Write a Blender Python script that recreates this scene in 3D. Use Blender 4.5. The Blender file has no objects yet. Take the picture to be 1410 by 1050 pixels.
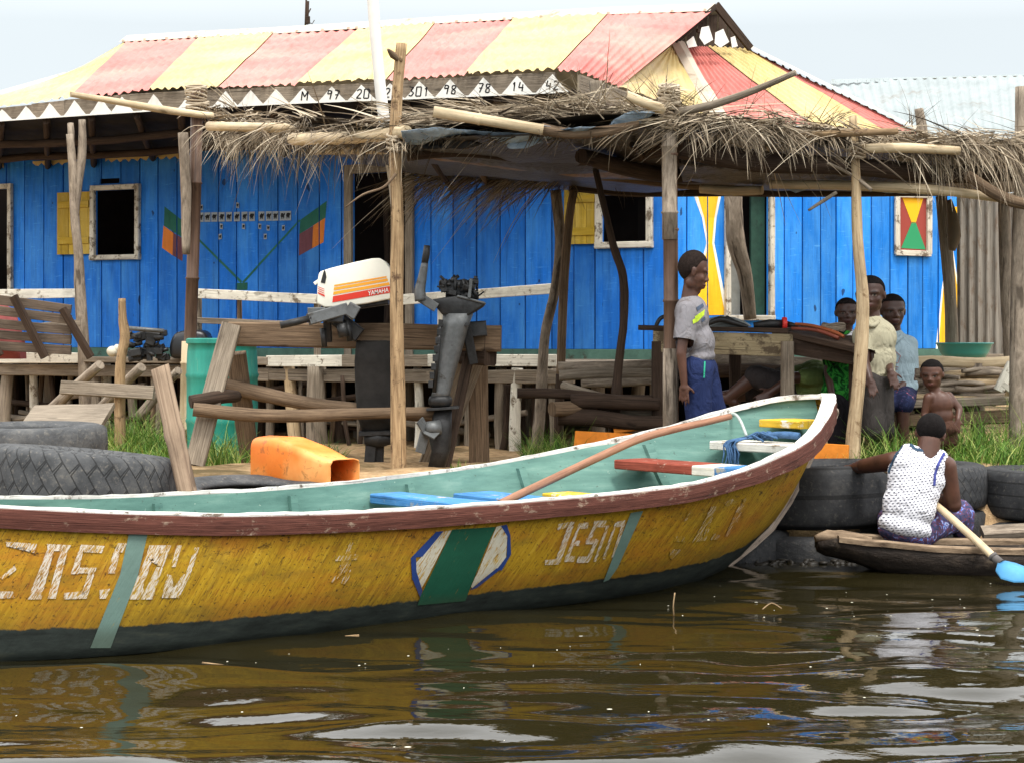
import bpy, bmesh, math, random
import numpy as np
from mathutils import Vector, Matrix, noise as mnoise
from mathutils.bvhtree import BVHTree
random.seed(7)
sc = bpy.context.scene
COL = sc.collection
# ---------------------------------------------------------------- camera
F, H, HC = 2600.0, 462.0, 1.3      # focal length and horizon in photo pixels, eye height in metres
cd = bpy.data.cameras.new("camera"); cam = bpy.data.objects.new("camera", cd); COL.objects.link(cam)
cam.location = (0, 0, HC); cam.rotation_euler = (math.pi/2, 0, 0)
cd.sensor_width = 36.0; cd.lens = 36.0*F/1410.0
cd.shift_y = -(525.0-H)/1410.0
cd.clip_start = .1; cd.clip_end = 2000
sc.camera = cam
# ---------------------------------------------------------------- sky, sun, exposure
SUN_EL, SUN_AZ = 64.0, 156.0       # degrees; azimuth clockwise from +Y: high behind the camera
W = bpy.data.worlds.new("World"); sc.world = W; W.use_nodes = True
wn = W.node_tree.nodes; wl = W.node_tree.links; wn.clear()
sky = wn.new('ShaderNodeTexSky'); sky.sky_type = 'NISHITA'; sky.sun_disc = False
sky.sun_elevation = math.radians(SUN_EL); sky.sun_rotation = math.radians(SUN_AZ)
sky.air_density = 1.0; sky.dust_density = 1.5; sky.ozone_density = 1.0; sky.altitude = 0
hs = wn.new('ShaderNodeHueSaturation'); hs.inputs['Saturation'].default_value = .45
bg = wn.new('ShaderNodeBackground'); bg.inputs['Strength'].default_value = .12
wo = wn.new('ShaderNodeOutputWorld')
# bright thin overcast drawn over the clear sky: a nearly even white veil with soft thicker patches
tc = wn.new('ShaderNodeTexCoord'); cn = wn.new('ShaderNodeTexNoise'); cn.inputs['Scale'].default_value = 2.2; cn.inputs['Detail'].default_value = 4
mp = wn.new('ShaderNodeMapping'); mp.inputs['Scale'].default_value = (1, 1, 2.5)
sx = wn.new('ShaderNodeSeparateXYZ'); wl.new(tc.outputs['Generated'], sx.inputs[0])
zr = wn.new('ShaderNodeMapRange'); zr.inputs['From Min'].default_value = .16; zr.inputs['From Max'].default_value = .40
wl.new(sx.outputs[2], zr.inputs[0])
cr = wn.new('ShaderNodeValToRGB')     # an overcast sky is about twice as bright overhead as at the horizon
cr.color_ramp.elements[0].color = (4.85, 5.3, 5.5, 1); cr.color_ramp.elements[1].color = (17.5, 17.6, 17.6, 1)
cm = wn.new('ShaderNodeMapRange'); cm.inputs['From Min'].default_value = .3; cm.inputs['From Max'].default_value = .7; cm.inputs['To Min'].default_value = .96; cm.inputs['To Max'].default_value = 1.05
cv = wn.new('ShaderNodeVectorMath'); cv.operation = 'SCALE'
mx = wn.new('ShaderNodeMix'); mx.data_type = 'RGBA'; mx.inputs[0].default_value = .85
wl.new(tc.outputs['Generated'], mp.inputs[0]); wl.new(mp.outputs[0], cn.inputs['Vector']); wl.new(cn.outputs['Fac'], cm.inputs[0]); wl.new(zr.outputs[0], cr.inputs[0]); wl.new(cr.outputs[0], cv.inputs[0]); wl.new(cm.outputs[0], cv.inputs['Scale'])
wl.new(sky.outputs[0], hs.inputs['Color']); wl.new(hs.outputs[0], mx.inputs[6]); wl.new(cv.outputs[0], mx.inputs[7])
wl.new(mx.outputs[2], bg.inputs[0]); wl.new(bg.outputs[0], wo.inputs[0])
ld = bpy.data.lights.new("sun", 'SUN'); ld.energy = 2.0; ld.angle = math.radians(14); ld.color = (1, .965, .91)
sun = bpy.data.objects.new("sun", ld); COL.objects.link(sun)
az, el = math.radians(SUN_AZ), math.radians(SUN_EL)
sdir = Vector((math.sin(az)*math.cos(el), math.cos(az)*math.cos(el), math.sin(el)))
sun.rotation_euler = sdir.to_track_quat('Z', 'Y').to_euler()
sun.location = sdir*60
vs = sc.view_settings; vs.view_transform = 'Standard'; vs.look = 'None'; vs.gamma = 1; vs.use_curve_mapping = False
vs.exposure = 0.54
sc.cycles.max_bounces = 8; sc.cycles.diffuse_bounces = 4; sc.cycles.glossy_bounces = 4; sc.cycles.caustics_reflective = False

# ---------------------------------------------------------------- helpers
def V(*a): return Vector(a)
def P(px, py, Y): return Vector(((px-705)*Y/F, Y, HC-(py-H)*Y/F))
def ray(px, py): return Vector(((px-705)/F, 1.0, -(py-H)/F))
def PZ(px, py, z): return P(px, py, (HC-z)*F/(py-H))
def on_plane(px, py, p0, n):
    d = ray(px, py); o = Vector((0, 0, HC))
    return o + d*((p0-o).dot(n)/d.dot(n))
def S(r, g, b):
    f = lambda c: c/12.92 if c <= .04045 else ((c+.055)/1.055)**2.4
    return (f(r/255), f(g/255), f(b/255), 1)
def rnd(a, b): return random.uniform(a, b)
def smooth_path(pts, n):
    """Catmull-Rom through pts, n points per span"""
    pts = [Vector(p) for p in pts]
    if len(pts) < 3 or n < 2: return pts
    out = []
    for i in range(len(pts)-1):
        p0 = pts[max(i-1, 0)]; p1 = pts[i]; p2 = pts[i+1]; p3 = pts[min(i+2, len(pts)-1)]
        for k in range(n):
            t = k/n
            out.append(.5*((2*p1)+(p2-p0)*t+(2*p0-5*p1+4*p2-p3)*t*t+(3*p1-p0-3*p2+p3)*t**3))
    out.append(pts[-1]); return out

class MB:
    """collects geometry, then links it as ONE mesh object"""
    def __init__(s): s.v=[]; s.f=[]; s.uv=[]; s.mi=[]; s.sm=[]
    def face(s, idx, uv=None, mi=0, sm=False):
        s.f.append(tuple(idx)); s.uv.append(uv or [(0,0)]*len(idx)); s.mi.append(mi); s.sm.append(sm)
    def quad(s, a, b, c, d, mi=0, uv=None):
        k=len(s.v); s.v += [Vector(a),Vector(b),Vector(c),Vector(d)]
        if uv is None:
            w=(s.v[k+1]-s.v[k]).length; h=(s.v[k+3]-s.v[k]).length; o=rnd(0,20)
            uv=[(o,o),(o+w,o),(o+w,o+h),(o,o+h)]
        s.face((k,k+1,k+2,k+3),uv,mi)
    def poly(s, pts, mi=0):
        k=len(s.v); s.v += [Vector(p) for p in pts]
        s.face(range(k,k+len(pts)),None,mi)
    def loft(s, rings, cap=True, mi=0, sm=True, vlen=None, uscale=None, close=True, off=None):
        n=len(rings[0]); k=len(s.v); o=rnd(0,30) if off is None else off
        for r in rings: s.v += [Vector(p) for p in r]
        vv=[0.0]
        for i in range(1,len(rings)):
            a=sum((Vector(p) for p in rings[i-1]),Vector())/n; b=sum((Vector(p) for p in rings[i]),Vector())/n
            vv.append(vv[-1]+(a-b).length)
        per=[0.0]
        r0=rings[len(rings)//2]
        for j in range(n): per.append(per[-1]+(Vector(r0[j])-Vector(r0[(j+1)%n])).length)
        for i in range(len(rings)-1):
            for j in range(n if close else n-1):
                a=k+i*n+j; b=k+i*n+(j+1)%n; c=k+(i+1)*n+(j+1)%n; d=k+(i+1)*n+j
                s.face((a,b,c,d),[(o+per[j],o+vv[i]),(o+per[j+1],o+vv[i]),(o+per[j+1],o+vv[i+1]),(o+per[j],o+vv[i+1])],mi,sm)
        if cap and close:
            for base,rev in ((k,True),(k+(len(rings)-1)*n,False)):
                idx=list(range(base,base+n))
                if rev: idx.reverse()
                c0=sum((s.v[i] for i in idx),Vector())/n
                s.face(idx,[(o+(s.v[i]-c0).x,o+(s.v[i]-c0).y+(s.v[i]-c0).z) for i in idx],mi,False)
    def tube(s, pts, r, n=10, cap=True, mi=0, jit=0.0, smooth=1, flat=1.0):
        pts=[Vector(p) for p in pts]
        if smooth>1 and len(pts)>2:
            m=len(pts); rr=r if hasattr(r,'__len__') else [r]*m
            npts=smooth_path(pts,smooth)
            r=[float(np.interp(i/smooth,range(m),rr)) for i in range(len(npts))]; pts=npts
        m=len(pts); rr=list(r) if hasattr(r,'__len__') else [r]*m
        if len(rr)!=m: rr=[float(np.interp(i/(m-1),np.linspace(0,1,len(rr)),rr)) for i in range(m)]
        t0=(pts[1]-pts[0]).normalized()
        u=t0.orthogonal().normalized(); rings=[]; ph=rnd(0,6)
        for i in range(m):
            t=(pts[min(i+1,m-1)]-pts[max(i-1,0)]).normalized()
            u=(u-t*u.dot(t)).normalized(); w=t.cross(u)
            ring=[]
            for j in range(n):
                a=2*math.pi*j/n
                q=rr[i]*(1+jit*(.6*math.sin(2*a+ph+i*.7)+rnd(-.5,.5)))
                ring.append(pts[i]+u*(q*math.cos(a))+w*(q*math.sin(a)*flat))
            rings.append(ring)
        s.loft(rings,cap,mi,True)
    def bamboo(s, p0, p1, r, n=10, node=.35, bend=0, mi=0):
        p0=Vector(p0);p1=Vector(p1);L=(p1-p0).length;ax=(p1-p0)/L
        side=ax.orthogonal().normalized(); ts=[0]; x=rnd(.1,node)
        pts=[];rs=[]
        def add(d,q):
            t=d/L; pts.append(p0+ax*d+side*(bend*math.sin(math.pi*t))); rs.append(q)
        add(0,r)
        while x<L-.05:
            add(x-.012,r*.985);add(x-.006,r*1.10);add(x+.003,r*1.10);add(x+.01,r*.97); x+=node*rnd(.85,1.15)
        add(L,r*.95)
        s.tube(pts,rs,n,mi=mi)
    def plank(s, p0, p1, w, t, up=(0,0,1), seg=None, jit=.0, ch=None, mi=0, bow=0):
        """board from p0 to p1; w across, t along up; slightly chamfered and uneven"""
        p0=Vector(p0);p1=Vector(p1);ax=(p1-p0).normalized();up=Vector(up)
        up=(up-ax*up.dot(ax)).normalized(); sd=ax.cross(up)
        L=(p1-p0).length; seg=seg or max(1,int(L/.35)) if jit or bow else 1
        ch=min(w,t)*.12 if ch is None else ch
        rings=[]
        for i in range(seg+1):
            f=i/seg; c=p0.lerp(p1,f)+up*(bow*math.sin(math.pi*f)); ring=[]
            dw=w/2+rnd(-jit,jit)*.7; dt=t/2+rnd(-jit,jit)*.4; c=c+sd*rnd(-jit,jit)*.4+up*rnd(-jit,jit)*.5
            for a,b in ((-1,-1),(1,-1),(1,1),(-1,1)):
                if a*b>0: q=((a*dw-a*0,b*(dt-ch)),(a*(dw-ch),b*dt))
                else: q=((a*(dw-ch),b*dt),(a*dw,b*(dt-ch)))
                if (a,b)==(-1,-1): q=((-dw,-(dt-ch)),(-(dw-ch),-dt))
                if (a,b)==(1,-1): q=((dw-ch,-dt),(dw,-(dt-ch)))
                if (a,b)==(1,1): q=((dw,dt-ch),(dw-ch,dt))
                if (a,b)==(-1,1): q=((-(dw-ch),dt),(-dw,dt-ch))
                for x,y in q: ring.append(c+sd*x+up*y)
            rings.append(ring)
        s.loft(rings,True,mi,False)
    def box(s, c, sx, sy, sz, R=None, mi=0, ch=None):
        c=Vector(c); R=R or Matrix.Identity(3)
        s.plank(c-R@V(sx/2,0,0),c+R@V(sx/2,0,0),sy,sz,R@V(0,0,1),ch=ch,mi=mi)
    def ell(s, c, r, R=None, n=14, m=10, mi=0):
        c=Vector(c); R=R or Matrix.Identity(3); r=(r,r,r) if not hasattr(r,'__len__') else r
        rings=[]
        for i in range(m+1):
            a=math.pi*(i/m); a=min(max(a,.02),math.pi-.02)
            rings.append([c+R@V(r[0]*math.sin(a)*math.cos(2*math.pi*j/n),r[1]*math.sin(a)*math.sin(2*math.pi*j/n),-r[2]*math.cos(a)) for j in range(n)])
        s.loft(rings,True,mi,True)
    def capsule(s, p0, p1, r0, r1, n=14, flat=None):
        """tapered limb with round ends; flat=(axis vector, factor) squeezes it along one direction"""
        p0=Vector(p0);p1=Vector(p1);ax=(p1-p0);L=ax.length
        if L<1e-5: return s.ell(p0,r0)
        ax/=L; u=ax.orthogonal().normalized();
        if flat:
            u=Vector(flat[0]); u=(u-ax*u.dot(ax)).normalized()
        w=ax.cross(u); fu=flat[1] if flat else 1
        prof=[]
        for i in range(5): a=math.pi/2*(1-i/5)*.98; prof.append((-r0*math.sin(a),r0*math.cos(a)))
        prof.append((0,r0)); prof.append((L,r1))
        for i in range(1,6): a=math.pi/2*(i/5)*.98; prof.append((L+r1*math.sin(a),r1*math.cos(a)))
        s.loft([[p0+ax*d+u*(q*fu*math.cos(2*math.pi*j/n))+w*(q*math.sin(2*math.pi*j/n)) for j in range(n)] for d,q in prof],True)
    def build(s, name, mats, parent=None, org=None, clean=False):
        me=bpy.data.meshes.new(name); o=bpy.data.objects.new(name,me); COL.objects.link(o)
        root=parent
        while root is not None and root.parent is not None: root=root.parent
        off=Vector(root.location) if root is not None else (Vector(org) if org is not None else Vector())
        me.from_pydata([tuple(Vector(v)-off) for v in s.v],[],s.f)
        if root is None: o.location=off
        if parent is not None: o.parent=parent
        mats=mats if isinstance(mats,(list,tuple)) else [mats]
        for m in mats: me.materials.append(m)
        ul=me.uv_layers.new(name="UVMap")
        flat=[c for f in s.uv for uv in f for c in uv]
        ul.data.foreach_set('uv',flat)
        me.polygons.foreach_set('material_index',s.mi); me.polygons.foreach_set('use_smooth',s.sm)
        me.update(); 
        return o
def thing(name, label, cat, loc=(0,0,0), group=None):
    o=bpy.data.objects.new(name,None); COL.objects.link(o); o.location=loc; o.empty_display_size=.2
    o['label']=label; o['category']=cat
    if group: o['group']=group
    return o
def tag(o, label, cat, group=None):
    o['label']=label; o['category']=cat
    if group: o['group']=group
    return o
def kind(o,k): o['kind']=k; return o
def copy_tree(o, parent=None):
    c=o.copy(); COL.objects.link(c); c.parent=parent
    for ch in [x for x in bpy.data.objects if x.parent==o]: copy_tree(ch,c)
    return c
def mesh_from(o):
    """freeze the modifiers of o into its mesh"""
    dg=bpy.context.evaluated_depsgraph_get(); ev=o.evaluated_get(dg)
    me=bpy.data.meshes.new_from_object(ev); old=o.data; o.modifiers.clear(); o.data=me
    me.name=o.name; bpy.data.meshes.remove(old); return o
def fuse(o, voxel, smooth=6, fac=.5):
    """union of overlapping lumps -> one continuous smooth surface"""
    m=o.modifiers.new('r','REMESH'); m.mode='VOXEL'; m.voxel_size=voxel; m.use_smooth_shade=True
    k=o.modifiers.new('s','SMOOTH'); k.factor=fac; k.iterations=smooth
    bpy.context.view_layer.update()
    mats=list(o.data.materials); mesh_from(o)
    o.data.materials.clear()
    for x in mats: o.data.materials.append(x)
    o.data.polygons.foreach_set('use_smooth',[True]*len(o.data.polygons))
    return o
# ---------------------------------------------------------------- material helpers
class NT:
    def __init__(s,name):
        s.m=bpy.data.materials.new(name); s.m.use_nodes=True; s.t=s.m.node_tree; s.n=s.t.nodes
        s.b=s.n['Principled BSDF']; s.out=s.n['Material Output']
    def add(s,typ,**kw):
        x=s.n.new(typ)
        for k,v in kw.items():
            if k.startswith('i_'): x.inputs[k[2:].replace('_',' ')].default_value=v
            else: setattr(x,k,v)
        return x
    def link(s,a,b): s.t.links.new(a,b)
    def coord(s,which='UV'):
        return s.add('ShaderNodeTexCoord').outputs[which]
    def mapping(s,src,scale=(1,1,1),rot=(0,0,0),loc=(0,0,0)):
        x=s.add('ShaderNodeMapping'); x.inputs['Scale'].default_value=scale; x.inputs['Rotation'].default_value=rot; x.inputs['Location'].default_value=loc
        s.link(src,x.inputs['Vector']); return x.outputs[0]
    def noise(s,vec,scale=5,detail=4,rough=.6,dist=0,dim='3D'):
        x=s.add('ShaderNodeTexNoise'); x.noise_dimensions=dim
        x.inputs['Scale'].default_value=scale; x.inputs['Detail'].default_value=detail; x.inputs['Roughness'].default_value=rough; x.inputs['Distortion'].default_value=dist
        if vec is not None: s.link(vec,x.inputs['Vector'])
        return x.outputs['Fac']
    def ramp(s,fac,stops,interp='LINEAR'):
        x=s.add('ShaderNodeValToRGB'); x.color_ramp.interpolation=interp
        els=x.color_ramp.elements
        while len(els)<len(stops): els.new(.5)
        for e,(p,c) in zip(els,stops):
            e.position=p; e.color=c if hasattr(c,'__len__') else (c,c,c,1)
        s.link(fac,x.inputs[0]); return x.outputs[0]
    def mix(s,fac,a,b,mode='MIX'):
        x=s.add('ShaderNodeMix'); x.data_type='RGBA'; x.blend_type=mode
        for val,i in ((fac,0),(a,6),(b,7)):
            if hasattr(val,'is_linked') or hasattr(val,'links'): s.link(val,x.inputs[i])
            else: x.inputs[i].default_value=val
        return x.outputs[2]
    def math(s,op,a,b=None,clamp=False):
        x=s.add('ShaderNodeMath'); x.operation=op; x.use_clamp=clamp
        for i,val in enumerate((a,b)):
            if val is None: continue
            if hasattr(val,'links'): s.link(val,x.inputs[i])
            else: x.inputs[i].default_value=val
        return x.outputs[0]
    def rand(s): return s.add('ShaderNodeNewGeometry').outputs['Random Per Island']
    def bump(s,h,strength=.4,dist=.01,chain=None):
        x=s.add('ShaderNodeBump'); x.inputs['Strength'].default_value=strength; x.inputs['Distance'].default_value=dist
        s.link(h,x.inputs['Height'])
        if chain: s.link(chain,x.inputs['Normal'])
        s.link(x.outputs[0],s.b.inputs['Normal']); return x.outputs[0]
    def color(s,c):
        if hasattr(c,'links'): s.link(c,s.b.inputs['Base Color'])
        else: s.b.inputs['Base Color'].default_value=c
        return s.m
    def rough(s,r,spec=.3):
        if hasattr(r,'links'): s.link(r,s.b.inputs['Roughness'])
        else: s.b.inputs['Roughness'].default_value=r
        s.b.inputs['Specular IOR Level'].default_value=spec
def wood(name,c1,c2,rough=.85,sx=45,sy=2.2,bump=.5,var=.35,stain=None,crack=.75,spec=.2):
    """weathered timber: fine grain along v of the UV map, splits, blotches, knots, each board its own tone"""
    t=NT(name); uv=t.coord('UV')
    g=t.noise(t.mapping(uv,(sx*2.4,sy*1.6,1)),1,6,.7,.5)
    c=t.ramp(g,[(.28,c1),(.72,c2)])
    big=t.noise(t.mapping(uv,(6,2.2,1)),1,5,.68,.3)
    c=t.mix(.7,c,t.ramp(big,[(.32,(.42,.40,.39,1)),(.5,(.85,.84,.83,1)),(.7,(1.1,1.1,1.1,1))]),'MULTIPLY')
    cr=t.noise(t.mapping(uv,(sx*2.2,sy*.45,1)),1,3,.55,.9)
    c=t.mix(crack,c,t.ramp(cr,[(.33,(.16,.14,.13,1)),(.40,(1,1,1,1))]),'MULTIPLY')
    fl=t.noise(t.mapping(uv,(90,40,1),loc=(5,2,0)),1,5,.75)
    c=t.mix(t.ramp(fl,[(.62,0),(.70,.55)]),c,tuple(x*.35 for x in c1[:3])+(1,)); c=t.mix(t.ramp(fl,[(.28,.45),(.36,0)]),c,tuple(min(.8,x*1.25+.02) for x in c2[:3])+(1,))
    kn=t.noise(t.mapping(uv,(11,3.2,1),loc=(3,8,0)),1,2,.4,.3)
    c=t.mix(t.ramp(kn,[(.70,0),(.735,.7)]),c,tuple(x*.4 for x in c1[:3])+(1,))
    if stain:
        st=t.noise(t.mapping(uv,(9,7,1)),1,7,.74,.2)
        c=t.mix(t.ramp(st,[(stain[1]-.06,0),(stain[1]+.02,1)]),c,stain[0])
    r=t.math('ADD',t.math('MULTIPLY',t.rand(),var),1-var/2)
    rc=t.add('ShaderNodeCombineColor')
    for i in range(3): t.link(r,rc.inputs[i])
    c=t.mix(1.0,c,rc.outputs[0],'MULTIPLY')
    t.color(c); t.rough(rough,spec); t.bump(t.math('ADD',g,cr),bump,.006)
    return t.m
def plain(name,c,rough=.6,spec=.4,metal=0,var=.25,nscale=8,bump=.15,dirt=None,coord='Object'):
    t=NT(name); co=t.coord(coord)
    n=t.noise(co,nscale,6,.65)
    lo=tuple(x*(1-var) for x in c[:3])+(1,); hi=tuple(min(1,x*(1+var*.6)) for x in c[:3])+(1,)
    cc=t.ramp(n,[(.3,lo),(.7,hi)])
    if dirt:
        d=t.noise(co,nscale*.6,7,.72,.3)
        cc=t.mix(t.ramp(d,[(dirt[1],0),(dirt[1]+.12,1)]),cc,dirt[0])
    t.color(cc); t.rough(t.ramp(n,[(.2,min(1,rough+.12)),(.8,max(0,rough-.12))]),spec); t.b.inputs['Metallic'].default_value=metal
    if bump: t.bump(t.noise(co,nscale*6,5,.6),bump,.004)
    return t.m
M={}
M['grey_wood']=wood('weathered grey wood',S(92,82,70),S(165,152,134))
M['brown_wood']=wood('brown wood',S(74,58,45),S(142,120,96))
M['dark_wood']=wood('dark wood',S(38,29,23),S(82,66,54))
M['pale_pole']=wood('peeled pale pole',S(158,132,98),S(216,194,158),sx=26,sy=2.2,bump=.5,crack=.7,stain=(S(120,96,70),.63))
M['tan_pole']=wood('tan pole',S(112,88,62),S(190,162,124),sx=26,sy=2.4,bump=.6,crack=.85,stain=(S(84,64,48),.62))
M['bark_pole']=wood('barked grey pole',S(96,84,72),S(172,158,140),sx=14,sy=5,bump=.8)
M['white_board']=wood('worn white painted board',S(196,190,174),S(232,228,214),stain=(S(110,98,82),.60),crack=.45,var=.15,bump=.3)
M['bamboo']=wood('bamboo',S(172,148,112),S(224,206,172),sx=20,sy=.8,bump=.15,crack=.25,rough=.55,var=.25)
M['bamboo_dark']=wood('dark bamboo',S(74,55,44),S(116,92,76),sx=20,sy=.8,bump=.15,crack=.3,rough=.5,var=.2)
M['metal_dark']=plain('dark engine metal',S(52,52,52),.5,.5,.55,.5,20,.25,(S(30,25,20),.56))
M['metal_grey']=plain('grey cast metal',S(96,98,98),.5,.5,.4,.35,18,.2,(S(55,50,44),.57))
# ================================================================ setting: water, ground
def water_material():
    t=NT('brown lagoon water'); co=t.coord('Object')
    t.color((.014,.0115,.004,1)); t.rough(.02,.5); t.b.inputs['IOR'].default_value=1.33
    n3=t.noise(t.mapping(co,(1,1.7,1),loc=(7,1,0)),13,2,.5)
    n4=t.noise(t.mapping(co,(1,1.5,1),loc=(1,5,0)),45,2,.5)
    t.bump(t.math('ADD',n3,t.math('MULTIPLY',n4,.15)),.5,.0016)
    return t.m
M['water']=water_material()
def wave(x,y):
    a=float(np.interp(y,[5.5,7,8.5,10.5],[2.3,1.9,1.1,.45]))
    q=mnoise.noise(V(x*.5+.3*y,y*1.0,0))*.024+mnoise.noise(V(x*.95+5-.2*y,y*2.7,4))*.0185+mnoise.noise(V(x*1.7+.4*y,y*4.6,9))*.0085+mnoise.noise(V(x*3.5-.5*y,y*9.5,14))*.0022
    return a*q
mb=MB(); wx=[-300,-60,-12]+list(np.arange(-4.6,4.61,.03))+[12,60,300]; wy=[-20,0,3.5]+list(np.arange(4.6,11.6,.03))+[14,40,400]
for y in wy:
    for x in wx: mb.v.append(V(x,y,wave(x,y) if abs(x)<4.55 and 4.65<y<11.55 else 0))
n=len(wx)
for i in range(len(wy)-1):
    for j in range(n-1): mb.face((i*n+j,i*n+j+1,(i+1)*n+j+1,(i+1)*n+j),None,0,True)
kind(mb.build('water',M['water']),'structure')
def ground_material():
    t=NT('sandy bank'); co=t.coord('Object')
    n=t.noise(co,1.3,6,.65); n2=t.noise(co,14,6,.7); n3=t.noise(co,60,4,.7)
    c=t.ramp(n2,[(.3,S(150,118,84)),(.55,S(196,164,124)),(.8,S(222,196,160))])
    c=t.mix(t.ramp(n,[(.45,0),(.62,1)]),c,S(98,84,58))
    c=t.mix(t.ramp(n3,[(.66,0),(.72,1)]),c,S(80,66,50))
    t.color(c); t.rough(.95,.1); t.bump(t.math('ADD',n2,n3),.8,.03)
    return t.m
M['ground']=ground_material()
EDGE=[(-14,8.8),(-4.2,9.0),(-2.6,9.75),(-1.2,10.55),(0,11.1),(1.2,11.35),(3,11.2),(14,11.0)]
def edge_y(x): return float(np.interp(x,[e[0] for e in EDGE],[e[1] for e in EDGE]))
def ground_z(x,y):
    d=y-edge_y(x)
    if d<.25: return -.35+.75*max(0,(d+.35)/.6)
    z=.40+.08*min(1,(d-.25)/.5)
    if y>12: z-= .13*min(1,(y-12)/2.5)
    return z+.035*mnoise.noise(V(x*1.7,y*1.7,0))+.02*mnoise.noise(V(x*5,y*5,2))
mb=MB(); xs=list(np.arange(-9,9.01,.16)); ds=[-.5,-.35,-.2,-.05,.1,.25]+list(np.arange(.4,4.5,.16))+list(np.arange(4.6,14,.6))
xs=[-120,-40,-15]+xs+[15,40,120]; ds=ds+[25,60,200,380]
for d in ds:
    for x in xs:
        y=edge_y(max(-14,min(14,x)))+d; z=ground_z(x,y) if abs(x)<14 else (.35 if d>.3 else -.35+.7*max(0,(d+.5)/.8))
        mb.v.append(V(x,y,z))
n=len(xs)
for i in range(len(ds)-1):
    for j in range(n-1): mb.face((i*n+j,i*n+j+1,(i+1)*n+j+1,(i+1)*n+j),None,0,True)
kind(mb.build('ground',M['ground']),'structure')
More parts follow.
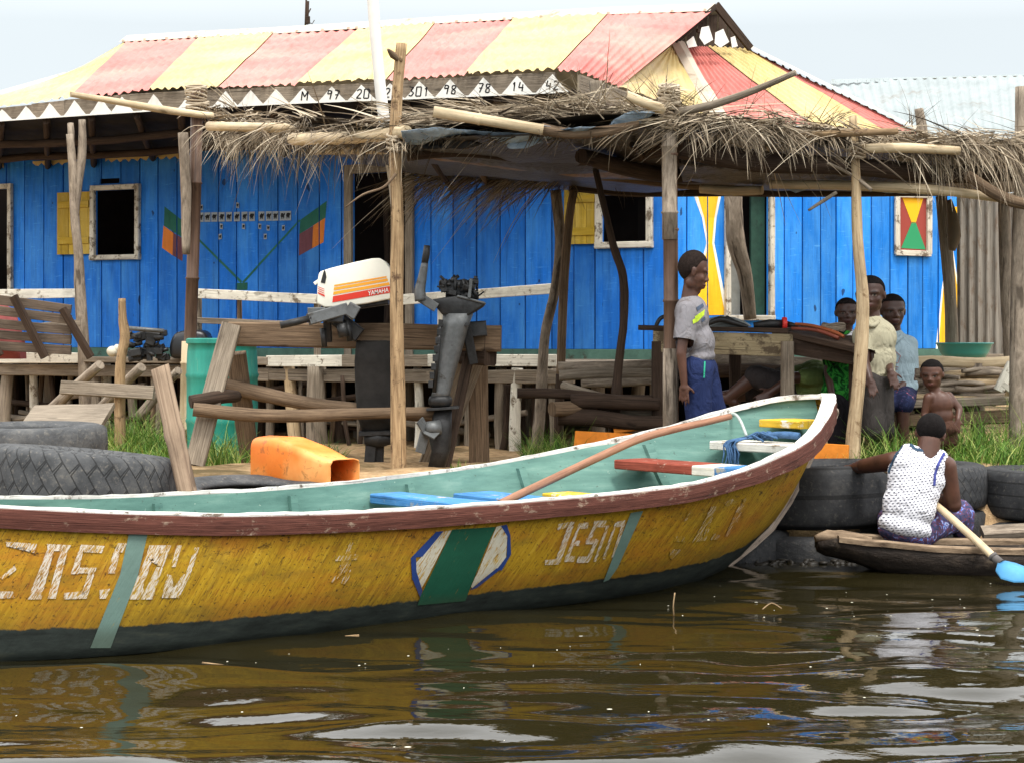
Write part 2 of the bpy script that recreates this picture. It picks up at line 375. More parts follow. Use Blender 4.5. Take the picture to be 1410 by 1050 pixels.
# ================================================================ painted wooden boat
def boat():
    ang=math.radians(40); u=V(math.cos(ang),math.sin(ang),0); v=V(math.sin(ang),-math.cos(ang),0)
    tip=P(1140,540,11.2); tip.z=0
    ss=[-.04,.0,.08,.17,.25,.5,.75,1.0,1.5,2.0,2.5,3,3.5,4,4.5,5,5.5,5.85,6.1,6.2]
    bb=[.0,.03,.10,.18,.245,.42,.55,.655,.79,.85,.80,.73,.69,.665,.60,.47,.28,.14,.04,.0]
    zz=[.945,.945,.941,.933,.918,.848,.765,.708,.626,.568,.545,.533,.528,.535,.55,.585,.63,.67,.70,.71]
    wb=[.0,.0,.0,.0,.0,.0,.01,.10,.37,.50,.53,.53,.53,.52,.51,.43,.24,.08,.0,.0]
    zk=[.89,.82,.72,.60,.47,.185,.05,-.02,-.08,-.11,-.12,-.12,-.12,-.12,-.11,-.09,-.03,.12,.42,.66]
    bt=[.80,.78,.70,.60,.48,.25,.17,.15,.13,.12,.115,.11,.11,.11,.115,.12,.14,.2,.44,.68]
    def I(arr,s): return float(np.interp(s,ss,arr))
    def Ism(arr,s):
        return (I(arr,s-.12)+2*I(arr,s)+I(arr,s+.12))/4 if .3<s<5.7 else I(arr,s)
    st=[-.04,-.02,0,.03,.06,.09,.13,.17,.21]+list(np.arange(.25,6.0,.075))+[6.05,6.1,6.15,6.2]
    o=thing('boat','big yellow wooden boat with green inside, white rim and worn white letters along its side','boat',tip-u*3)
    R=Vector(o.location)
    def section(s,inset=0.0,floor=None):
        b=max(0,Ism(bb,s)-inset); z=Ism(zz,s); w=max(0,min(b,Ism(wb,s)-inset*.8)); k=I(zk,s); bo=I(bt,s)
        zc=max(0.0,k+.02) if s<1.2 or s>5.3 else 0.0
        if floor is not None: k=max(k+.03,floor); zc=max(zc,k+.01)
        pts=[]
        for t in (0,.35,.7): pts.append((w*t,k+(zc-k)*t*t))
        pts.append((w,zc))
        for t in np.linspace(0,1,15)[1:]:
            pts.append((w+(b-w)*(t**.85)+.02*math.sin(math.pi*t)*min(1,b*2), zc+(z-zc)*t))
        return pts,bo
    nsec=len(section(2)[0])
    hull=MB(); boot=[]
    for side in (1,-1):
        k0=len(hull.v)
        for s in st:
            pts,bo=section(s); c=tip-u*s
            for (w,z) in pts:
                hull.v.append(c+v*(w*side)+V(0,0,z)); boot.append(z-bo)
        for i in range(len(st)-1):
            for j in range(nsec-1):
                a=k0+i*nsec+j; q=(a,a+1,a+nsec+1,a+nsec)
                zs=lambda ii,jj:hull.v[k0+ii*nsec+jj].z
                uv=[(st[i],zs(i,j)),(st[i],zs(i,j+1)),(st[i+1],zs(i+1,j+1)),(st[i+1],zs(i+1,j))]
                if side<0: q=q[::-1]; uv=uv[::-1]
                hull.face(q,uv,0,True)
    # --- hull paint
    def hull_paint(name,over=None,keep=.5,wearscale=1.0,boot_too=False):
        t=NT(name); uv=t.coord('UV')
        sep=t.add('ShaderNodeSeparateXYZ'); t.link(uv,sep.inputs[0])
        sh=t.math('SUBTRACT',sep.outputs[0],t.math('MULTIPLY',sep.outputs[1],-.55))
        cmb=t.add('ShaderNodeCombineXYZ'); t.link(sh,cmb.inputs[0]); t.link(sep.outputs[1],cmb.inputs[1])
        dv=cmb.outputs[0]
        streak=t.noise(t.mapping(dv,(44,4.2,1)),1,6,.7,.2)
        fine=t.noise(t.mapping(dv,(120,16,1)),1,5,.7,.3)
        patch=t.noise(t.mapping(uv,(1.6,5,1)),1,5,.6)
        c=t.ramp(streak,[(.25,S(110,82,24)),(.42,S(158,120,24)),(.56,S(180,142,32)),(.76,S(202,168,60))])
        c=t.mix(t.ramp(patch,[(.44,0),(.64,.55)]),c,S(176,100,34))
        c=t.mix(t.ramp(t.noise(t.mapping(uv,(3,8,1),loc=(4,2,0)),1,6,.7),[(.5,0),(.66,.55)]),c,S(120,98,34))
        c=t.mix(t.ramp(fine,[(.34,.85),(.42,0)]),c,S(62,44,22))
        rust=t.noise(t.mapping(dv,(34,7,1),loc=(9,3,0)),1,6,.75,.5)
        c=t.mix(t.ramp(rust,[(.60,0),(.67,.9)]),c,S(122,62,30))
        spk=t.noise(t.mapping(uv,(60,60,1)),1,4,.7)
        c=t.mix(t.ramp(spk,[(.58,0),(.66,.9)]),c,S(58,40,24))
        blk=t.noise(t.mapping(uv,(14,26,1),loc=(1,5,0)),1,6,.8,.2); top=t.ramp(t.math('ADD',sep.outputs[1],t.math('MULTIPLY',patch,.3)),[(.45,0),(.62,1)])
        c=t.mix(t.math('MULTIPLY',top,t.ramp(blk,[(.56,0),(.62,.9)])),c,S(52,34,20)); c=t.mix(t.ramp(t.noise(t.mapping(dv,(9,1.3,1),loc=(7,2,0)),1,6,.7,.2),[(.58,0),(.7,.5)]),c,S(92,66,30))
        if over:
            wear=t.noise(t.mapping(dv,(105*wearscale,20*wearscale,1),loc=(2,7,0)),1,5,.75,.4)
            oc=t.ramp(t.noise(t.mapping(uv,(5,9,1)),1,5,.7),[(.3,tuple(x*.75 for x in over[:3])+(1,)),(.7,over)])
            c=t.mix(t.ramp(wear,[(keep-.04,0),(keep+.05,1)]),c,oc)
        at=t.add('ShaderNodeAttribute'); at.attribute_name='boot'
        e=t.math('ADD',at.outputs['Fac'],t.math('MULTIPLY',t.math('SUBTRACT',t.noise(t.mapping(uv,(9,9,1)),1,5,.65),.5),.05))
        dk=t.ramp(t.noise(t.mapping(uv,(5,22,1)),1,6,.7),[(.3,S(22,25,22)),(.55,S(44,50,46)),(.8,S(70,72,60))])
        grime=t.ramp(e,[(.5,1),(.56,0)]) 
        e2=t.math('ADD',e,.5)
        if not boot_too:
            c=t.mix(t.ramp(e2,[(.505,.0),(.56,.0)]) if False else t.math('MULTIPLY',t.ramp(e2,[(.50,1),(.60,0)]),.45),c,S(84,66,28))
            c=t.mix(t.ramp(e2,[(.496,1),(.503,0)]),c,dk)
        else:
            c=t.mix(t.math('MULTIPLY',t.ramp(e2,[(.45,1),(.53,0)]),.55),c,S(58,58,40))
        wet=t.math('ADD',t.math('MULTIPLY',at.outputs['Fac'],1.0),.5)
        t.color(c); t.rough(.72,.22); t.bump(t.math('ADD',streak,fine),.3,.006)
        return t.m
    M['hull']=hull_paint('yellow hull paint')
    ho=hull.build('hull',M['hull'],o)
    a=ho.data.attributes.new('boot','FLOAT','POINT'); a.data.foreach_set('value',boot)
    bvh=BVHTree.FromPolygons(hull.v,hull.f)
    # --- painted marks on the near side (thin coats of paint that follow the planking)
    def coat(name,polys,m,lift=.003,cell=9):
        d=MB(); bts=[]
        for poly in polys:
            bm=bmesh.new(); vs_=[bm.verts.new((x,y,0)) for x,y in poly]
            try: bm.faces.new(vs_)
            except Exception: bm.free(); continue
            bmesh.ops.triangulate(bm,faces=bm.faces[:])
            for _ in range(7):
                es=[e for e in bm.edges if e.calc_length()>cell]
                if not es: break
                bmesh.ops.subdivide_edges(bm,edges=es,cuts=1); bmesh.ops.triangulate(bm,faces=bm.faces[:])
            hit={}
            for q in bm.verts:
                dd=ray(q.co.x,q.co.y).normalized(); loc,nn,_,_=bvh.ray_cast(V(0,0,HC),dd)
                if loc is None: continue
                if nn.dot(dd)>0: nn=-nn
                hit[q.index]=loc+nn*lift
            bm.verts.index_update(); 
            hit={}; key={}
            for q in bm.verts:
                dd=ray(q.co.x,q.co.y).normalized(); loc,nn,_,_=bvh.ray_cast(V(0,0,HC),dd)
                if loc is None: continue
                if nn.dot(dd)>0: nn=-nn
                key[q]=len(d.v); d.v.append(loc+nn*lift)
                s=-(loc-tip).dot(u); bts.append(loc.z-I(bt,s)); hit[q]=(s,loc.z)
            for f in bm.faces:
                if all(q in key for q in f.verts):
                    d.face([key[q] for q in f.verts],[hit[q] for q in f.verts],0,True)
            bm.free()
        c=d.build(name,m,ho)
        at=c.data.attributes.new('boot','FLOAT','POINT'); at.data.foreach_set('value',bts)
        return c
    def stroke(pts,w,slant=0):
        out=[]
        for (x0,y0),(x1,y1) in zip(pts,pts[1:]):
            dx,dy=x1-x0,y1-y0; L=math.hypot(dx,dy) or 1
            if abs(dx)>abs(dy): out.append([(x0,y0-w/2),(x1,y1-w/2),(x1,y1+w/2),(x0,y0+w/2)])
            else: out.append([(x0-w/2,y0),(x0+w/2,y0),(x1+w/2,y1),(x1-w/2,y1)])
        return out
    white=hull_paint('worn white lettering',S(222,212,196),.49,1.4)
    faded=hull_paint('faded white lettering',S(216,200,176),.56,1.0)
    k=280/1410.
    def q(pts): return [(x*k,720+y*k) for x,y in pts]
    L=[]
    for pl in ([(40,125),(255,140),(240,205),(212,200),(215,165),(45,158)],
               [(325,140),(492,150),(470,190),(330,190)],[(325,185),(375,185),(285,525),(190,525)],[(420,180),(470,180),(385,520),(330,520)],
               [(560,145),(725,155),(705,205),(545,195)],[(540,195),(575,195),(540,350),(490,350)],[(545,305),(670,305),(655,345),(530,345)],[(610,345),(655,345),(600,520),(555,520)],[(445,480),(600,465),(595,520),(440,525)],
               [(815,135),(880,135),(850,200),(790,200)],[(785,200),(830,200),(795,345),(745,345)],[(690,460),(765,450),(740,520),(690,520)],
               [(1035,150),(1185,150),(1130,300),(1090,290),(1100,235),(1010,235)],[(1010,235),(1060,235),(960,525),(890,525)],[(940,330),(1000,470),(960,525),(930,450)],[(1085,300),(1130,300),(1055,525),(975,525)],
               [(1225,150),(1260,150),(1215,300),(1185,300)],[(1160,350),(1190,360),(1205,450),(1160,515),(1120,515)],[(1350,165),(1380,165),(1320,350),(1285,350)],[(1270,350),(1320,350),(1240,515),(1155,515)],
               [(0,375),(100,290),(115,320),(20,390)],[(0,470),(90,470),(100,515),(0,520)]):
        L.append(q(pl))
    k2=340/1410.
    def q2(pts): return [(740+x*k2,660+y*k2) for x,y in pts]
    for pl in ([(120,250),(205,235),(200,262),(112,285)],[(180,240),(212,240),(128,470),(96,470)],[(42,455),(125,450),(118,482),(40,484)],
               [(232,255),(250,240),(180,440),(152,460)],[(240,245),(290,240),(284,275),(236,280)],[(200,345),(242,345),(236,375),(195,375)],[(160,432),(214,432),(206,466),(150,466)],
               [(322,232),(392,230),(384,268),(316,268)],[(318,262),(338,262),(305,340),(272,355)],[(278,330),(340,335),(330,365),(272,365)],[(320,360),(348,340),(292,470),(268,470)],[(228,435),(280,435),(272,472),(222,472)],
               [(392,260),(408,258),(332,465),(318,465)],[(440,245),(452,242),(384,450),(368,450)],[(452,238),(500,228),(494,260),(448,268)],[(478,258),(500,245),(440,430),(420,445)]):
        L.append(q2(pl))
    nl=[i for i,pl in enumerate(L) if pl[0][0]>700][0]
    coat('painted_letters',L[:nl],white); coat('painted_letters',L[nl:],white)
    Fd=[q2(p) for p in ([(755,400),(775,400),(768,430),(810,390),(818,400),(765,455),(752,440)],[(790,320),(840,320),(838,352),(776,352)],
        [(945,240),(965,200),(985,155),(1000,155),(935,330),(880,355)],[(990,150),(1015,150),(960,345),(890,352),(900,330),(945,325)],[(1005,300),(1040,315),(1030,340),(985,340)],[(1060,130),(1110,105),(1135,125),(1080,150)],[(1150,135),(1168,135),(1085,320),(1070,320)],[(1175,110),(1195,98),(1140,240),(1120,240)],[(860,175),(880,165),(850,230),(838,235)],[(1000,150),(1020,150),(990,235),(975,235)])]
    coat('faded_letters',Fd[:2],faded); coat('faded_letters',Fd[2:],faded); Fd=[]
    k3=480/1400.
    def q4(pts): return [(400+x*k3,600+y*k3) for x,y in pts]
    Fd+= [q4(p) for p in ([(236,425),(250,425),(238,480),(215,480)],[(180,480),(272,470),(266,495),(178,500)],[(205,495),(250,490),(222,545),(190,545)],[(200,540),(222,540),(170,585),(152,585)],[(222,535),(246,535),(222,595),(202,590)])]
    coat('painted_star',Fd,faded)
    teal=hull_paint('teal painted band',S(112,138,128),.30,1.0,True)
    coat('painted_band',[[(177,735),(203,734),(190,790),(152,891),(124,891),(165,790)]],teal,.004)
    coat('painted_band',[[(868,705),(885,702),(850,780),(838,797),(830,800),(845,762)]],teal,.004)
    green=hull_paint('dark green painted band',S(26,84,62),.30,.6,True)
    coat('emblem_band',[[(622,728),(682,724),(668,755),(645,812),(640,826),(574,832),(578,820),(604,766)]],green,.005)
    cream=hull_paint('cream painted panel',S(206,200,180),.44,.8)
    coat('emblem_panel',[[(609,731),(621,729),(590,790),(578,812),(571,775),(580,765)]],cream,.004)
    coat('emblem_panel',[[(683,724),(690,722),(698,735),(696,768),(684,782),(650,810),(648,806),(660,780)]],cream,.004)
    blue=hull_paint('blue painted outline',S(40,66,128),.25,.8)
    coat('emblem_outline',[[(600,731),(610,730),(581,765),(565,767)],[(565,767),(572,764),(573,790),(567,797)],[(567,795),(573,786),(581,812),(578,822)]],blue,.0045)
    coat('emblem_outline',[[(689,723),(697,721),(702,736),(698,737)],[(698,736),(702,735),(703,762),(697,768)],[(696,766),(703,762),(690,784),(683,783)],[(690,781),(683,781),(646,811),(656,808)]],blue,.0045)
    # --- inside skin
    t=NT('green boat inside'); uv=t.coord('UV')
    n=t.noise(t.mapping(uv,(2.5,14,1)),1,6,.65); n2=t.noise(t.mapping(uv,(30,30,1)),1,5,.7)
    c=t.ramp(n,[(.3,S(72,106,98)),(.55,S(94,130,120)),(.75,S(122,152,140))])
    c=t.mix(t.ramp(n2,[(.62,0),(.70,.8)]),c,S(62,66,54)); c=t.mix(t.ramp(n2,[(.28,.7),(.34,0)]),c,S(176,190,176))
    t.color(c); t.rough(.75,.25); t.bump(t.math('ADD',n,n2),.25,.005)
    inn=MB()
    for side in (1,-1):
        k0=len(inn.v); sl=[s for s in st if .05<=s<=5.9]
        for s in sl:
            pts,_=section(s,.032,.02); c0=tip-u*s
            for (w,z) in pts: inn.v.append(c0+v*(w*side)+V(0,0,min(z,Ism(zz,s)-.005)))
        for i in range(len(sl)-1):
            for j in range(nsec-1):
                a=k0+i*nsec+j; qd=(a,a+nsec,a+nsec+1,a+1)
                uvq=[(sl[i],inn.v[a].z),(sl[i+1],inn.v[a+nsec].z),(sl[i+1],inn.v[a+nsec+1].z),(sl[i],inn.v[a+1].z)]
                if side<0: qd=qd[::-1]; uvq=uvq[::-1]
                inn.face(qd,uvq,0,True)
    inn.build('hull_inside',t.m,o)
    M['boat_green']=t.m
    for s in (.95,1.75,2.55,3.35,4.15,4.9):
        for side in (1,-1):
            ring=[]; rb=MB()
            for ds_ in (-.022,.022):
                pts,_=section(s+ds_,.034,.02); ring.append([tip-u*(s+ds_)+v*((w)*side)+V(0,0,z) for w,z in pts[:-1]])
                pts,_=section(s+ds_,.062,.03); ring.append([tip-u*(s+ds_)+v*((w)*side)+V(0,0,z) for w,z in pts[:-1]])
            for A,B in ((1,3),(0,1),(3,2)):
                for j in range(len(ring[0])-1): rb.quad(ring[A][j],ring[B][j],ring[B][j+1],ring[A][j+1])
            rb.build('rib',M['boat_green'],o)
    # --- gunwale rim
    path=[]
    for s in reversed([x for x in st if x>=.0]): path.append((s,1))
    path.append((-.04,0))
    for s in [x for x in st if x>=.0]: path.append((s,-1))
    pts=[]
    for s,sd in path:
        b=Ism(bb,s) if sd else 0; pts.append(tip-u*s+v*(b*sd)+V(0,0,Ism(zz,s)))
    rim=MB(); rail=MB(); rr=[];rl=[]
    for i,p in enumerate(pts):
        tg=(pts[min(i+1,len(pts)-1)]-pts[max(i-1,0)]); tg.z=0; tg.normalize(); out=V(-tg.y,tg.x,0)*1.0
        s=path[i][0]; cc=tip-u*s
        if out.dot(p-(tip-u*2.5))<0: out=-out
        bow=max(0,1-max(s,0)/1.6)
        hgt=.080+.045*bow; wd=.040+.045*bow; jz=rnd(-.003,.003); jo=rnd(-.002,.003)
        up=V(0,0,1)
        o1=out*(.022+jo); i1=out*(-(wd-.02))
        # rail (outer, brown) and rim (top board, white)
        rl.append([p+o1-up*hgt, p+o1*1.15-up*(hgt*.5), p+o1-up*.004, p+out*.012-up*.002, p-out*.006-up*hgt])
        rr.append([p+out*(.006+.016*bow+jo)-up*.010, p+out*(.008+.016*bow+jo)+up*(.003+jz), p+out*(.004+.010*bow)+up*(.011+jz), p+i1+up*(.012+jz), p+i1*1.05-up*.016, p-up*.016])
    rail.loft(rl,True,0,False); rim.loft(rr,True,0,False)
    M['rub_rail']=wood('dark red worn rail',S(74,42,36),S(116,72,60),stain=(S(150,130,112),.635),sx=50,sy=5,var=.0)
    M['rim_white']=wood('worn white rim',S(214,210,202),S(242,240,234),stain=(S(104,92,80),.615),sx=50,sy=4,var=0,crack=.7)
    rail.build('rub_rail',M['rub_rail'],o); rim.build('rim',M['rim_white'],o)
    # stem post, pale timber running down the raked bow
    sm=MB(); rings=[]
    for s,z,w in ((-.06,.865,.03),(-.055,.84,.04),(-.01,.76,.034),(.06,.68,.026),(.14,.60,.024),(.22,.48,.024),(.34,.33,.024),(.5,.18,.024),(.66,.09,.022),(.85,.0,.018)):
        c0=tip-u*s+V(0,0,z); rings.append([c0+v*w,c0+v*w-u*.06+V(0,0,.03),c0-v*w-u*.06+V(0,0,.03),c0-v*w,c0+u*.012-V(0,0,.008)])
    sm.loft(rings,True,0,False)
    M['stem']=wood('pale scraped stem timber',S(132,116,102),S(196,180,164),stain=(S(84,72,60),.6),var=0)
    sm.build('stem_post',M['stem'],o)
    # --- thwarts
    def thwart(name,s,z,wd,th,mats,segs,ext=.03,tilt=0,label=None):
        w0=Ism(wb,s); b=w0+(Ism(bb,s)-w0)*(max(0,z-.05)/Ism(zz,s))**1.0-ext
        m=MB(); c0=tip-u*s+V(0,0,z)
        e=[-1]+segs+[1]
        for i in range(len(e)-1):
            m.plank(c0+v*(b*e[i])+V(0,0,tilt*e[i]),c0+v*(b*e[i+1])+V(0,0,tilt*e[i+1]),wd,th,(0,0,1),mi=i,jit=.002)
        x=m.build(name,mats,o)
        if label: x['label']=label
    red=wood('red painted bench',S(128,58,46),S(168,88,70),stain=(S(188,168,150),.64),var=0)
    bluw=wood('blue painted bench',S(52,112,176),S(92,152,206),stain=(S(170,160,140),.62),var=0)
    whi=wood('white painted bench',S(210,205,192),S(236,232,222),stain=(S(128,114,96),.61),var=0)
    yel=wood('yellow painted bench',S(206,160,34),S(232,192,72),stain=(S(222,214,196),.60),var=0)
    thwart('thwart',1.12,.565,.24,.055,[red,whi,bluw],[.18,.5],label='bench painted red, white and blue')
    thwart('thwart',.56,.665,.26,.05,[whi],[],label='white bench near the bow')
    thwart('bow_seat',.30,.79,.26,.045,[yel],[],.075,label='yellow seat at the bow')
    thwart('thwart',2.15,.42,.26,.05,[bluw],[],label='blue bench')
    thwart('thwart',1.62,.40,.2,.045,[yel],[],label='yellow bench')
    thwart('thwart',2.75,.45,.2,.05,[bluw],[],label='blue bench')
    thwart('thwart',4.6,.42,.22,.05,[whi],[])
    return o,tip,u,v,bvh,Ism,bb,zz
BOAT,BTIP,BU,BVV,BBVH,BIsm,BB,BZ=boat()
# ================================================================ blue timber house with porch
def paint_boards(name,c,worn):
    t=NT(name); uv=t.coord('UV'); ob=t.coord('Object')
    g=t.noise(t.mapping(uv,(26,1.8,1)),1,6,.65,.3)
    c1=tuple(x*.74 for x in c[:3])+(1,); c2=tuple(min(1,x*1.14) for x in c[:3])+(1,)
    col=t.ramp(g,[(.3,c1),(.7,c2)])
    big=t.noise(t.mapping(uv,(3,1.2,1)),1,5,.65)
    col=t.mix(t.ramp(big,[(.42,0),(.72,.5)]),col,worn); drip=t.noise(t.mapping(uv,(16,.9,1),loc=(4,1,0)),1,6,.7,.2); col=t.mix(t.ramp(drip,[(.54,0),(.68,.55)]),col,tuple(x*.5 for x in c[:3])+(1,))
    scr=t.noise(t.mapping(uv,(7,60,1)),1,4,.7,.6)
    col=t.mix(t.ramp(scr,[(.60,0),(.70,.5)]),col,worn)
    dark=t.noise(t.mapping(uv,(60,14,1),loc=(3,3,0)),1,5,.75,.3)
    col=t.mix(t.ramp(dark,[(.65,0),(.71,.7)]),col,S(14,34,70))
    knot=t.noise(t.mapping(uv,(9,5,1),loc=(13,3,0)),1,2,.4)
    col=t.mix(t.ramp(knot,[(.735,0),(.75,.8)]),col,S(14,30,60))
    r=t.math('ADD',t.math('MULTIPLY',t.rand(),.42),.79)
    rc=t.add('ShaderNodeCombineColor')
    for i in range(3): t.link(r,rc.inputs[i])
    col=t.mix(1,col,rc.outputs[0],'MULTIPLY')
    # splash dirt near the deck
    sp=t.add('ShaderNodeSeparateXYZ'); t.link(uv,sp.inputs[0])
    t.color(col); t.rough(.7,.25); t.bump(t.math('ADD',g,dark),.3,.006)
    return t.m
M['blue']=paint_boards('blue painted boards',S(18,104,196),S(84,158,220))
M['blue_right']=paint_boards('lit blue painted boards',S(22,124,218),S(100,176,232))  # wall blue again, lightened in the colour for how this wall catches light
M['yellow_paint']=paint_boards('mustard painted boards',S(176,144,40),S(206,184,110))
M['frame']=wood('weathered white window frame',S(176,168,150),S(226,220,206),stain=(S(104,92,78),.58),crack=.5,var=.15)
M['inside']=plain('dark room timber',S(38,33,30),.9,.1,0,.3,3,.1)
def roof_paint(name,c,fade,rust):
    t=NT(name); ob=t.coord('Object'); n=t.noise(ob,1.1,5,.65); col=t.ramp(n,[(.3,tuple(x*.86 for x in c[:3])+(1,)),(.7,fade)])
    st=t.noise(t.mapping(ob,(14,1.2,2.0),rot=(0,0,.47)),1,6,.7,.2); col=t.mix(t.ramp(st,[(.50,0),(.68,.65)]),col,rust); pt_=t.noise(ob,.7,4,.6); col=t.mix(t.ramp(pt_,[(.5,0),(.7,.35)]),col,S(192,170,148))
    sp=t.noise(ob,26,5,.75); col=t.mix(t.ramp(sp,[(.635,0),(.68,.9)]),col,S(120,84,66)); t.color(col); t.rough(.65,.25); return t.m
M['roof_red']=roof_paint('faded salmon painted roofing',S(192,98,90),S(204,126,116),S(148,82,70)); M['roof_yellow']=roof_paint('faded cream painted roofing',S(192,166,98),S(200,180,128),S(162,132,84))
M['zinc']=plain('weathered zinc sheet',S(138,146,146),.6,.3,.1,.16,2,.06,(S(118,112,104),.58))
M['ridge']=plain('pale ridge capping',S(190,178,160),.7,.2,0,.14,4,.05,(S(140,120,100),.58))
M['dark_sheet']=plain('dark ceiling sheet',S(46,42,38),.85,.15,0,.3,4,.1)  # even dark tone for the sheet under the porch roof
M['ink']=plain('black paint',S(28,28,30),.7,.2,0,.1,8,0)
M['white_paint']=plain('chalky white paint',S(228,226,218),.8,.2,0,.08,14,.1,(S(150,142,130),.62))
HOUSE=thing('wooden_house','long blue board house on stilts with faded pink and cream striped metal roof','house',(0,18,.35))
C0=V(1.393,17.0,0); AL=V(-.891,.454,0); NL=V(-.454,-.891,0); AR=V(.912,.410,0); NR=V(.410,-.912,0)
def fl(px,py): p=on_plane(px,py,C0,NL); return (p-C0).dot(AL),p.z
def fr(px,py): p=on_plane(px,py,C0,NR); return (p-C0).dot(AR),p.z
def board_wall(org,a,n,l0,l1,zb,zt,bw,holes,m,name,seed,lines=None):
    rg=random.Random(seed); mb=MB(); bl=[]
    x=l0
    while x<l1-.02:
        w=min(bw*rg.uniform(.86,1.12),l1-x); bl.append((x,x+w,rg.uniform(0,.007))); x+=w
    for b0,b1,of in bl:
        g=.0065
        xs=sorted({b0+g,b1-g}|{h for H_ in holes for h in H_[:2] if b0+g<h<b1-g})
        for xa,xb in zip(xs,xs[1:]):
            mid=(xa+xb)/2; segs=[(zb,zt)]
            for h in holes:
                if h[0]<=mid<=h[1]:
                    ns=[]
                    for s0,s1 in segs:
                        if h[2]>s0: ns.append((s0,min(s1,h[2])))
                        if h[3]<s1: ns.append((max(s0,h[3]),s1))
                    segs=[q for q in ns if q[1]-q[0]>.004]
            for s0,s1 in segs:
                c0=org+a*mid+n*(of-.012)
                mb.plank(c0+V(0,0,s0),c0+V(0,0,s1),xb-xa,.024,n,ch=.002)
    return mb.build(name,m,HOUSE),bl
def rect(f,x0,y0,x1,y1):
    a=f(x0,y0); b=f(x1,y0); c=f(x0,y1); d=f(x1,y1)
    ls=[a[0],b[0]]; return (min(ls),max(ls),(c[1]+d[1])/2,(a[1]+b[1])/2)
ZB=1.176
hL0=rect(fl,-60,262,14,400); hW1=rect(fl,133,262,189,351); hG=rect(fl,138,246,165,253); hD=rect(fl,487,238,561,481); hW2=rect(fl,830,255,892,333)
hD=(hD[0],hD[1],ZB-.02,hD[3])
LF=fl(-70,300)[0]
_,BL=board_wall(C0,AL,NL,0,LF,ZB,3.3,.245,[hL0,hW1,hG,hD,hW2],M['blue'],'wall',3)
hS=rect(fr,1003,262,1057,434); LR=fr(1318,300)[0]
_,BR=board_wall(C0,AR,NR,0,LR,ZB,3.0,.20,[hS],M['blue_right'],'wall',5)
# painted shapes follow the boards
def clip(poly,x0,x1):
    def half(p,x,sgn):
        out=[]
        for i in range(len(p)):
            a,b=p[i],p[(i+1)%len(p)]; ia=sgn*(a[0]-x)>=0; ib=sgn*(b[0]-x)>=0
            if ia: out.append(a)
            if ia!=ib: t=(x-a[0])/(b[0]-a[0]); out.append((x,a[1]+t*(b[1]-a[1])))
        return out
    p=half(poly,x0,1); return half(p,x1,-1) if p else p
def wall_paint(name,polys,m,f,a,n,bl,lift=.0015,split=None):
    if split:
        for i in range(0,len(polys),split): wall_paint(name,polys[i:i+split],m,f,a,n,bl,lift)
        return
    mb=MB()
    for poly in polys:
        pp=[f(*q) for q in poly]
        for b0,b1,of in bl:
            c=clip(pp,b0+.006,b1-.006)
            if len(c)>=3:
                k=len(mb.v); mb.v+=[C0+a*x+n*(of+lift)+V(0,0,z) for x,z in c]
                mb.face(range(k,k+len(c)),[(x,z) for x,z in c])
    return mb.build(name,m,HOUSE)
def pt(name,c): return paint_boards(name,c,tuple(min(1,x*1.5+.03) for x in c[:3])+(1,))
pg=pt('green wall paint',S(28,92,76)); po=pt('orange wall paint',S(196,112,40)); pr=pt('maroon wall paint',S(100,58,66)); py_=pt('yellow wall paint',S(238,176,24)); pw=pt('white wall paint',S(224,220,206)); prd=pt('red wall paint',S(146,62,52)); pgr=pt('leaf green wall paint',S(44,140,92))
k=240/1410.
def q8(pts): return [(220+x*k,270+y*k) for x,y in pts]
wall_paint('painted_flag',[q8([(40,85),(205,215),(190,340),(35,240)]),q8([(1140,195),(1355,40),(1345,175),(1132,310)])],pg,fl,AL,NL,BL,.0015,1)
wall_paint('painted_flag',[q8([(32,240),(112,300),(105,480),(20,420)]),q8([(1245,240),(1342,178),(1328,375),(1235,425)])],po,fl,AL,NL,BL,.0015,1)
wall_paint('painted_flag',[q8([(112,300),(192,345),(185,530),(105,480)]),q8([(1132,310),(1245,242),(1235,425),(1128,485)])],pr,fl,AL,NL,BL,.0015,1)
wall_paint('painted_pole',[q8([(205,250),(215,240),(668,690),(655,705)]),q8([(1132,190),(1142,200),(682,705),(668,695)]),q8([(615,705),(712,700),(710,760),(615,762)])],pg,fl,AL,NL,BL,.003)
wall_paint('painted_hourglass',[[(952,262),(994,262),(986,300),(966,300)],[(966,300),(986,300),(983,335),(972,335)],[(972,335),(983,335),(992,380),(1003,434),(940,434),(963,370)],
     [(1289,285),(1324,285),(1312,345),(1303,345)],[(1303,345),(1312,345),(1320,400),(1326,483),(1288,483),(1296,400)],[(1288,483),(1326,483),(1326,484),(1288,484)]],pw,fr,AR,NR,BR,.0015,3)
wall_paint('painted_hourglass',[[(958,262),(990,262),(983,300),(969,300)],[(969,300),(983,300),(980,335),(975,335)],[(975,335),(980,335),(988,380),(998,434),(946,434),(967,370)],
     [(1292,285),(1322,285),(1310,345),(1305,345)],[(1305,345),(1310,345),(1318,400),(1324,483),(1291,483),(1298,400)],[(1291,483),(1324,483),(1324,484),(1291,484)]],py_,fr,AR,NR,BR,.003,3)
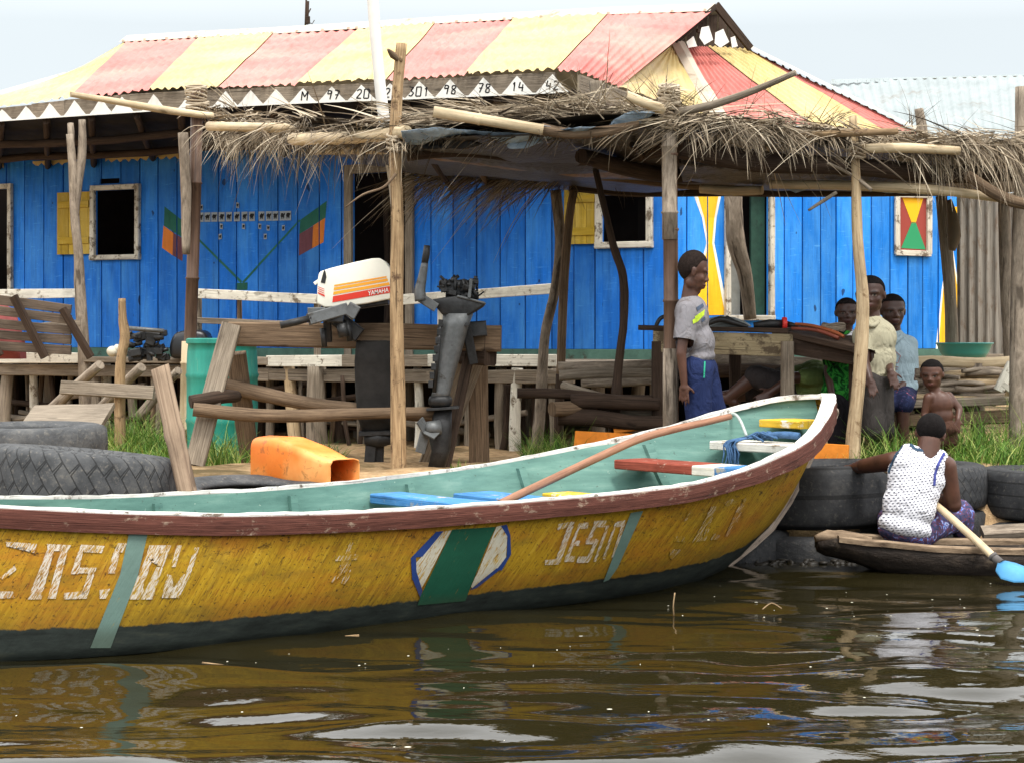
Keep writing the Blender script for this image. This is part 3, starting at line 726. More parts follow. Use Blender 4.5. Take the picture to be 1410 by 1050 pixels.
# poster board beside the door
b=MB(); mid=lambda x,y,o=.02:(lambda l,z:C0+AR*l+NR*o+V(0,0,z))(*fr(x,y))
fm=MB()
for (x0,y0),(x1,y1) in (((1233,270),(1233,350)),((1277,272),(1277,350)),((1231,268),(1279,270)),((1231,348),(1279,350))): fm.plank(mid(x0,y0,.03),mid(x1,y1,.03),.055,.03,NR,jit=.003)
pb=fm.build('poster_frame',M['frame'],HOUSE)
def pp(poly,m,name,o):
    mb=MB(); mb.poly([mid(x,y,o) for x,y in poly]); return mb.build(name,m,pb)
pp([(1234,270),(1276,272),(1276,349),(1234,348)],prd,'poster_field',.018); pp([(1240,271),(1270,272),(1259,308),(1254,308)],py_,'poster_shape',.021); pp([(1254,306),(1259,306),(1273,344),(1239,342)],pgr,'poster_shape',.021)
# frames, shutters, door
def frame_of(h,org,a,n,name,m,w=.075,sides='lrtb',o=.03,th=.05):
    mb=MB(); f=lambda l,z:org+a*l+n*o+V(0,0,z)
    if 'r' in sides: mb.plank(f(h[0]-w/2,h[2]-w),f(h[0]-w/2,h[3]+w),w,th,n,jit=.003)
    if 'l' in sides: mb.plank(f(h[1]+w/2,h[2]-w),f(h[1]+w/2,h[3]+w),w,th,n,jit=.003)
    if 't' in sides: mb.plank(f(h[0],h[3]+w/2),f(h[1],h[3]+w/2),w,th,n,jit=.003)
    if 'b' in sides: mb.plank(f(h[0]-w,h[2]-w/2),f(h[1]+w,h[2]-w/2),w,th+.01,n,jit=.003)
    return mb.build(name,m,HOUSE)
frame_of(hL0,C0,AL,NL,'window_frame',M['frame'],.055,'rtb'); frame_of(hW1,C0,AL,NL,'window_frame',M['frame'],.055); frame_of(hW2,C0,AL,NL,'window_frame',M['frame'],.06)
frame_of(hD,C0,AL,NL,'door_frame',M['grey_wood'],.085,'lrt'); frame_of(hS,C0,AR,NR,'window_frame',M['frame'],.05)
def shutter(f,a,n,x0,y0,x1,y1,nm='shutter'):
    mb=MB(); l0,z0=f(x0,y1); l1,z1=f(x1,y0); lo,hi=min(l0,l1),max(l0,l1)
    for i in range(3):
        la=lo+(hi-lo)*i/3; lb=lo+(hi-lo)*(i+1)/3; c=C0+a*((la+lb)/2)+n*.035
        mb.plank(c+V(0,0,z0),c+V(0,0,z1),lb-la-.004,.02,n,jit=.002)
    s=mb.build(nm,M['yellow_paint'],HOUSE)
    for fz in (.22,.8):
        h=MB(); z=z0+(z1-z0)*fz; h.plank(C0+a*(lo+.03)+n*.055+V(0,0,z),C0+a*(hi-.03)+n*.055+V(0,0,z),.07,.02,n,jit=.002); h.build('batten',M['yellow_paint'],s)
shutter(fl,AL,NL,82,264,130,351); shutter(fl,AL,NL,779,258,826,337)
mb=MB(); l0,z0=fr(1037,434); l1,z1=fr(1056,264); c=C0+AR*((l0+l1)/2)-NR*.05; mb.plank(c+V(0,0,z0),c+V(0,0,z1),abs(l1-l0),.03,NR)
mb.build('door',plain('dark green door paint',S(30,62,50),.6,.3,0,.3,12,.2,(S(22,30,26),.58)),HOUSE)
mb=MB(); l0,z0=fr(1004,434); l1,z1=fr(1036,264); c=C0+AR*((l0+l1)/2)-NR*.25; mb.plank(c+V(0,0,z0),c+V(0,0,z1),abs(l1-l0)*1.1,.03,NR); mb.build('curtain',plain('grey curtain cloth',S(150,148,138),.9,.1,0,.3,5,.3),HOUSE)
# room behind, plinth, skirts added down to the ground to block light underneath
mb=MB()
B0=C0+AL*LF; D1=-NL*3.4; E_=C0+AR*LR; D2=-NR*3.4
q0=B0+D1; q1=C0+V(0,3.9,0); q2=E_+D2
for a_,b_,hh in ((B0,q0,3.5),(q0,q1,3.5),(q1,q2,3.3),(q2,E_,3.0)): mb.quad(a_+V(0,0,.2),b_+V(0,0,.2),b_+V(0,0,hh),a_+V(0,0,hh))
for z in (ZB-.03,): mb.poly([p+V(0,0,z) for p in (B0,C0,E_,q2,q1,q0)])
mb.build('interior_wall_and_shade_skirt',M['inside'],HOUSE)
pl=MB(); pl.plank(C0+NL*.02+V(0,0,1.125),B0+NL*.02+V(0,0,1.125),.095,.03,NL,jit=.002,seg=20); pl.plank(C0+NR*.02+V(0,0,1.125),E_+NR*.02+V(0,0,1.125),.095,.03,NR,jit=.002,seg=12)
pl.build('plinth',plain('dull green plinth paint',S(74,104,92),.75,.2,0,.3,9,.2,(S(60,56,46),.58)),HOUSE)
# something hanging in the doorway: old sacking and poles
mb=MB(); l,z=fl(520,300)
for dx,h,r in ((.0,2.0,.05),(.12,1.9,.035),(-.14,1.7,.03)):
    p=C0+AL*(l+dx)-NL*.35; mb.tube([p+V(0,0,1.15),p+V(.03,.02,1.9),p+V(-.02,0,1.2+h)],[r,r*1.1,r*.8],8,jit=.1,smooth=4)
mb.build('hanging_bundle',M['dark_wood'],HOUSE)
# picture cards stuck on the wall
card=plain('paper card',S(150,158,164),.9,.1,0,.12,30,0)
def sticker(px,py,w,h,kind_,rot=0):
    l,z=fl(px,py); l2,_=fl(px+w,py); _,z2=fl(px,py+h); wm=abs(l2-l); hm=abs(z2-z)
    f=lambda x,y,o:C0+AL*(l-x*wm*math.cos(rot)-0)+NL*o+V(0,0,z+y*hm+x*wm*math.sin(rot))
    mb=MB(); 
    mb.quad(f(-.46,-.5,.011),f(.46,-.5,.011),f(.46,.5,.011),f(-.46,.5,.011),0)
    rg=random.Random(int(px*7))
    if kind_:
        pts=[]
        for j in range(12):
            a=2*math.pi*j/12; r=.27*(1+.25*rg.uniform(-1,1)); pts.append((r*1.15*math.cos(a),.06+.8*r*math.sin(a)))
        mb.poly([f(x,y,.0125) for x,y in pts],1)
        for x in (-.2,-.08,.1,.2): mb.quad(f(x-.04,-.3,.0126),f(x+.03,-.3,.0126),f(x+.04,0,.0126),f(x-.04,0,.0126),1)
        mb.quad(f(.18,.05,.0127),f(.38,.1,.0127),f(.36,.3,.0127),f(.2,.25,.0127),1)
    mb.build('picture_card',[card,M['ink']],HOUSE)
for i,px in enumerate((277,286.5,296,306,316,327,337.5,347.5,361,371,380,390,397.5)): sticker(px,299.5-i*.18,9,13,True,0)
for px,py in ((305.5,312),(304,326),(336,312),(358.5,312),(370,314),(366,326),(391,314),(328,283),(278,286)): sticker(px,py,4.5,7.5,True,rnd(-.2,.2))
# ---------------- roof
def Ye(px): return 15.89/(1+.5095*(px-705)/F)
R2=V(2.186,20.3,0); R1=V(-4.87,23.9,0)
def plan_hit(px,A,B):
    x=(px-705)/F; d=B-A; t=(x*A.y-A.x)/(d.x-x*d.y); return A.y+t*d.y
def Rp(px,dy=0):
    y=float(np.interp(px,[175,275,378,495,600,708,838,955,985],[55,49,44,37,30,24,17,13,12])); return P(px,y+dy,plan_hit(px,R1,R2))
def Ep(px,dy=0,off=0):
    y=float(np.interp(px,[-90,0,95,205,300,408,532,640,765,795],[158,146,134,125,121,117,110,103,97,98])); return P(px,y+dy,Ye(px)+off)
E2=Ep(795); E3=P(985,166,18.8)
def Sp(px): return P(px,float(np.interp(px,[795,985],[98,166])),plan_hit(px,E2*1,E3*1))
roof=MB()
def patch(p00,p10,p01,p11,mi,ncorr,amp=.010,off=0,rows=7,over=.03):
    nrm=(p10-p00).cross(p01-p00).normalized()
    if nrm.z<0: nrm=-nrm
    k0=len(roof.v); nc=int(ncorr*6)
    for i in range(rows+1):
        t=i/rows
        for j in range(nc+1):
            s_=j/nc; p=(p00.lerp(p10,s_)).lerp(p01.lerp(p11,s_),t)
            h=amp*math.sin(2*math.pi*ncorr*s_)*(1+.5*mnoise.noise(p*1.1))-(.012 if (t>.5 and rows>6) else 0)
            if i==0: p=p+(p00-p01)*(.012*rnd(-1,1))
            roof.v.append(p+nrm*(h+off*2+.012*mnoise.noise(p*1.5)))
    for i in range(rows):
        for j in range(nc):
            a=k0+i*(nc+1)+j; roof.face((a,a+1,a+nc+2,a+nc+1),None,mi,True)
es=[95,205,300,408,532,640,765]; rs=[175,275,378,495,600,708,838]
for i in range(6): patch(Ep(es[i]),Ep(es[i+1]),Rp(rs[i]),Rp(rs[i+1]),i%2,9,off=.006*(i%2))
G1=P(927,61,19.9); G2=P(1030,68,20.6); E4=P(1262,182,19.8)
S1=Sp(854)
# last red strip, with the porch corner
patch(Ep(765),E2,Rp(838),Rp(870),0,3); patch(E2,S1,Rp(870),Rp(984),0,7)
patch(S1,E3,G1,G1+V(.04,.03,0),1,6)                                         # cream hip triangle
patch(Ep(-90),Ep(95),P(90,106,22.2),Rp(175,1),1,14)                           # left hip
e3b=P(990,167,18.7)
def lerpE(t): return E3.lerp(E4,t)
patch(lerpE(.02),lerpE(.47),G1.lerp(G2,.18),G1.lerp(G2,.46),0,9); patch(lerpE(.47),lerpE(.82),G1.lerp(G2,.46),G2,1,8,off=.006); patch(lerpE(.82),E4,G2,G2+V(.05,.05,-.01),0,6)
# rear slopes, never seen from the water
bk=V(1.5,3.2,-.9)
patch(Rp(175),Rp(985),Rp(175)+bk,Rp(985)+bk,2,40); patch(G2,E4,G2+bk,E4+bk,2,20); patch(Rp(175),Rp(175)+bk,P(90,106,22.2),P(90,106,22.2)+bk,2,10)
roof.build('roof',[M['roof_red'],M['roof_yellow'],M['zinc']],HOUSE)
cap=MB()
for a_,b_ in zip([175,275,378,495,600,708,838],[275,378,495,600,708,838,985]):
    A=Rp(a_);B=Rp(b_); dn=V(-.25,-.5,-.32)*.30
    cap.quad(A+dn+V(0,0,.045),B+dn+V(0,0,.045),B+V(0,0,.055),A+V(0,0,.055)); cap.quad(A+V(0,0,.055),B+V(0,0,.055),B-dn*V(1,1,-1)+V(0,0,.045),A-dn*V(1,1,-1)+V(0,0,.045))
    for s_ in np.linspace(.05,.95,4):
        p=A.lerp(B,float(s_))+dn*.9+V(0,0,.05); cap.box(p,.03,.03,.03)
def capline(A,B,w0,w1):
    d=(B-A).normalized(); sd=d.cross(V(0,0,1)).normalized(); m=6; pv=None
    for i in range(m+1):
        c=A.lerp(B,i/m)+V(0,-.02,.05); w=w0+(w1-w0)*i/m+rnd(-.01,.01); cur=(c-sd*w-V(0,0,.03),c,c+sd*w-V(0,0,.03))
        if pv: cap.quad(pv[0],cur[0],cur[1],pv[1]); cap.quad(pv[1],cur[1],cur[2],pv[2])
        pv=cur
cap.build('ridge_cap',M['ridge'],HOUSE); cap=MB()
capline(G1+V(.04,-.03,0),E3+V(.02,-.03,0),.07,.11); cap.build('ridge_cap',M['ridge'],HOUSE); cap=MB(); capline(G2,E4,.07,.07); cap.build('ridge_cap',M['ridge'],HOUSE); cap=MB(); capline(P(90,106,22.2),Ep(-90),.05,.05)
cap.build('ridge_cap',M['ridge'],HOUSE)
# gablet
gb=MB(); T=Rp(985); a_,b_=P(932,62,19.85),P(1030,68,20.5)
for i in range(7):
    s0,s1=i/7,(i+1)/7; lo0=a_.lerp(b_,s0); lo1=a_.lerp(b_,s1-.02)
    h=lambda s:1-abs(2*s-1)
    t0=lo0+(T-a_.lerp(b_,.5))*h(s0); t1=lo1+(T-a_.lerp(b_,.5))*h(s1-.02); gb.quad(lo0+V(0,.1,0),lo1+V(0,.1,0),t1+V(0,.1,0),t0+V(0,.1,0))
gb.plank(T+V(0,-.05,.03),b_+V(.02,-.05,0),.09,.03,V(.4,-.9,.1),jit=.006); gb.plank(T+V(0,-.04,.02),a_+V(-.02,-.05,.02),.06,.03,V(.4,-.9,.1),jit=.006); gb.plank(P(960,42,19.8),P(1012,62,20.2),.05,.03,V(.4,-.9,.1),jit=.01)
g_=gb.build('gable',M['dark_wood'],HOUSE)
tt=MB()
for poly in ([(966,38),(976,36),(982,55),(970,62),(963,52)],[(985,45),(996,40),(1004,58),(992,66),(984,60)],[(945,58),(955,50),(960,64),(948,66)],[(1006,52),(1012,50),(1016,64),(1008,66)]):
    tt.poly([P(x,y,19.6+.006*(x-960)) for x,y in poly])
tt.build('torn_sheet',M['white_paint'],g_)
# fascia with numbered white triangles
fa=MB(); fy=lambda px:float(np.interp(px,[-90,0,103,260,400,605,790,795],[177,168,161,151,144,136,128,127]))
fp=lambda px,y,o=0:P(px,y,Ye(px)+.03-o)
ks=list(range(-90,796,45))
for x0,x1 in zip(ks,ks[1:]):
    t0,t1=Ep(x0).z,Ep(x1).z
    a_=fp(x0,fy(x0)-1);b_=fp(x1,fy(x1)-1); ta=fp(x0,(Ep(x0).z-HC)*-F/Ye(x0)+H+3); tb=fp(x1,(Ep(x1).z-HC)*-F/Ye(x1)+H+3)
    fa.plank((a_+ta)/2,(b_+tb)/2,(ta-a_).length,.03,NL,jit=.0015)
A=Sp(797); Bq=Sp(925)
fa.plank(A+V(0,0,-.11),Bq+V(0,0,-.12),.17,.03,(.9,-.4,0),jit=.004)
fas=fa.build('fascia',M['grey_wood'],HOUSE)
tr=MB()
for px in (3,36,69,103,139,168,212,262,310,345,380,417,457,498,537,578,619.5,666,712,760):
    w=float(np.interp(px,[0,300,760],[15,18,23])); b0=fy(px); top=Ep(px); ty=H-(top.z-HC)*F/Ye(px)+5
    pts=[(px-w,fy(px-w)-1.5),(px+w,fy(px+w)-1.5)]
    for s_ in (.35,.7): pts.append((px+w*(1-s_)*.95,fy(px+w*(1-s_))+(ty-b0)*s_-1))
    pts.append((px+rnd(-1,1),ty))
    for s_ in (.7,.35): pts.append((px-w*(1-s_)*.95,fy(px-w*(1-s_))+(ty-b0)*s_-1))
    tr.poly([fp(x,y,.021) for x,y in pts])
for x0,x1 in zip(ks,ks[1:]): tr.quad(fp(x0,fy(x0)-2.5,.022),fp(x1,fy(x1)-2.5,.022),fp(x1,fy(x1)-.5,.022),fp(x0,fy(x0)-.5,.022))
tr.build('painted_triangles',M['white_paint'],fas)
GL={'0':[[(0,0),(.5,0),(.5,1),(0,1),(0,0)]],'1':[[(.15,.75),(.3,1),(.3,0)]],'2':[[(0,.8),(.2,1),(.45,.9),(.45,.65),(0,0),(.5,0)]],'3':[[(0,1),(.45,.95),(.2,.6),(.5,.35),(.3,0),(0,.08)]],
    '4':[[(.1,1),(0,.4),(.5,.4)],[(.4,.75),(.4,0)]],'7':[[(0,1),(.5,1),(.2,0)],[(.1,.5),(.45,.5)]],'8':[[(.45,.9),(.1,.95),(.05,.65),(.45,.35),(.4,0),(.05,.05),(.1,.4),(.45,.7),(.45,.9)]],'9':[[(.45,.9),(.1,1),(.05,.6),(.45,.65),(.45,.9),(.35,0)]],'M':[[(0,0),(0,1),(.3,.4),(.6,1),(.6,0)]]}
nm=MB()
for px,tx in ((419,'M'),(459,'97'),(500,'20'),(539,'28'),(577,'301'),(620,'98'),(667,'78'),(713,'14'),(761,'42')):
    hh=12.5; x=px-5.2*len(tx)+1; by=fy(px)-4.5 if px<600 else fy(px)-5.5
    for chh in tx:
        for pl_ in GL[chh]:
            for (x0,y0),(x1,y1) in zip(pl_,pl_[1:]):
                X0,Y0,X1,Y1=x+x0*13+y0*1.5,by-y0*hh,x+x1*13+y1*1.5,by-y1*hh
                dx,dy=X1-X0,Y1-Y0; L=math.hypot(dx,dy)+1e-6; ox,oy=-dy/L*.85,dx/L*.85
                nm.quad(*[fp(a1,b1,.0235) for a1,b1 in ((X0-ox,Y0-oy),(X1-ox,Y1-oy),(X1+ox,Y1+oy),(X0+ox,Y0+oy))])
        x+=10
nm.build('painted_numbers',M['ink'],fas)
# porch ceiling, wall plate, rafters
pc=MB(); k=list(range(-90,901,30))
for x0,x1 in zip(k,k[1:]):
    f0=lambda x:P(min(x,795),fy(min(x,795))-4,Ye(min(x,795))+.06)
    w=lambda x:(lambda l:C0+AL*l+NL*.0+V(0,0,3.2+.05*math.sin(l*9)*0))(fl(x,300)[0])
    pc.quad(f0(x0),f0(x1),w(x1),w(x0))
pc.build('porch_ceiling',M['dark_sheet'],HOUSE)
for i,px in enumerate(range(-60,800,62)):
    l=fl(px+rnd(-10,25),300)[0]; a_=P(px,fy(px),Ye(px)+.08)-V(0,0,.02); b_=C0+AL*l+V(0,0,3.13+rnd(-.03,.02)); rf=MB(); rf.tube([a_,(a_+b_)/2+V(0,0,-.02),b_],.035,8,jit=.08); rf.build('rafter',M['dark_wood'],HOUSE)
for o,z in ((.5,3.15),(1.1,3.22)):
    rf=MB(); rf.tube([C0+AL*t+NL*o+V(0,0,z+.02*math.sin(t*3)) for t in np.linspace(-.1,LF,12)],.04,8,jit=.06); rf.build('rafter',M['dark_wood'],HOUSE)
lv=MB()   # pale teeth painted for daylight peeking in where wall and porch roof meet
for x0 in range(-60,260,4):
    if mnoise.noise(V(x0*.02,1,1))<-.05: continue
    p0=C0+AL*fl(x0,220)[0]+NL*.035; p1=C0+AL*fl(x0+4.2,220)[0]+NL*.035
    h0=.02*math.sin(x0*.55); h1=.02*math.sin((x0+4)*.55)
    lv.quad(p0+V(0,0,3.13+h0),p1+V(0,0,3.13+h1),p1+V(0,0,3.17),p0+V(0,0,3.17))
lv.build('daylight_peeks',M['roof_yellow'],HOUSE)
# ---------------- porch deck on stilts
DECK=thing('porch_deck','grey plank porch deck on crooked stilts along the front of the blue house','deck',(0,16,.3))
dk=MB()
for i in range(9):
    o=.10+i*.19; a_=C0+NL*o+AL*-.35; b_=C0+NL*o+AL*LF
    dk.plank(a_+V(0,0,1.06+rnd(-.006,.006)),b_+V(0,0,1.06+rnd(-.006,.006)),.18,.04,(0,0,1),jit=.004,seg=24)
dk.build('planking',M['grey_wood'],DECK)
ed=MB(); o=1.82
def D(px,z,oo=0):   # point on the deck's front edge plane
    p=on_plane(px,400,C0+NL*(o+oo),NL); return V(p.x,p.y,z)
for x0,x1,z,m in ((-60,118,1.085,0),(368,472,1.075,0),(470,590,1.08,1),(590,767,1.09,0)): ed.plank(D(x0,z),D(x1,z+.006),.10,.035,NL,jit=.003,mi=m)
ed.plank(D(118,1.075),D(250,1.07),.045,.05,NL,jit=.005,mi=1); ed.plank(D(250,1.08),D(370,1.075),.07,.05,NL,jit=.005,mi=1)
for x0,x1,z in ((-60,250,.97),(230,372,.96),(366,440,.955),(440,600,.95),(590,790,.955)): ed.plank(D(x0,z,-.06),D(x1,z+rnd(-.01,.01),-.06),.11,.06,NL,jit=.006,mi=1)
ed.build('edge_board',[M['white_board'],M['grey_wood']],DECK)
rg=random.Random(4)
def stilt(px,oo,r,m,lean=0,top=1.03):
    p=D(px,top,oo); b_=D(px+lean,.22,oo); mb=MB(); mb.tube([b_,b_.lerp(p,.4)+V(rg.uniform(-.03,.03),0,0),p],[r*1.1,r,r*.95],9,jit=.08,smooth=4); mb.build('stilt',m,DECK)
for px,oo,r,m,le in ((-20,-.15,.05,'grey_wood',0),(12,-.1,.06,'grey_wood',-4),(46,-.2,.045,'white_board',3),(70,-.4,.05,'grey_wood',-3),(98,-.3,.03,'grey_wood',2),(128,-.1,.065,'grey_wood',4),(146,-.3,.05,'white_board',-6),(178,-.25,.045,'grey_wood',5),(214,-.1,.05,'grey_wood',-2),(236,-.3,.04,'dark_wood',3),
      (372,-.35,.04,'grey_wood',0),(398,-.08,.055,'pale_pole',12),(436,-.05,.09,'grey_wood',3),(470,-.3,.05,'dark_wood',0),(500,-.25,.05,'grey_wood',2),(545,-.3,.05,'grey_wood',-3),(575,-.2,.04,'white_board',0),(618,-.1,.05,'grey_wood',0),(641,-.15,.04,'grey_wood',3),(690,-.2,.05,'grey_wood',2),(712,-.08,.05,'white_board',-2),(738,-.3,.05,'dark_wood',0),(760,-.1,.045,'grey_wood',4)):
    stilt(px,oo,r,M[m],le)
for i in range(22):
    stilt(rg.choice([rg.uniform(-20,250),rg.uniform(360,775)]),rg.uniform(-.5,.05),rg.uniform(.018,.036),M[rg.choice(['grey_wood','bark_pole','dark_wood','brown_wood'])],rg.uniform(-16,16),rg.uniform(.8,1.03))
for i in range(12):
    x=rg.choice([rg.uniform(-30,160),rg.uniform(360,640)]); y=rg.uniform(530,600); q=MB(); a_=D(x,1,-.15-.02*i); b_=D(x+rg.uniform(60,150),1,-.15-.02*i); zz_=HC-(y-H)*a_.y/F; q.tube([V(a_.x,a_.y,zz_),V(b_.x,b_.y,zz_+rg.uniform(-.14,.14))],rg.uniform(.02,.032),8,jit=.05); q.build('cross_pole',M[rg.choice(['grey_wood','bark_pole','dark_wood'])],DECK)
for oo in (-.8,-1.4,-2.2):
    for px in range(-40,900,58): stilt(px+rg.uniform(-20,20),oo,rg.uniform(.04,.07),M[rg.choice(['grey_wood','dark_wood'])],rg.uniform(-5,5))
# diagonal braces at the left
for a_,b_,r in (((68,566,15.4),(138,502,15.0),.044),((132,570,15.4),(195,505,15.0),.044),((190,575,15.2),(246,510,15.0),.038),((60,530,14.9),(103,470,15.2),.0)):
    if r: m=MB(); m.tube([P(*a_),P((a_[0]+b_[0])/2+2,(a_[1]+b_[1])/2-3,15.2),P(*b_)],[r*1.1,r,r*.9],10,jit=.05,smooth=3); m.build('brace',M['bark_pole'],DECK)
m=MB(); m.plank(P(84,533,14.6),P(212,541,14.5),.10,.04,(0,-1,.2),jit=.004); m.build('cross_board',M['grey_wood'],DECK)
# railing
def railb(a_,b_,w,m,nm='rail',t=.03): q=MB(); q.plank(P(*a_),P(*b_),w,t,NL,jit=.004,bow=rnd(-.01,.01)); q.build(nm,M[m],DECK)
def DY(px,oo=0): return D(px,1,oo).y
railb((-60,405,DY(-60,.03)),(106,404,DY(106,.03)),.085,'white_board'); railb((-60,460,DY(-60,.03)),(112,444,DY(112,.03)),.06,'grey_wood')
railb((268,404,DY(268,.03)),(437,412,DY(437,.03)),.085,'white_board'); railb((268,441,DY(268,.03)),(420,447,DY(420,.03)),.05,'grey_wood'); railb((552,413,DY(552,.03)),(768,397,DY(768,.03)),.085,'white_board')
for x,y0,y1,m_,w in ((272,408,466,'grey_wood',.07),(330,412,470,'brown_wood',.022),(608,405,492,'white_board',.06),(437,412,490,'grey_wood',.05)):
    q=MB(); q.plank(P(x,y0,DY(x,-.02)),P(x,y1,DY(x,-.02)),w,.05,NL,jit=.004); q.build('baluster',M[m_],DECK)
# porch posts
def post(name,label,pts,r,m,grp='posts holding up the porch roof',par=None,jit=.06,cat='post',sm=5,n=12):
    q=MB(); q.tube([P(*p) for p in pts],r,n,jit=jit,smooth=sm)
    if par is not None: return q.build(name,M[m],par)
    o_=q.build(name,M[m],None,org=P(*pts[-1])); tag(o_,label,cat,grp); return o_
PP=DY(110)
q=MB(); q.tube([P(96,185,PP),P(101,240,PP),P(103,300,PP),P(108,350,PP),P(110,400,PP),P(116,500,PP),P(118,620,PP)],[.034,.044,.042,.046,.050,.058,.06],12,jit=.07,smooth=4); q.tube([P(113,165,PP+.02),P(113,210,PP+.02),P(107,262,PP),P(104,300,PP)],[.034,.04,.038,.03],10,jit=.08,smooth=4)
q.build('porch_post',M['bark_pole'],DECK)
q=MB(); q.tube([P(97,170,PP+.05),P(99,200,PP+.03)],[.03,.035],8); q.build('porch_post',M['bark_pole'],DECK)
# zinc roofed neighbour and its corrugated wall
SHED=thing('zinc_shed','grey shed with pale zinc roof and rusty corrugated wall behind the palm thatch','shed',(4.8,19.5,.3))
def corr(mb,p00,p10,p01,p11,nc,amp,mi=0,rows=4):
    nrm=(p10-p00).cross(p01-p00).normalized(); k0=len(mb.v); N=int(nc*6)
    for i in range(rows+1):
        for j in range(N+1):
            p=p00.lerp(p10,j/N).lerp(p01.lerp(p11,j/N),i/rows); mb.v.append(p+nrm*(amp*math.sin(2*math.pi*nc*j/N)+.01*mnoise.noise(p*1.2)))
    for i in range(rows):
        for j in range(N): a_=k0+i*(N+1)+j; mb.face((a_,a_+1,a_+N+2,a_+N+1),[(j/N*3,i/rows*2),((j+1)/N*3,i/rows*2),((j+1)/N*3,(i+1)/rows*2),(j/N*3,(i+1)/rows*2)],mi,True)
r_=MB(); corr(r_,P(1180,230,20.5),P(1500,215,19.5),P(1143,112,24.5),P(1500,102,23.5),26,.012)
r_.quad(P(1143,112,24.5),P(1500,102,23.5),P(1520,170,27),P(1160,180,28)); r_.build('roof',M['zinc'],SHED)
r_=MB(); 
for x in range(1145,1500,6): r_.quad(P(x,109.5-.03*(x-1145)*.9,24.3),P(x+5.6,109.5-.03*(x-1145)*.9,24.3),P(x+5.6,115-.03*(x-1145)*.9,24.2),P(x,115-.03*(x-1145)*.9+rnd(-1,1),24.2))
r_.build('ridge_cap',M['zinc'],SHED)
t=NT('rusted corrugated sheet'); uv=t.coord('UV'); n=t.noise(t.mapping(uv,(30,1.2,1)),1,6,.7); n2=t.noise(t.mapping(uv,(6,4,1)),1,6,.7)
c=t.ramp(n,[(.3,S(92,84,74)),(.6,S(146,140,130)),(.8,S(170,164,152))]); c=t.mix(t.ramp(n2,[(.52,0),(.66,.7)]),c,S(104,82,62)); t.color(c); t.rough(.7,.3)
M['rust_sheet']=t.m
r_=MB(); corr(r_,P(1308,489,18.7),P(1470,491,18.2),P(1308,270,18.7),P(1470,262,18.2),13,.02); 
r_.quad(P(1470,491,18.2),P(1470,491,24),P(1470,200,24),P(1470,200,18.2)); r_.build('wall',M['rust_sheet'],SHED)
r_=MB(); r_.plank(P(1305,491,18.6),P(1470,493,18.1),.06,.06,jit=.004)
for x in (1345,1420): r_.tube([P(x,495,18.6),P(x,580,18.6)],.06,8)
r_.build('base_beam',M['grey_wood'],SHED)
# pole and aerial beyond the house
q=MB(); q.tube([P(511,-40,14.2),P(517,50,14.2),P(527,150,14.2),P(541,250,14.2),P(547,350,14.2),P(548,600,14.2)],[.042,.044,.044,.036,.034,.034],12,jit=.04,smooth=4)
o_=q.build('white_pole',plain('white painted pole',S(224,220,212),.7,.3,0,.08,9,.1,(S(150,140,128),.64)),None,org=P(533,560,14.2)); tag(o_,'tall white painted pole rising past the pink and cream roof','pole')
q=MB(); q.tube([P(420,50,23),P(422,-10,23)],.012,6); q.tube([P(424,2,23),P(423,34,23)],.018,6); q.tube([P(424,20,23),P(428,12,23)],.008,5); q.tube([P(421,30,23),P(430,33,23),P(433,28,23)],.006,5); q.box(P(424,28,23),.05,.05,.09)
q.tube([P(420,50,23),P(420,62,23)],.012,6)
o_=q.build('aerial',M['dark_wood'],None,org=P(420,62,23)); tag(o_,'thin dark aerial with small bracket above the striped roof ridge','aerial')
# ================================================================ palm thatch awning on poles
def straw_mat(name,c1,c2,c3):
    t=NT(name); r=t.rand(); c=t.ramp(r,[(.0,c1),(.45,c2),(1,c3)]); 
    t.color(c); t.rough(.8,.2)
    return t.m
M['straw']=straw_mat('dry palm straw',S(92,80,66),S(150,134,112),S(204,190,166))
M['straw_dark']=straw_mat('old brown straw',S(52,44,36),S(94,82,66),S(138,122,100))
def tarp_mat(name,c,c2):
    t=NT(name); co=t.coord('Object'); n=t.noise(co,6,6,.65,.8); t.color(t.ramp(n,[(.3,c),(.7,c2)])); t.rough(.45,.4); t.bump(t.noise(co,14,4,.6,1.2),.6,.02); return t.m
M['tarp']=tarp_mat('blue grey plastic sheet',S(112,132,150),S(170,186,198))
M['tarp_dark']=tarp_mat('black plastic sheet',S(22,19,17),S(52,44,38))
M['sack']=tarp_mat('brown sacking',S(96,72,52),S(140,112,84))
AWN=thing('thatched_awning','sagging dry palm thatch awning on crooked wooden poles in front of the blue house','awning',(1.0,13,.4))
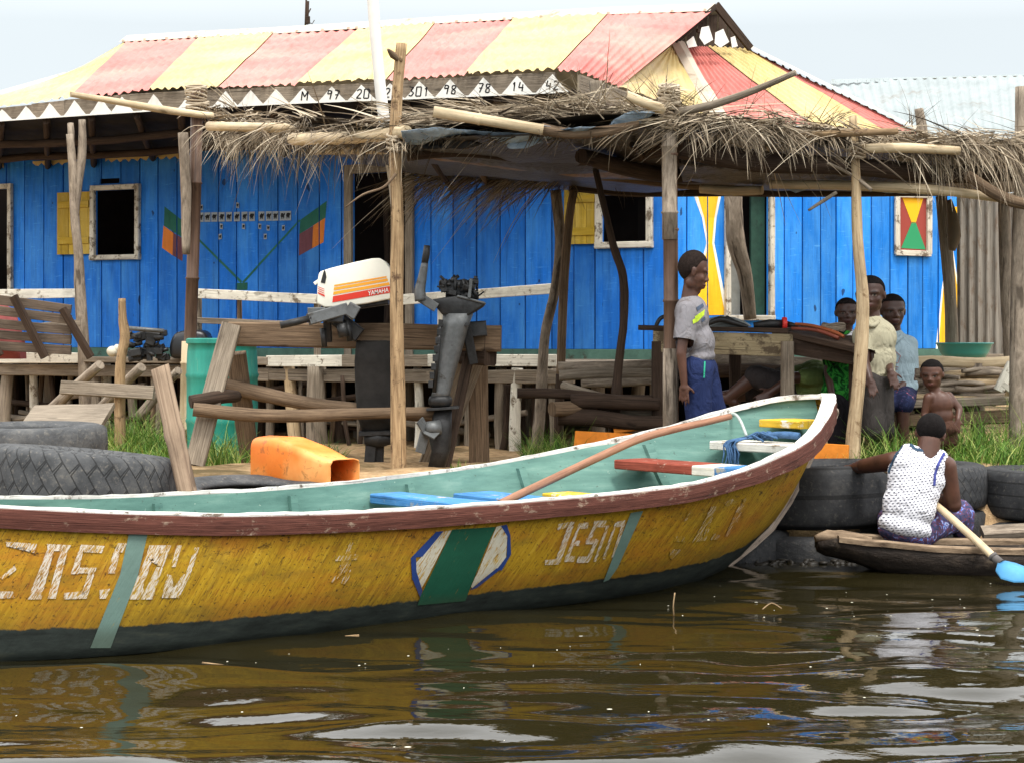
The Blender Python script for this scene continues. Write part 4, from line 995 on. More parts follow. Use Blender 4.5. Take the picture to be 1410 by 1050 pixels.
def blades(mb,p0,p1,count,L,dirv,spread=.5,grav=.6,w=.006,jit=(.05,.05,.04),seg=4,rg=random):
    p0=Vector(p0);p1=Vector(p1); dirv=Vector(dirv).normalized()
    left=0
    for _ in range(int(count*.8)):
        if left<=0:      # straws lie in matted clumps, with gaps between
            left=rg.randint(3,12); cp=p0.lerp(p1,rg.random())+V(rg.uniform(-1,1)*jit[0],rg.uniform(-1,1)*jit[1],rg.uniform(-1,1)*jit[2]); cdv=dirv+V(rg.gauss(0,spread),rg.gauss(0,spread),rg.gauss(0,spread*.6)); cl=rg.uniform(.55,1.15)
        left-=1
        p=cp+V(rg.gauss(0,.022),rg.gauss(0,.03),rg.gauss(0,.014))
        d=(cdv+V(rg.gauss(0,spread*.45),rg.gauss(0,spread*.45),rg.gauss(0,spread*.35))).normalized()
        l=L*cl*rg.uniform(.4,1.2)*(1.35 if rg.random()<.07 else 1); ww=w*rg.uniform(.6,1.5); g=grav*rg.uniform(.3,1.5)
        sd=d.cross(V(rg.uniform(-1,1),rg.uniform(-1,1),rg.uniform(-.4,1))).normalized()
        k=len(mb.v); cur=p; dd=d.copy(); st=l/seg
        for i in range(seg+1):
            f=1-i/seg; wv=sd*(ww*(.25+.75*f) if i<seg else ww*.1)
            mb.v+= [cur-wv,cur+wv]
            dd=(dd+V(rg.uniform(-.06,.06),0,-g/seg)).normalized(); cur=cur+dd*st
        for i in range(seg): a=k+2*i; mb.face((a,a+1,a+3,a+2))
A_=P(285,160,15.6); B_=P(548,184,11.75); Cc=P(922,172,11.6); Dd=P(1182,200,12.0); Ee=P(1470,212,12.6)
Fb=P(565,238,15.2); Gb=P(800,262,14.8); Hb=P(1240,262,15.0); Ib=P(1480,258,15.4)
# --- roof mat: a sagging sheet of old thatch over black plastic
sh=MB()
front=[A_.lerp(B_,.5),B_,Cc,Dd,Ee]; back=[A_.lerp(Fb,.35),Fb.lerp(Gb,.2),Gb,Hb,Ib]
fr_=smooth_path(front,10); bk_=smooth_path(back,10); n=len(fr_); rows=12; off=.06
for top in (0,1):
    for i in range(rows+1):
        for j in range(n):
            p=fr_[j].lerp(bk_[j],i/rows); s_=math.sin(math.pi*i/rows)
            p=p+V(0,0,-.05*s_+.05*mnoise.noise(p*1.6)+.02*mnoise.noise(p*6)+(off if top else -.02)); sh.v.append(p)
for top in (0,1):
    k=top*(rows+1)*n
    for i in range(rows):
        for j in range(n-1): a=k+i*n+j; sh.face((a,a+1,a+n+1,a+n),None,top,True)
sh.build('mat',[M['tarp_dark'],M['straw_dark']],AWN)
# --- thatch
rg=random.Random(11); th=MB(); td=MB()
edge=[A_,A_.lerp(B_,.5)+V(0,0,-.02),B_,B_.lerp(Cc,.5)+V(0,0,.03),Cc,Cc.lerp(Dd,.5)+V(0,0,.03),Dd,Dd.lerp(Ee,.5),Ee]
pth=smooth_path(edge,6)
# flat lying straw along the top edge
for a,b in zip(pth,pth[1:]):
    ax=(b-a); 
    for tgt,cn,dz in ((th,16,.05),(td,16,.02)):
        mid_=700<0; fr=(a.y<11.9 and b.x<1.0 and a.x>-.75)
        blades(tgt,a+V(0,.12 if fr else 0,dz+(.06 if fr else 0)),b+V(0,.12 if fr else 0,dz+(.06 if fr else 0)),cn,.5,ax.normalized()*rg.choice([1,-1])+V(0,.1 if fr else -.15,0),.25 if fr else .32,.12 if fr else .25,.0045,(.05,.10,.03 if fr else .045),rg=rg)
        blades(tgt,a+V(0,.3,dz+.03),b+V(0,.3,dz+.03),cn//2,.6,ax.normalized()*rg.choice([1,-1]),.35,.2,.005,(.05,.25,.03),rg=rg)
# left side: long straw drooping to the lower right, as seen beside the house
def fringe(tgt,a,b,count,L,d,spread=.28,grav=.8,w=.0036,jit=(.06,.08,.04)): blades(tgt,P(*a),P(*b),count,L,d,spread,grav,w,jit,5,rg)
for (a,b,c,L) in (((288,178,15.2),(350,172,14.6),110,.42),((345,172,14.6),(430,172,13.6),230,.50),((420,175,13.6),(545,182,11.9),240,.42)):
    fringe(th,a,b,c,L,(-.15,-.5,-.3),.42,.7); fringe(td,a,b,int(c*.6),L*1.0,(-.1,-.45,-.5))
fringe(th,(300,182,15),(540,196,12),260,.40,(.25,-.5,-.35)); fringe(td,(300,182,15),(540,190,12),200,.3,(-.7,-.3,-.15),.3,.4)
# front edge between the two front posts: ragged, lying flat above the poles
fringe(th,(550,158,11.95),(905,148,11.8),330,.34,(-.9,-.15,.12),.30,.15); fringe(td,(550,160,11.95),(905,152,11.8),260,.32,(-.8,-.1,.05),.35,.2)
fringe(th,(700,158,11.7),(905,150,11.6),150,.36,(-.2,-.2,.22),.45,.5,.003)
# back fringe hanging under the far edge
fringe(th,(585,236,14.6),(785,240,14.2),620,.62,(-.75,-.3,-.32),.22,.45); fringe(td,(592,232,14.7),(800,242,14.4),200,.5,(-.55,-.3,-.5),.28,.5)
fringe(td,(640,235,14.5),(900,255,14.2),120,.3,(0,-.3,-.6),.4,.5)
# right of the post: thick tufts
for (a,b,c,L,d) in (((935,170,11.6),(1010,172,11.7),120,.28,(.2,-.5,-.2)),((990,170,11.7),(1090,180,11.8),260,.34,(.35,-.55,-.1)),((1080,176,11.85),(1175,190,11.95),110,.24,(.1,-.6,-.3)),((1185,196,12),(1260,196,12.2),80,.2,(.1,-.5,-.3)),
    ((1245,192,12.2),(1330,192,12.3),260,.42,(.2,-.6,-.35)),((1320,194,12.3),(1440,200,12.5),360,.50,(.1,-.6,-.4))):
    fringe(th,a,b,c,L,d,.30,1.0); fringe(td,a,b,int(c*.5),L*.7,(d[0]-.4,d[1],d[2]),.38,.8)
fringe(th,(940,165,11.6),(1100,170,11.8),200,.45,(-.6,-.3,.0),.4,.6); fringe(th,(1260,188,12.2),(1440,194,12.5),200,.4,(-.7,-.3,.1),.4,.5)
fringe(td,(920,160,11.6),(1410,188,12.4),130,.30,(.2,-.1,.7),.45,.4,.0025)
fringe(th,(1285,210,13.5),(1420,215,13.5),150,.5,(-.1,-.3,-.7),.25,.5)
fringe(td,(915,140,11.65),(960,145,11.65),60,.25,(0,-.1,.5),.7,.3,.0025)
th_o=th.build('thatch',M['straw'],AWN); kind(th_o,'stuff'); td_o=td.build('thatch',M['straw_dark'],AWN); kind(td_o,'stuff'); td=MB(); th2=MB()
# --- posts
def apost(pts,r,m,jit=.05,n=12,sm=5,knots=0):
    q=MB(); q.tube([P(*p) for p in pts],r,n,jit=jit,smooth=sm)
    for _ in range(knots):
        i=rg.randrange(len(pts)-1); c=P(*pts[i]).lerp(P(*pts[i+1]),rg.random()); rr=r[0] if hasattr(r,'__len__') else r
        a=rg.uniform(-2.6,-.5); q.ell(c+V(math.cos(a)*rr*.9,math.sin(a)*rr*.9,0),(.012,.012,.02),n=8,m=6)
    return q.build('post',M[m] if isinstance(m,str) else m,AWN)
apost([(553,60,11.8),(547,130,11.8),(544,200,11.75),(547,300,11.75),(546,420,11.75),(548,540,11.75),(549,665,11.75)],[.033,.036,.038,.040,.042,.047,.05],'tan_pole',.05,14,knots=16)
q=MB(); q.bamboo(P(924,600,11.6),P(921,126,11.6),.046,14,.42,.008); q.build('post',M['bamboo_dark'],AWN)
q=MB(); q.bamboo(P(922.5,330,11.6),P(921,128,11.6),.048,14,.36); q.ell(P(920.5,126,11.6),(.055,.05,.045)); q.build('post',M['bark_pole'],AWN)
q=MB(); q.tube([P(923,480,11.57),P(924,640,11.57)],[.0475,.05],14); q.build('post',M['bark_pole'],AWN)
apost([(1174,160,12),(1178,230,12),(1181,330,12),(1188,420,12),(1183,520,12),(1175,600,12),(1174,660,12)],[.026,.029,.034,.041,.042,.046,.047],'pale_pole',.05,14,knots=10)
q=MB(); q.bamboo(P(256,620,15.3),P(272,120,15.4),.052,14,.75,.01); q.build('post',M['bamboo_dark'],AWN)
q=MB(); q.bamboo(P(255,625,15.28),P(259,470,15.28),.055,14,.5); q.build('post',M['bamboo'],AWN)
apost([(252,183,15.3),(256,260,15.3),(256,350,15.25)],[.04,.045,.03],'bark_pole')
apost([(793,250,14.4),(784,300,14.4),(776,400,14.35),(772,520,14.3)],[.030,.034,.034,.036],'brown_wood',.06)
apost([(772,515,14.3),(770,560,14.3),(768,650,14.3)],[.036,.038,.04],'dark_wood',.05)
apost([(765,262,14.5),(771,330,14.5),(764,400,14.5),(750,465,14.5),(744,560,14.5),(735,650,14.5)],[.042,.040,.036,.040,.044,.05],'bark_pole',.07,knots=4)
apost([(818,225,13),(833,290,13),(845,340,13),(858,382,13),(859,440,13),(850,520,13),(842,650,13)],[.020,.024,.026,.032,.027,.033,.046],'dark_wood',.1,knots=3)
apost([(1010,262,15.2),(1013,330,15.2),(1026,380,15.2),(1033,440,15.2)],[.07,.075,.06,.05],'bark_pole',.06)
apost([(1296,270,14.5),(1303,340,14.5),(1309,420,14.5),(1311,500,14.5),(1311,650,14.5)],[.045,.047,.048,.05,.05],'grey_wood',.05,knots=3)
apost([(1409,120,12.5),(1406,260,12.5),(1403,420,12.5),(1400,660,12.5)],[.05,.05,.055,.06],'bark_pole',.06)
apost([(1382,270,13.6),(1386,400,13.6),(1392,520,13.6)],[.04,.045,.045],'bark_pole',.08)
apost([(1265,150,13),(1270,180,13),(1275,230,13)],[.03,.035,.035],'bark_pole')
apost([(820,112,12.6),(823,150,12.6),(826,190,12.6)],[.045,.045,.04],'grey_wood',.02,6)
# --- rope lashings at post tops
for (x,y,Y,r) in ((270,128,15.4,.085),(272,150,15.4,.09),(922,150,11.6,.065),(921,128,11.6,.062),(921,138,11.6,.06),(922,165,11.6,.056),(545,195,11.75,.055),(1180,205,12,.05)):
    lb=MB()
    for i in range(7):
        c=P(x,y+i*3-9,Y); lb.tube([c+V(r*math.cos(a),r*math.sin(a),.02*math.sin(a+i)) for a in np.linspace(0,2*math.pi,14)],.009,6,cap=False)
    blades(lb,P(x,y-12,Y-.08),P(x,y+14,Y-.08),30,.12,(0,-.4,.1),.9,.5,.004,(.05,.03,.03),3,rg)
    lb.build('lashing',M['straw'],AWN)
# --- beams and bamboo rafters
def bam(a,b,r,m='bamboo',bend=0):
    q=MB(); q.bamboo(P(*a),P(*b),r,12,.32,bend)
    # flat dark disc painted for the shade inside the hollow cut end
    bo=q.build('beam',M[m],AWN); e=MB(); d=(P(*a)-P(*b)).normalized(); c=P(*a)+d*.002; u=d.orthogonal().normalized(); w=d.cross(u); e.poly([c+u*(r*.66*math.cos(t))+w*(r*.66*math.sin(t)) for t in np.linspace(0,2*math.pi,12,endpoint=False)]); e.build('cut_end',M['straw_dark'],bo)
def pol(pts,r,m,nm='beam',jit=.07): q=MB(); q.tube([P(*p) for p in pts],r,10,jit=jit,smooth=4); return q.build(nm,M[m],AWN)
bam((403,192,13.2),(560,182,11.65),.043,bend=.02); bam((288,174,14.6),(410,177,13.6),.036); bam((597,154,11.5),(748,179,11.5),.035)
bam((432,207,13.5),(560,205,12.6),.035); bam((862,132,11.45),(915,152,11.5),.032)
pol([(97,130,14.4),(160,140,14.6),(230,152,14.9),(292,160,15.2)],[.022,.026,.03,.03],'bamboo')
pol([(1096,100,11.3),(1040,124,11.4),(980,145,11.5),(930,155,11.55)],[.018,.022,.025,.028],'grey_wood')
pol([(745,178,11.55),(790,184,11.6),(840,180,11.6),(880,172,11.6)],[.04,.035,.034,.03],'brown_wood')
pol([(560,212,12.4),(650,205,12.5),(760,218,12.9),(870,212,12.6),(930,200,12)],[.05,.06,.055,.06,.05],'dark_wood')
pol([(640,222,13.4),(760,232,13.6),(900,246,13.8),(1010,258,14)],[.05,.055,.055,.05],'brown_wood')
pol([(785,255,14.4),(880,262,14.5),(1000,262,14.6),(1140,262,14.6),(1330,262,14.6)],[.05,.055,.05,.055,.05],'dark_wood')
pol([(935,205,11.7),(1040,222,11.9),(1180,230,12.1),(1300,240,12.4),(1440,238,12.6)],[.06,.07,.06,.06,.05],'dark_wood')
pol([(800,215,12.2),(900,238,12.8),(1020,240,13.2),(1180,246,13.4)],[.05,.06,.06,.05],'dark_wood')
pol([(965,260,13.2),(1005,263,13.1),(1050,262,13)],[.034,.036,.032],'bamboo')
pol([(1060,254,12.4),(1180,256,12.3),(1290,262,12.3),(1400,276,12.3)],[.03,.034,.033,.03],'bamboo')
pol([(1190,205,11.9),(1250,204,12),(1320,208,12.1)],[.03,.033,.03],'bamboo'); pol([(1100,186,11.85),(1160,184,11.8),(1235,181,11.9)],[.018,.024,.02],'tan_pole')
pol([(1330,240,12.2),(1380,272,12.2),(1430,285,12.2)],[.035,.04,.035],'brown_wood')
for i in range(14):
    x=580+i*58; y0=190+rg.uniform(-4,12); pol([(x,y0,11.8+i*.03),(x+rg.uniform(10,40),y0+30,13),(x+rg.uniform(20,60),256,14.6)],[.018,.024,.02],rg.choice(['brown_wood','dark_wood','grey_wood']),'rafter')
for a,b in (((1113,290,12),(1152,265,12)),((1140,225,11.8),(1200,262,11.9))): pol([a,((a[0]+b[0])/2+3,(a[1]+b[1])/2-2,12),b],[.008,.012,.012],'grey_wood','twig')
pol([(475,286,11.5),(500,268,11.55),(528,258,11.6),(545,240,11.65)],[.004,.006,.008,.01],'brown_wood','twig'); pol([(534,68,11.7),(541,76,11.75),(552,86,11.8)],[.006,.022,.01],'brown_wood','twig')
# --- plastic sheets hanging from the edge
def sheet(name,poly,Y,m,sag=.03):
    """irregular plastic sheet, creased, 2 mm thick"""
    bm=bmesh.new(); vs_=[bm.verts.new((x,y,0)) for x,y in poly]; bm.faces.new(vs_); bmesh.ops.triangulate(bm,faces=bm.faces[:])
    for _ in range(5):
        es=[e for e in bm.edges if e.calc_length()>9]
        if not es: break
        bmesh.ops.subdivide_edges(bm,edges=es,cuts=1); bmesh.ops.triangulate(bm,faces=bm.faces[:])
    mb=MB(); ix={}
    for q in bm.verts:
        yy=Y(q.co.x,q.co.y); p=P(q.co.x,q.co.y,yy); ix[q]=len(mb.v); mb.v.append(p+V(0,.04*mnoise.noise(p*5)+.015*mnoise.noise(p*17),.008*mnoise.noise(p*20)))
    for f in bm.faces: mb.face([ix[q] for q in f.verts],None,0,True)
    bm.free(); o_=mb.build(name,M[m],AWN); s_=o_.modifiers.new('t','SOLIDIFY'); s_.thickness=.002; return o_
sheet('tarp',[(552,180),(600,176),(680,182),(735,184),(760,176),(790,180),(756,190),(735,192),(700,199),(672,188),(640,184),(610,190),(575,200),(556,199)],lambda x,y:11.55+.0*(x-550)+.006*(y-176),'tarp')
sheet('tarp',[(740,172),(775,178),(760,183),(790,176),(820,174),(800,182),(770,182)],lambda x,y:11.52+.006*(y-172),'tarp')
sheet('tarp',[(845,164),(875,152),(902,156),(880,172),(850,188),(826,192),(850,178)],lambda x,y:11.55+.003*(y-150),'tarp')
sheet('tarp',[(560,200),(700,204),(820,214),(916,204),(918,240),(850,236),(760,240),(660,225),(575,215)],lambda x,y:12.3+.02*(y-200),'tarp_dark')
sheet('tarp',[(1060,257),(1110,252),(1110,262),(1095,266),(1085,262)],lambda x,y:12.5,'tarp'); sheet('tarp',[(1130,248),(1240,252),(1330,264),(1345,272),(1240,266),(1140,258)],lambda x,y:12.8+.01*(y-248),'tarp'); sheet('tarp',[(1260,236),(1335,238),(1330,252),(1275,246)],lambda x,y:12.7,'tarp')
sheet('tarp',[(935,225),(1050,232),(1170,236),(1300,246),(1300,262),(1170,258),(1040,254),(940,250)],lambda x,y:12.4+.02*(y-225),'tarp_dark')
fringe(td,(556,186,11.75),(905,178,11.6),260,.20,(-.6,-.2,-.35),.5,.5)
fringe(td,(560,186,11.75),(900,178,11.62),110,.16,(-.3,-.3,-.5),.6,.6)
th_x=td.build('thatch',M['straw_dark'],AWN); kind(th_x,'stuff')
sheet('tarp',[(690,188),(742,186),(748,196),(722,206),(700,204)],lambda x,y:11.68,'tarp'); sheet('tarp_strip',[(556,186),(640,190),(668,198),(640,204),(590,200),(560,206)],lambda x,y:11.8,'tarp_dark')
sheet('tarp',[(560,214),(640,212),(760,226),(880,236),(900,246),(800,244),(690,232),(610,222)],lambda x,y:12.6+.02*(y-212),'sack')
# hanging brown bundle at the far right of the awning
q=MB(); q.tube([P(1307,275,14.2),P(1312,300,14.2),P(1314,325,14.2),P(1311,345,14.2)],[.02,.04,.05,.025],10,jit=.1,smooth=3); q.build('hanging_bag',M['straw_dark'],AWN)
# ================================================================ things along the bank
def tyre_mat(name,tread,k=1.0):
    t=NT(name); uv=t.coord('UV'); ob=t.coord('Object')
    n=t.noise(ob,7,6,.7); n2=t.noise(ob,40,4,.7)
    c=t.ramp(n,[(.3,S(44,45,46)),(.55,S(72,73,74)),(.8,S(106,104,100))]); c=t.mix(t.ramp(n2,[(.55,0),(.7,.5)]),c,S(128,122,112))
    if k!=1: c=t.mix(1.0,c,(k,k,k*1.03,1),'MULTIPLY')
    t.rough(.75,.3)
    h=n2
    if tread=='zigzag':
        sep=t.add('ShaderNodeSeparateXYZ'); t.link(uv,sep.inputs[0]); u_,v_=sep.outputs[0],sep.outputs[1]
        tri=t.math('PINGPONG',t.math('MULTIPLY',v_,1.0),.5)
        zz=t.math('ADD',t.math('MULTIPLY',u_,1),t.math('MULTIPLY',tri,.9))
        fr=t.math('FRACT',zz); g1=t.math('LESS_THAN',fr,.10)
        zz2=t.math('ADD',v_,t.math('MULTIPLY',t.math('PINGPONG',u_,.5),.9)); g2=t.math('LESS_THAN',t.math('FRACT',zz2),.09)
        g=t.math('MAXIMUM',g1,g2); c=t.mix(t.math('MULTIPLY',g,.75),c,S(22,22,22)); h=t.math('SUBTRACT',t.math('MULTIPLY',n2,.25),g)
    if tread=='rib':
        sep=t.add('ShaderNodeSeparateXYZ'); t.link(uv,sep.inputs[0]); g=t.math('LESS_THAN',t.math('FRACT',t.math('MULTIPLY',sep.outputs[1],1)),.14)
        c=t.mix(t.math('MULTIPLY',g,.7),c,S(24,24,24)); h=t.math('SUBTRACT',t.math('MULTIPLY',n2,.25),g)
    t.color(c); t.bump(h,.7,.012)
    return t.m
M['tyre_zig']=tyre_mat('worn zigzag rubber','zigzag'); M['tyre_rib']=tyre_mat('worn ribbed rubber','rib'); M['tyre']=tyre_mat('bald rubber','none'); M['tyre_black']=tyre_mat('black bald rubber','none',.58); M['rib_black']=tyre_mat('black ribbed rubber','rib',.55); M['zig_black']=tyre_mat('black block tread rubber','zigzag',.62)
def tyre(label,px,Y,ztop,R,w,m,tilt=(0,0),grp='old truck tyres stacked along the bank',lug=0,us=9,vs=4.2):
    c=P(px,500,Y); c.z=ztop-w/2
    o=thing('tyre',label,'tyre',c,grp); o.rotation_euler=(tilt[0],tilt[1],0)
    prof=[]; Ri=R*.56
    for r,z in ((Ri,-.30),(Ri-.005,-.36),(Ri+.01,-.42),(Ri+.04,-.46),(R*.74,-.5),(R*.88,-.49),(R*.955,-.45),(R*.99,-.385),(R,-.2),(R*1.004,0),(R,.2),(R*.99,.385),(R*.955,.45),(R*.88,.49),(R*.74,.5),(Ri+.04,.46),(Ri+.01,.42),(Ri-.005,.36),(Ri,.30),(R*.80,.3),(R*.9,.0),(R*.80,-.3)): prof.append((r,z*w))
    mb=MB(); N=72; n=len(prof)
    vv=[0]
    for i in range(n): a=prof[i];b=prof[(i+1)%n]; vv.append(vv[-1]+math.hypot(a[0]-b[0],a[1]-b[1]))
    base=vv[9]
    for j in range(N):
        a=2*math.pi*j/N
        for i,(r,z) in enumerate(prof):
            if lug and i in (6,7,11,12) : r=r*(1-(.022*lug if j%2 else 0))
            mb.v.append(c+V(r*math.cos(a),r*math.sin(a),z))
    for j in range(N):
        for i in range(n):
            q=(j*n+i,((j+1)%N)*n+i,((j+1)%N)*n+(i+1)%n,j*n+(i+1)%n)
            u0,u1=j/N*us*4,(j+1)/N*us*4; v0,v1=(vv[i]-base)/w*vs+20,(vv[i+1]-base)/w*vs+20
            mb.face(q,[(u0,v0),(u1,v0),(u1,v1),(u0,v1)],0,True)
    x=mb.build('casing',m,o); return o
tyre('big grey truck tyre with deep zigzag tread behind the boat stern',112,9.95,.70,.49,.36,M['tyre_zig'],(-.05,.09),us=9,vs=3.0)
tyre('pale dusty tyre with lugged shoulder lying behind the zigzag tread tyre',42,11.5,.76,.46,.24,M['tyre'],(.02,.0),lug=2)
tyre('dark tyre lying open side up below the orange jerrycan',342,10.25,.50,.47,.24,M['tyre'],(.05,.02))
tyre('wide black tyre the man in the white vest rests his hand on',1134,11.42,.535,.47,.37,M['rib_black'],(.0,-.03),us=6,vs=2)
tyre('wet black tyre at the waterline under the wide tyre beside the boat bow',1100,11.36,.13,.46,.28,M['tyre_black'])
tyre('tyre with chunky square tread just right of the man in the white vest',1262,11.5,.53,.42,.27,M['zig_black'],us=12,vs=4)
tyre('low tyre half hidden under the chunky tread tyre by the canoe',1262,11.5,.26,.42,.24,M['tyre_black'])
tyre('ribbed tyre at the right edge behind the dark canoe',1452,11.5,.49,.46,.30,M['rib_black'],(.0,.02),us=6,vs=4)
tyre('low tyre under the ribbed tyre at the right edge',1440,11.5,.19,.46,.28,M['tyre_black'])
tyre('black tyre at the waterline half hidden behind the boat bow',985,11.25,.16,.44,.27,M['tyre_black'])
# ---- solid from a side outline
def slab(name,outline,Y,depth,bev,m,parent=None,org=None,segs=3,tw=0,fb=None):
    bm=bmesh.new(); pts=[P(x,y,Y+tw*(x-outline[0][0])) for x,y in outline]
    vs_=[bm.verts.new(p) for p in pts]; f=bm.faces.new(vs_)
    r=bmesh.ops.extrude_face_region(bm,geom=[f]); 
    for g in r['geom']:
        if isinstance(g,bmesh.types.BMVert): g.co+=V(0,depth,0)
    bmesh.ops.recalc_face_normals(bm,faces=bm.faces[:])
    if bev: bmesh.ops.bevel(bm,geom=bm.edges[:],offset=bev,segments=segs,profile=.5,affect='EDGES',clamp_overlap=True)
    mb=MB(); ix={}
    for q in bm.verts: ix[q]=len(mb.v); mb.v.append(q.co.copy())
    for f in bm.faces: mb.face([ix[q] for q in f.verts],[(q.co.x*3,q.co.z*3) for q in f.verts],0,bool(bev))
    bm.free(); return mb.build(name,m,parent,org)
# ---- orange jerrycan cut open
t=NT('sun bleached orange plastic'); ob=t.coord('Object'); n=t.noise(ob,4,5,.6); n2=t.noise(ob,16,6,.75,.4)
sp=t.add('ShaderNodeSeparateXYZ'); t.link(t.add('ShaderNodeNewGeometry').outputs['Normal'],sp.inputs[0])
c=t.ramp(n,[(.3,S(222,112,30)),(.7,S(242,142,52))]); c=t.mix(t.ramp(t.noise(ob,2.2,4,.6),[(.45,0),(.65,.55)]),c,S(248,190,120)); c=t.mix(t.ramp(n2,[(.55,0),(.66,.6)]),c,S(126,72,36)); t.color(c); t.rough(.5,.4)
t.b.inputs['Subsurface Weight'].default_value=.0
M['orange']=t.m
a=P(366,634,10.82); b=P(475,644,10.38); ax=(b-a).normalized(); sd=ax.cross(V(0,0,1)).normalized(); up=sd.cross(ax)
mb=MB(); rings=[]
for f,h,w in ((0,.10,.14),(.01,.19,.22),(.05,.245,.27),(.3,.25,.275),(.62,.20,.25),(.9,.155,.215),(1.0,.15,.21)):
    c=a.lerp(b,f); r=[]
    base=-.105
    for i in range(28):
        an=2*math.pi*i/28; cx,sx_=math.cos(an),math.sin(an); e=.34
        x=w/2*math.copysign(abs(cx)**e,cx); z=h/2*math.copysign(abs(sx_)**e,sx_); r.append(c+sd*x+up*(z+base+h/2+.01*mnoise.noise(c*9+V(x*6,z*6,0)))+ax*(.012*mnoise.noise(V(i*.6,f*5,1)) if f==1 else 0))
    rings.append(r)
mb.loft(rings,False,0,True); k=len(mb.v); mb.v+=rings[0]; mb.face(list(range(k,k+28))[::-1],None,0,False)
o_=mb.build('jerrycan',M['orange'],None,org=P(420,660,10.6)); tag(o_,'orange plastic jerrycan cut open at one end lying on a dark tyre','jerrycan'); s_=o_.modifiers.new('t','SOLIDIFY'); s_.thickness=.006
mb=MB(); hp=a.lerp(b,.3)+up*.145; mb.tube([a.lerp(b,.12)+up*.13,a.lerp(b,.16)+up*.165,a.lerp(b,.36)+up*.16,a.lerp(b,.42)+up*.105],.014,8,smooth=4)
# ---- green barrel
t=NT('green plastic drum'); ob=t.coord('Object'); n=t.noise(t.mapping(ob,(3,3,1)),3,6,.7); c=t.ramp(n,[(.3,S(18,112,98)),(.7,S(40,146,128))]); c=t.mix(t.ramp(t.noise(t.mapping(ob,(9,9,2)),3,6,.75,.3),[(.58,0),(.7,.6)]),c,S(120,150,120)); t.color(c); t.rough(.5,.4)
M['drum']=t.m
B=thing('barrel','tall green plastic drum standing between the bamboo post and the wooden trestle','barrel',PZ(306,650,.33)); B.location.y=14.3; B.location.x=(306-705)*14.3/F
mb=MB(); cx,cy=B.location.x,B.location.y; rings=[]
for z,r in ((.33,.235),(.36,.258),(.55,.262),(.64,.268),(.66,.276),(.68,.268),(.92,.266),(.98,.268),(1.0,.276),(1.02,.268),(1.18,.262),(1.235,.255),(1.24,.268),(1.275,.268),(1.28,.25),(1.25,.245),(.5,.24)):
    rings.append([V(cx+r*math.cos(2*math.pi*j/40),cy+r*math.sin(2*math.pi*j/40),z) for j in range(40)])
mb.loft(rings,True); mb.build('drum_body',M['drum'],B)
mb=MB(); mb.loft([[V(cx+r*math.cos(2*math.pi*j/40),cy+r*math.sin(2*math.pi*j/40),z) for j in range(40)] for z,r in ((1.243,.272),(1.272,.272))],False); mb.build('rim',M['drum'],B)
# ---- trestle carrying the outboards
T=thing('trestle','rough wooden trestle of a thick beam on splayed legs holding the outboard motors','trestle',P(480,640,12.4))
def tp(name,a,b,w,t_,m='brown_wood',up=NL,j=.006): q=MB(); q.plank(P(*a),P(*b),w,t_,up,jit=j); return q.build(name,M[m],T)
tp('beam',(316,460,12.42),(690,466,12.3),.165,.10,'brown_wood',(0,-1,0),.006)
tp('beam',(640,478,12.45),(676,480,12.3),.22,.12,'dark_wood',(0,-1,0),.006)
tp('leg',(319,447,12.3),(268,640,12.1),.125,.07,'grey_wood',(0,-1,0)); tp('leg',(325,486,12.55),(345,640,12.75),.12,.09,'brown_wood',(0,-1,0))
tp('leg',(662,462,12.5),(588,655,12.9),.17,.06,'grey_wood',(0,-1,0)); tp('leg',(657,478,12.75),(660,650,12.75),.13,.10,'brown_wood',(0,-1,0)); tp('leg',(648,480,12.4),(612,650,12.2),.07,.06,'dark_wood',(0,-1,0))
def tr_(name,pts,r,m): q=MB(); q.tube([P(*p) for p in pts],r,10,jit=.06,smooth=4); q.build(name,M[m],T)
tr_('stretcher',[(266,563,12.05),(350,571,12.1),(420,572,12.1),(500,569,12.1),(600,567,12.1)],[.042,.045,.04,.038,.036],'brown_wood')
tr_('stretcher',[(300,527,12.6),(360,542,12.5),(430,556,12.4),(520,566,12.3),(610,576,12.3)],[.045,.05,.045,.04,.035],'brown_wood')
tr_('stretcher',[(262,553,12.1),(305,546,12.2),(325,545,12.4)],[.045,.045,.04],'dark_wood')
# ---- outboard motor with white cowling
OB=thing('outboard_motor','outboard motor with white orange and red striped cowling hanging on the trestle','outboard motor',P(510,640,12.2))
M['cowl']=plain('chalky white cowling',S(232,228,212),.45,.45,0,.05,8,.04,(S(170,160,140),.66))
zx=lambda pts:[(420+x/9.543,340+y/9.543) for x,y in pts]
CW=slab('cowling',zx([(205,322),(330,282),(640,203),(880,152),(980,148),(1045,185),(1125,300),(1150,420),(1165,665),(1100,690),(800,748),(500,788),(260,795),(160,745),(158,600),(168,420),(180,350)]),12.06,.30,.045,M['cowl'],OB,segs=4)
stp={'orange':plain('orange stripe',S(238,160,40),.5,.4,0,.05,8,0),'red':plain('red stripe',S(206,50,30),.5,.4,0,.06,8,0)}
def dec(name,polys,m,Y,par,o=.0): 
    for p in polys:
        q=MB(); q.poly([P(x,y,Y) for x,y in p]); o=q.build(name,m,par)
    return o
YF=12.057
dec('stripe',[zx(p) for p in ([(385,500),(1070,385),(1075,405),(384,522)],[(380,536),(1082,415),(1092,450),(376,572)],[(375,590),(1105,466),(1113,502),(370,630)])],stp['orange'],YF,CW)
dec('stripe',[zx([(368,650),(1122,515),(1140,600),(358,732)])],stp['red'],YF,CW)
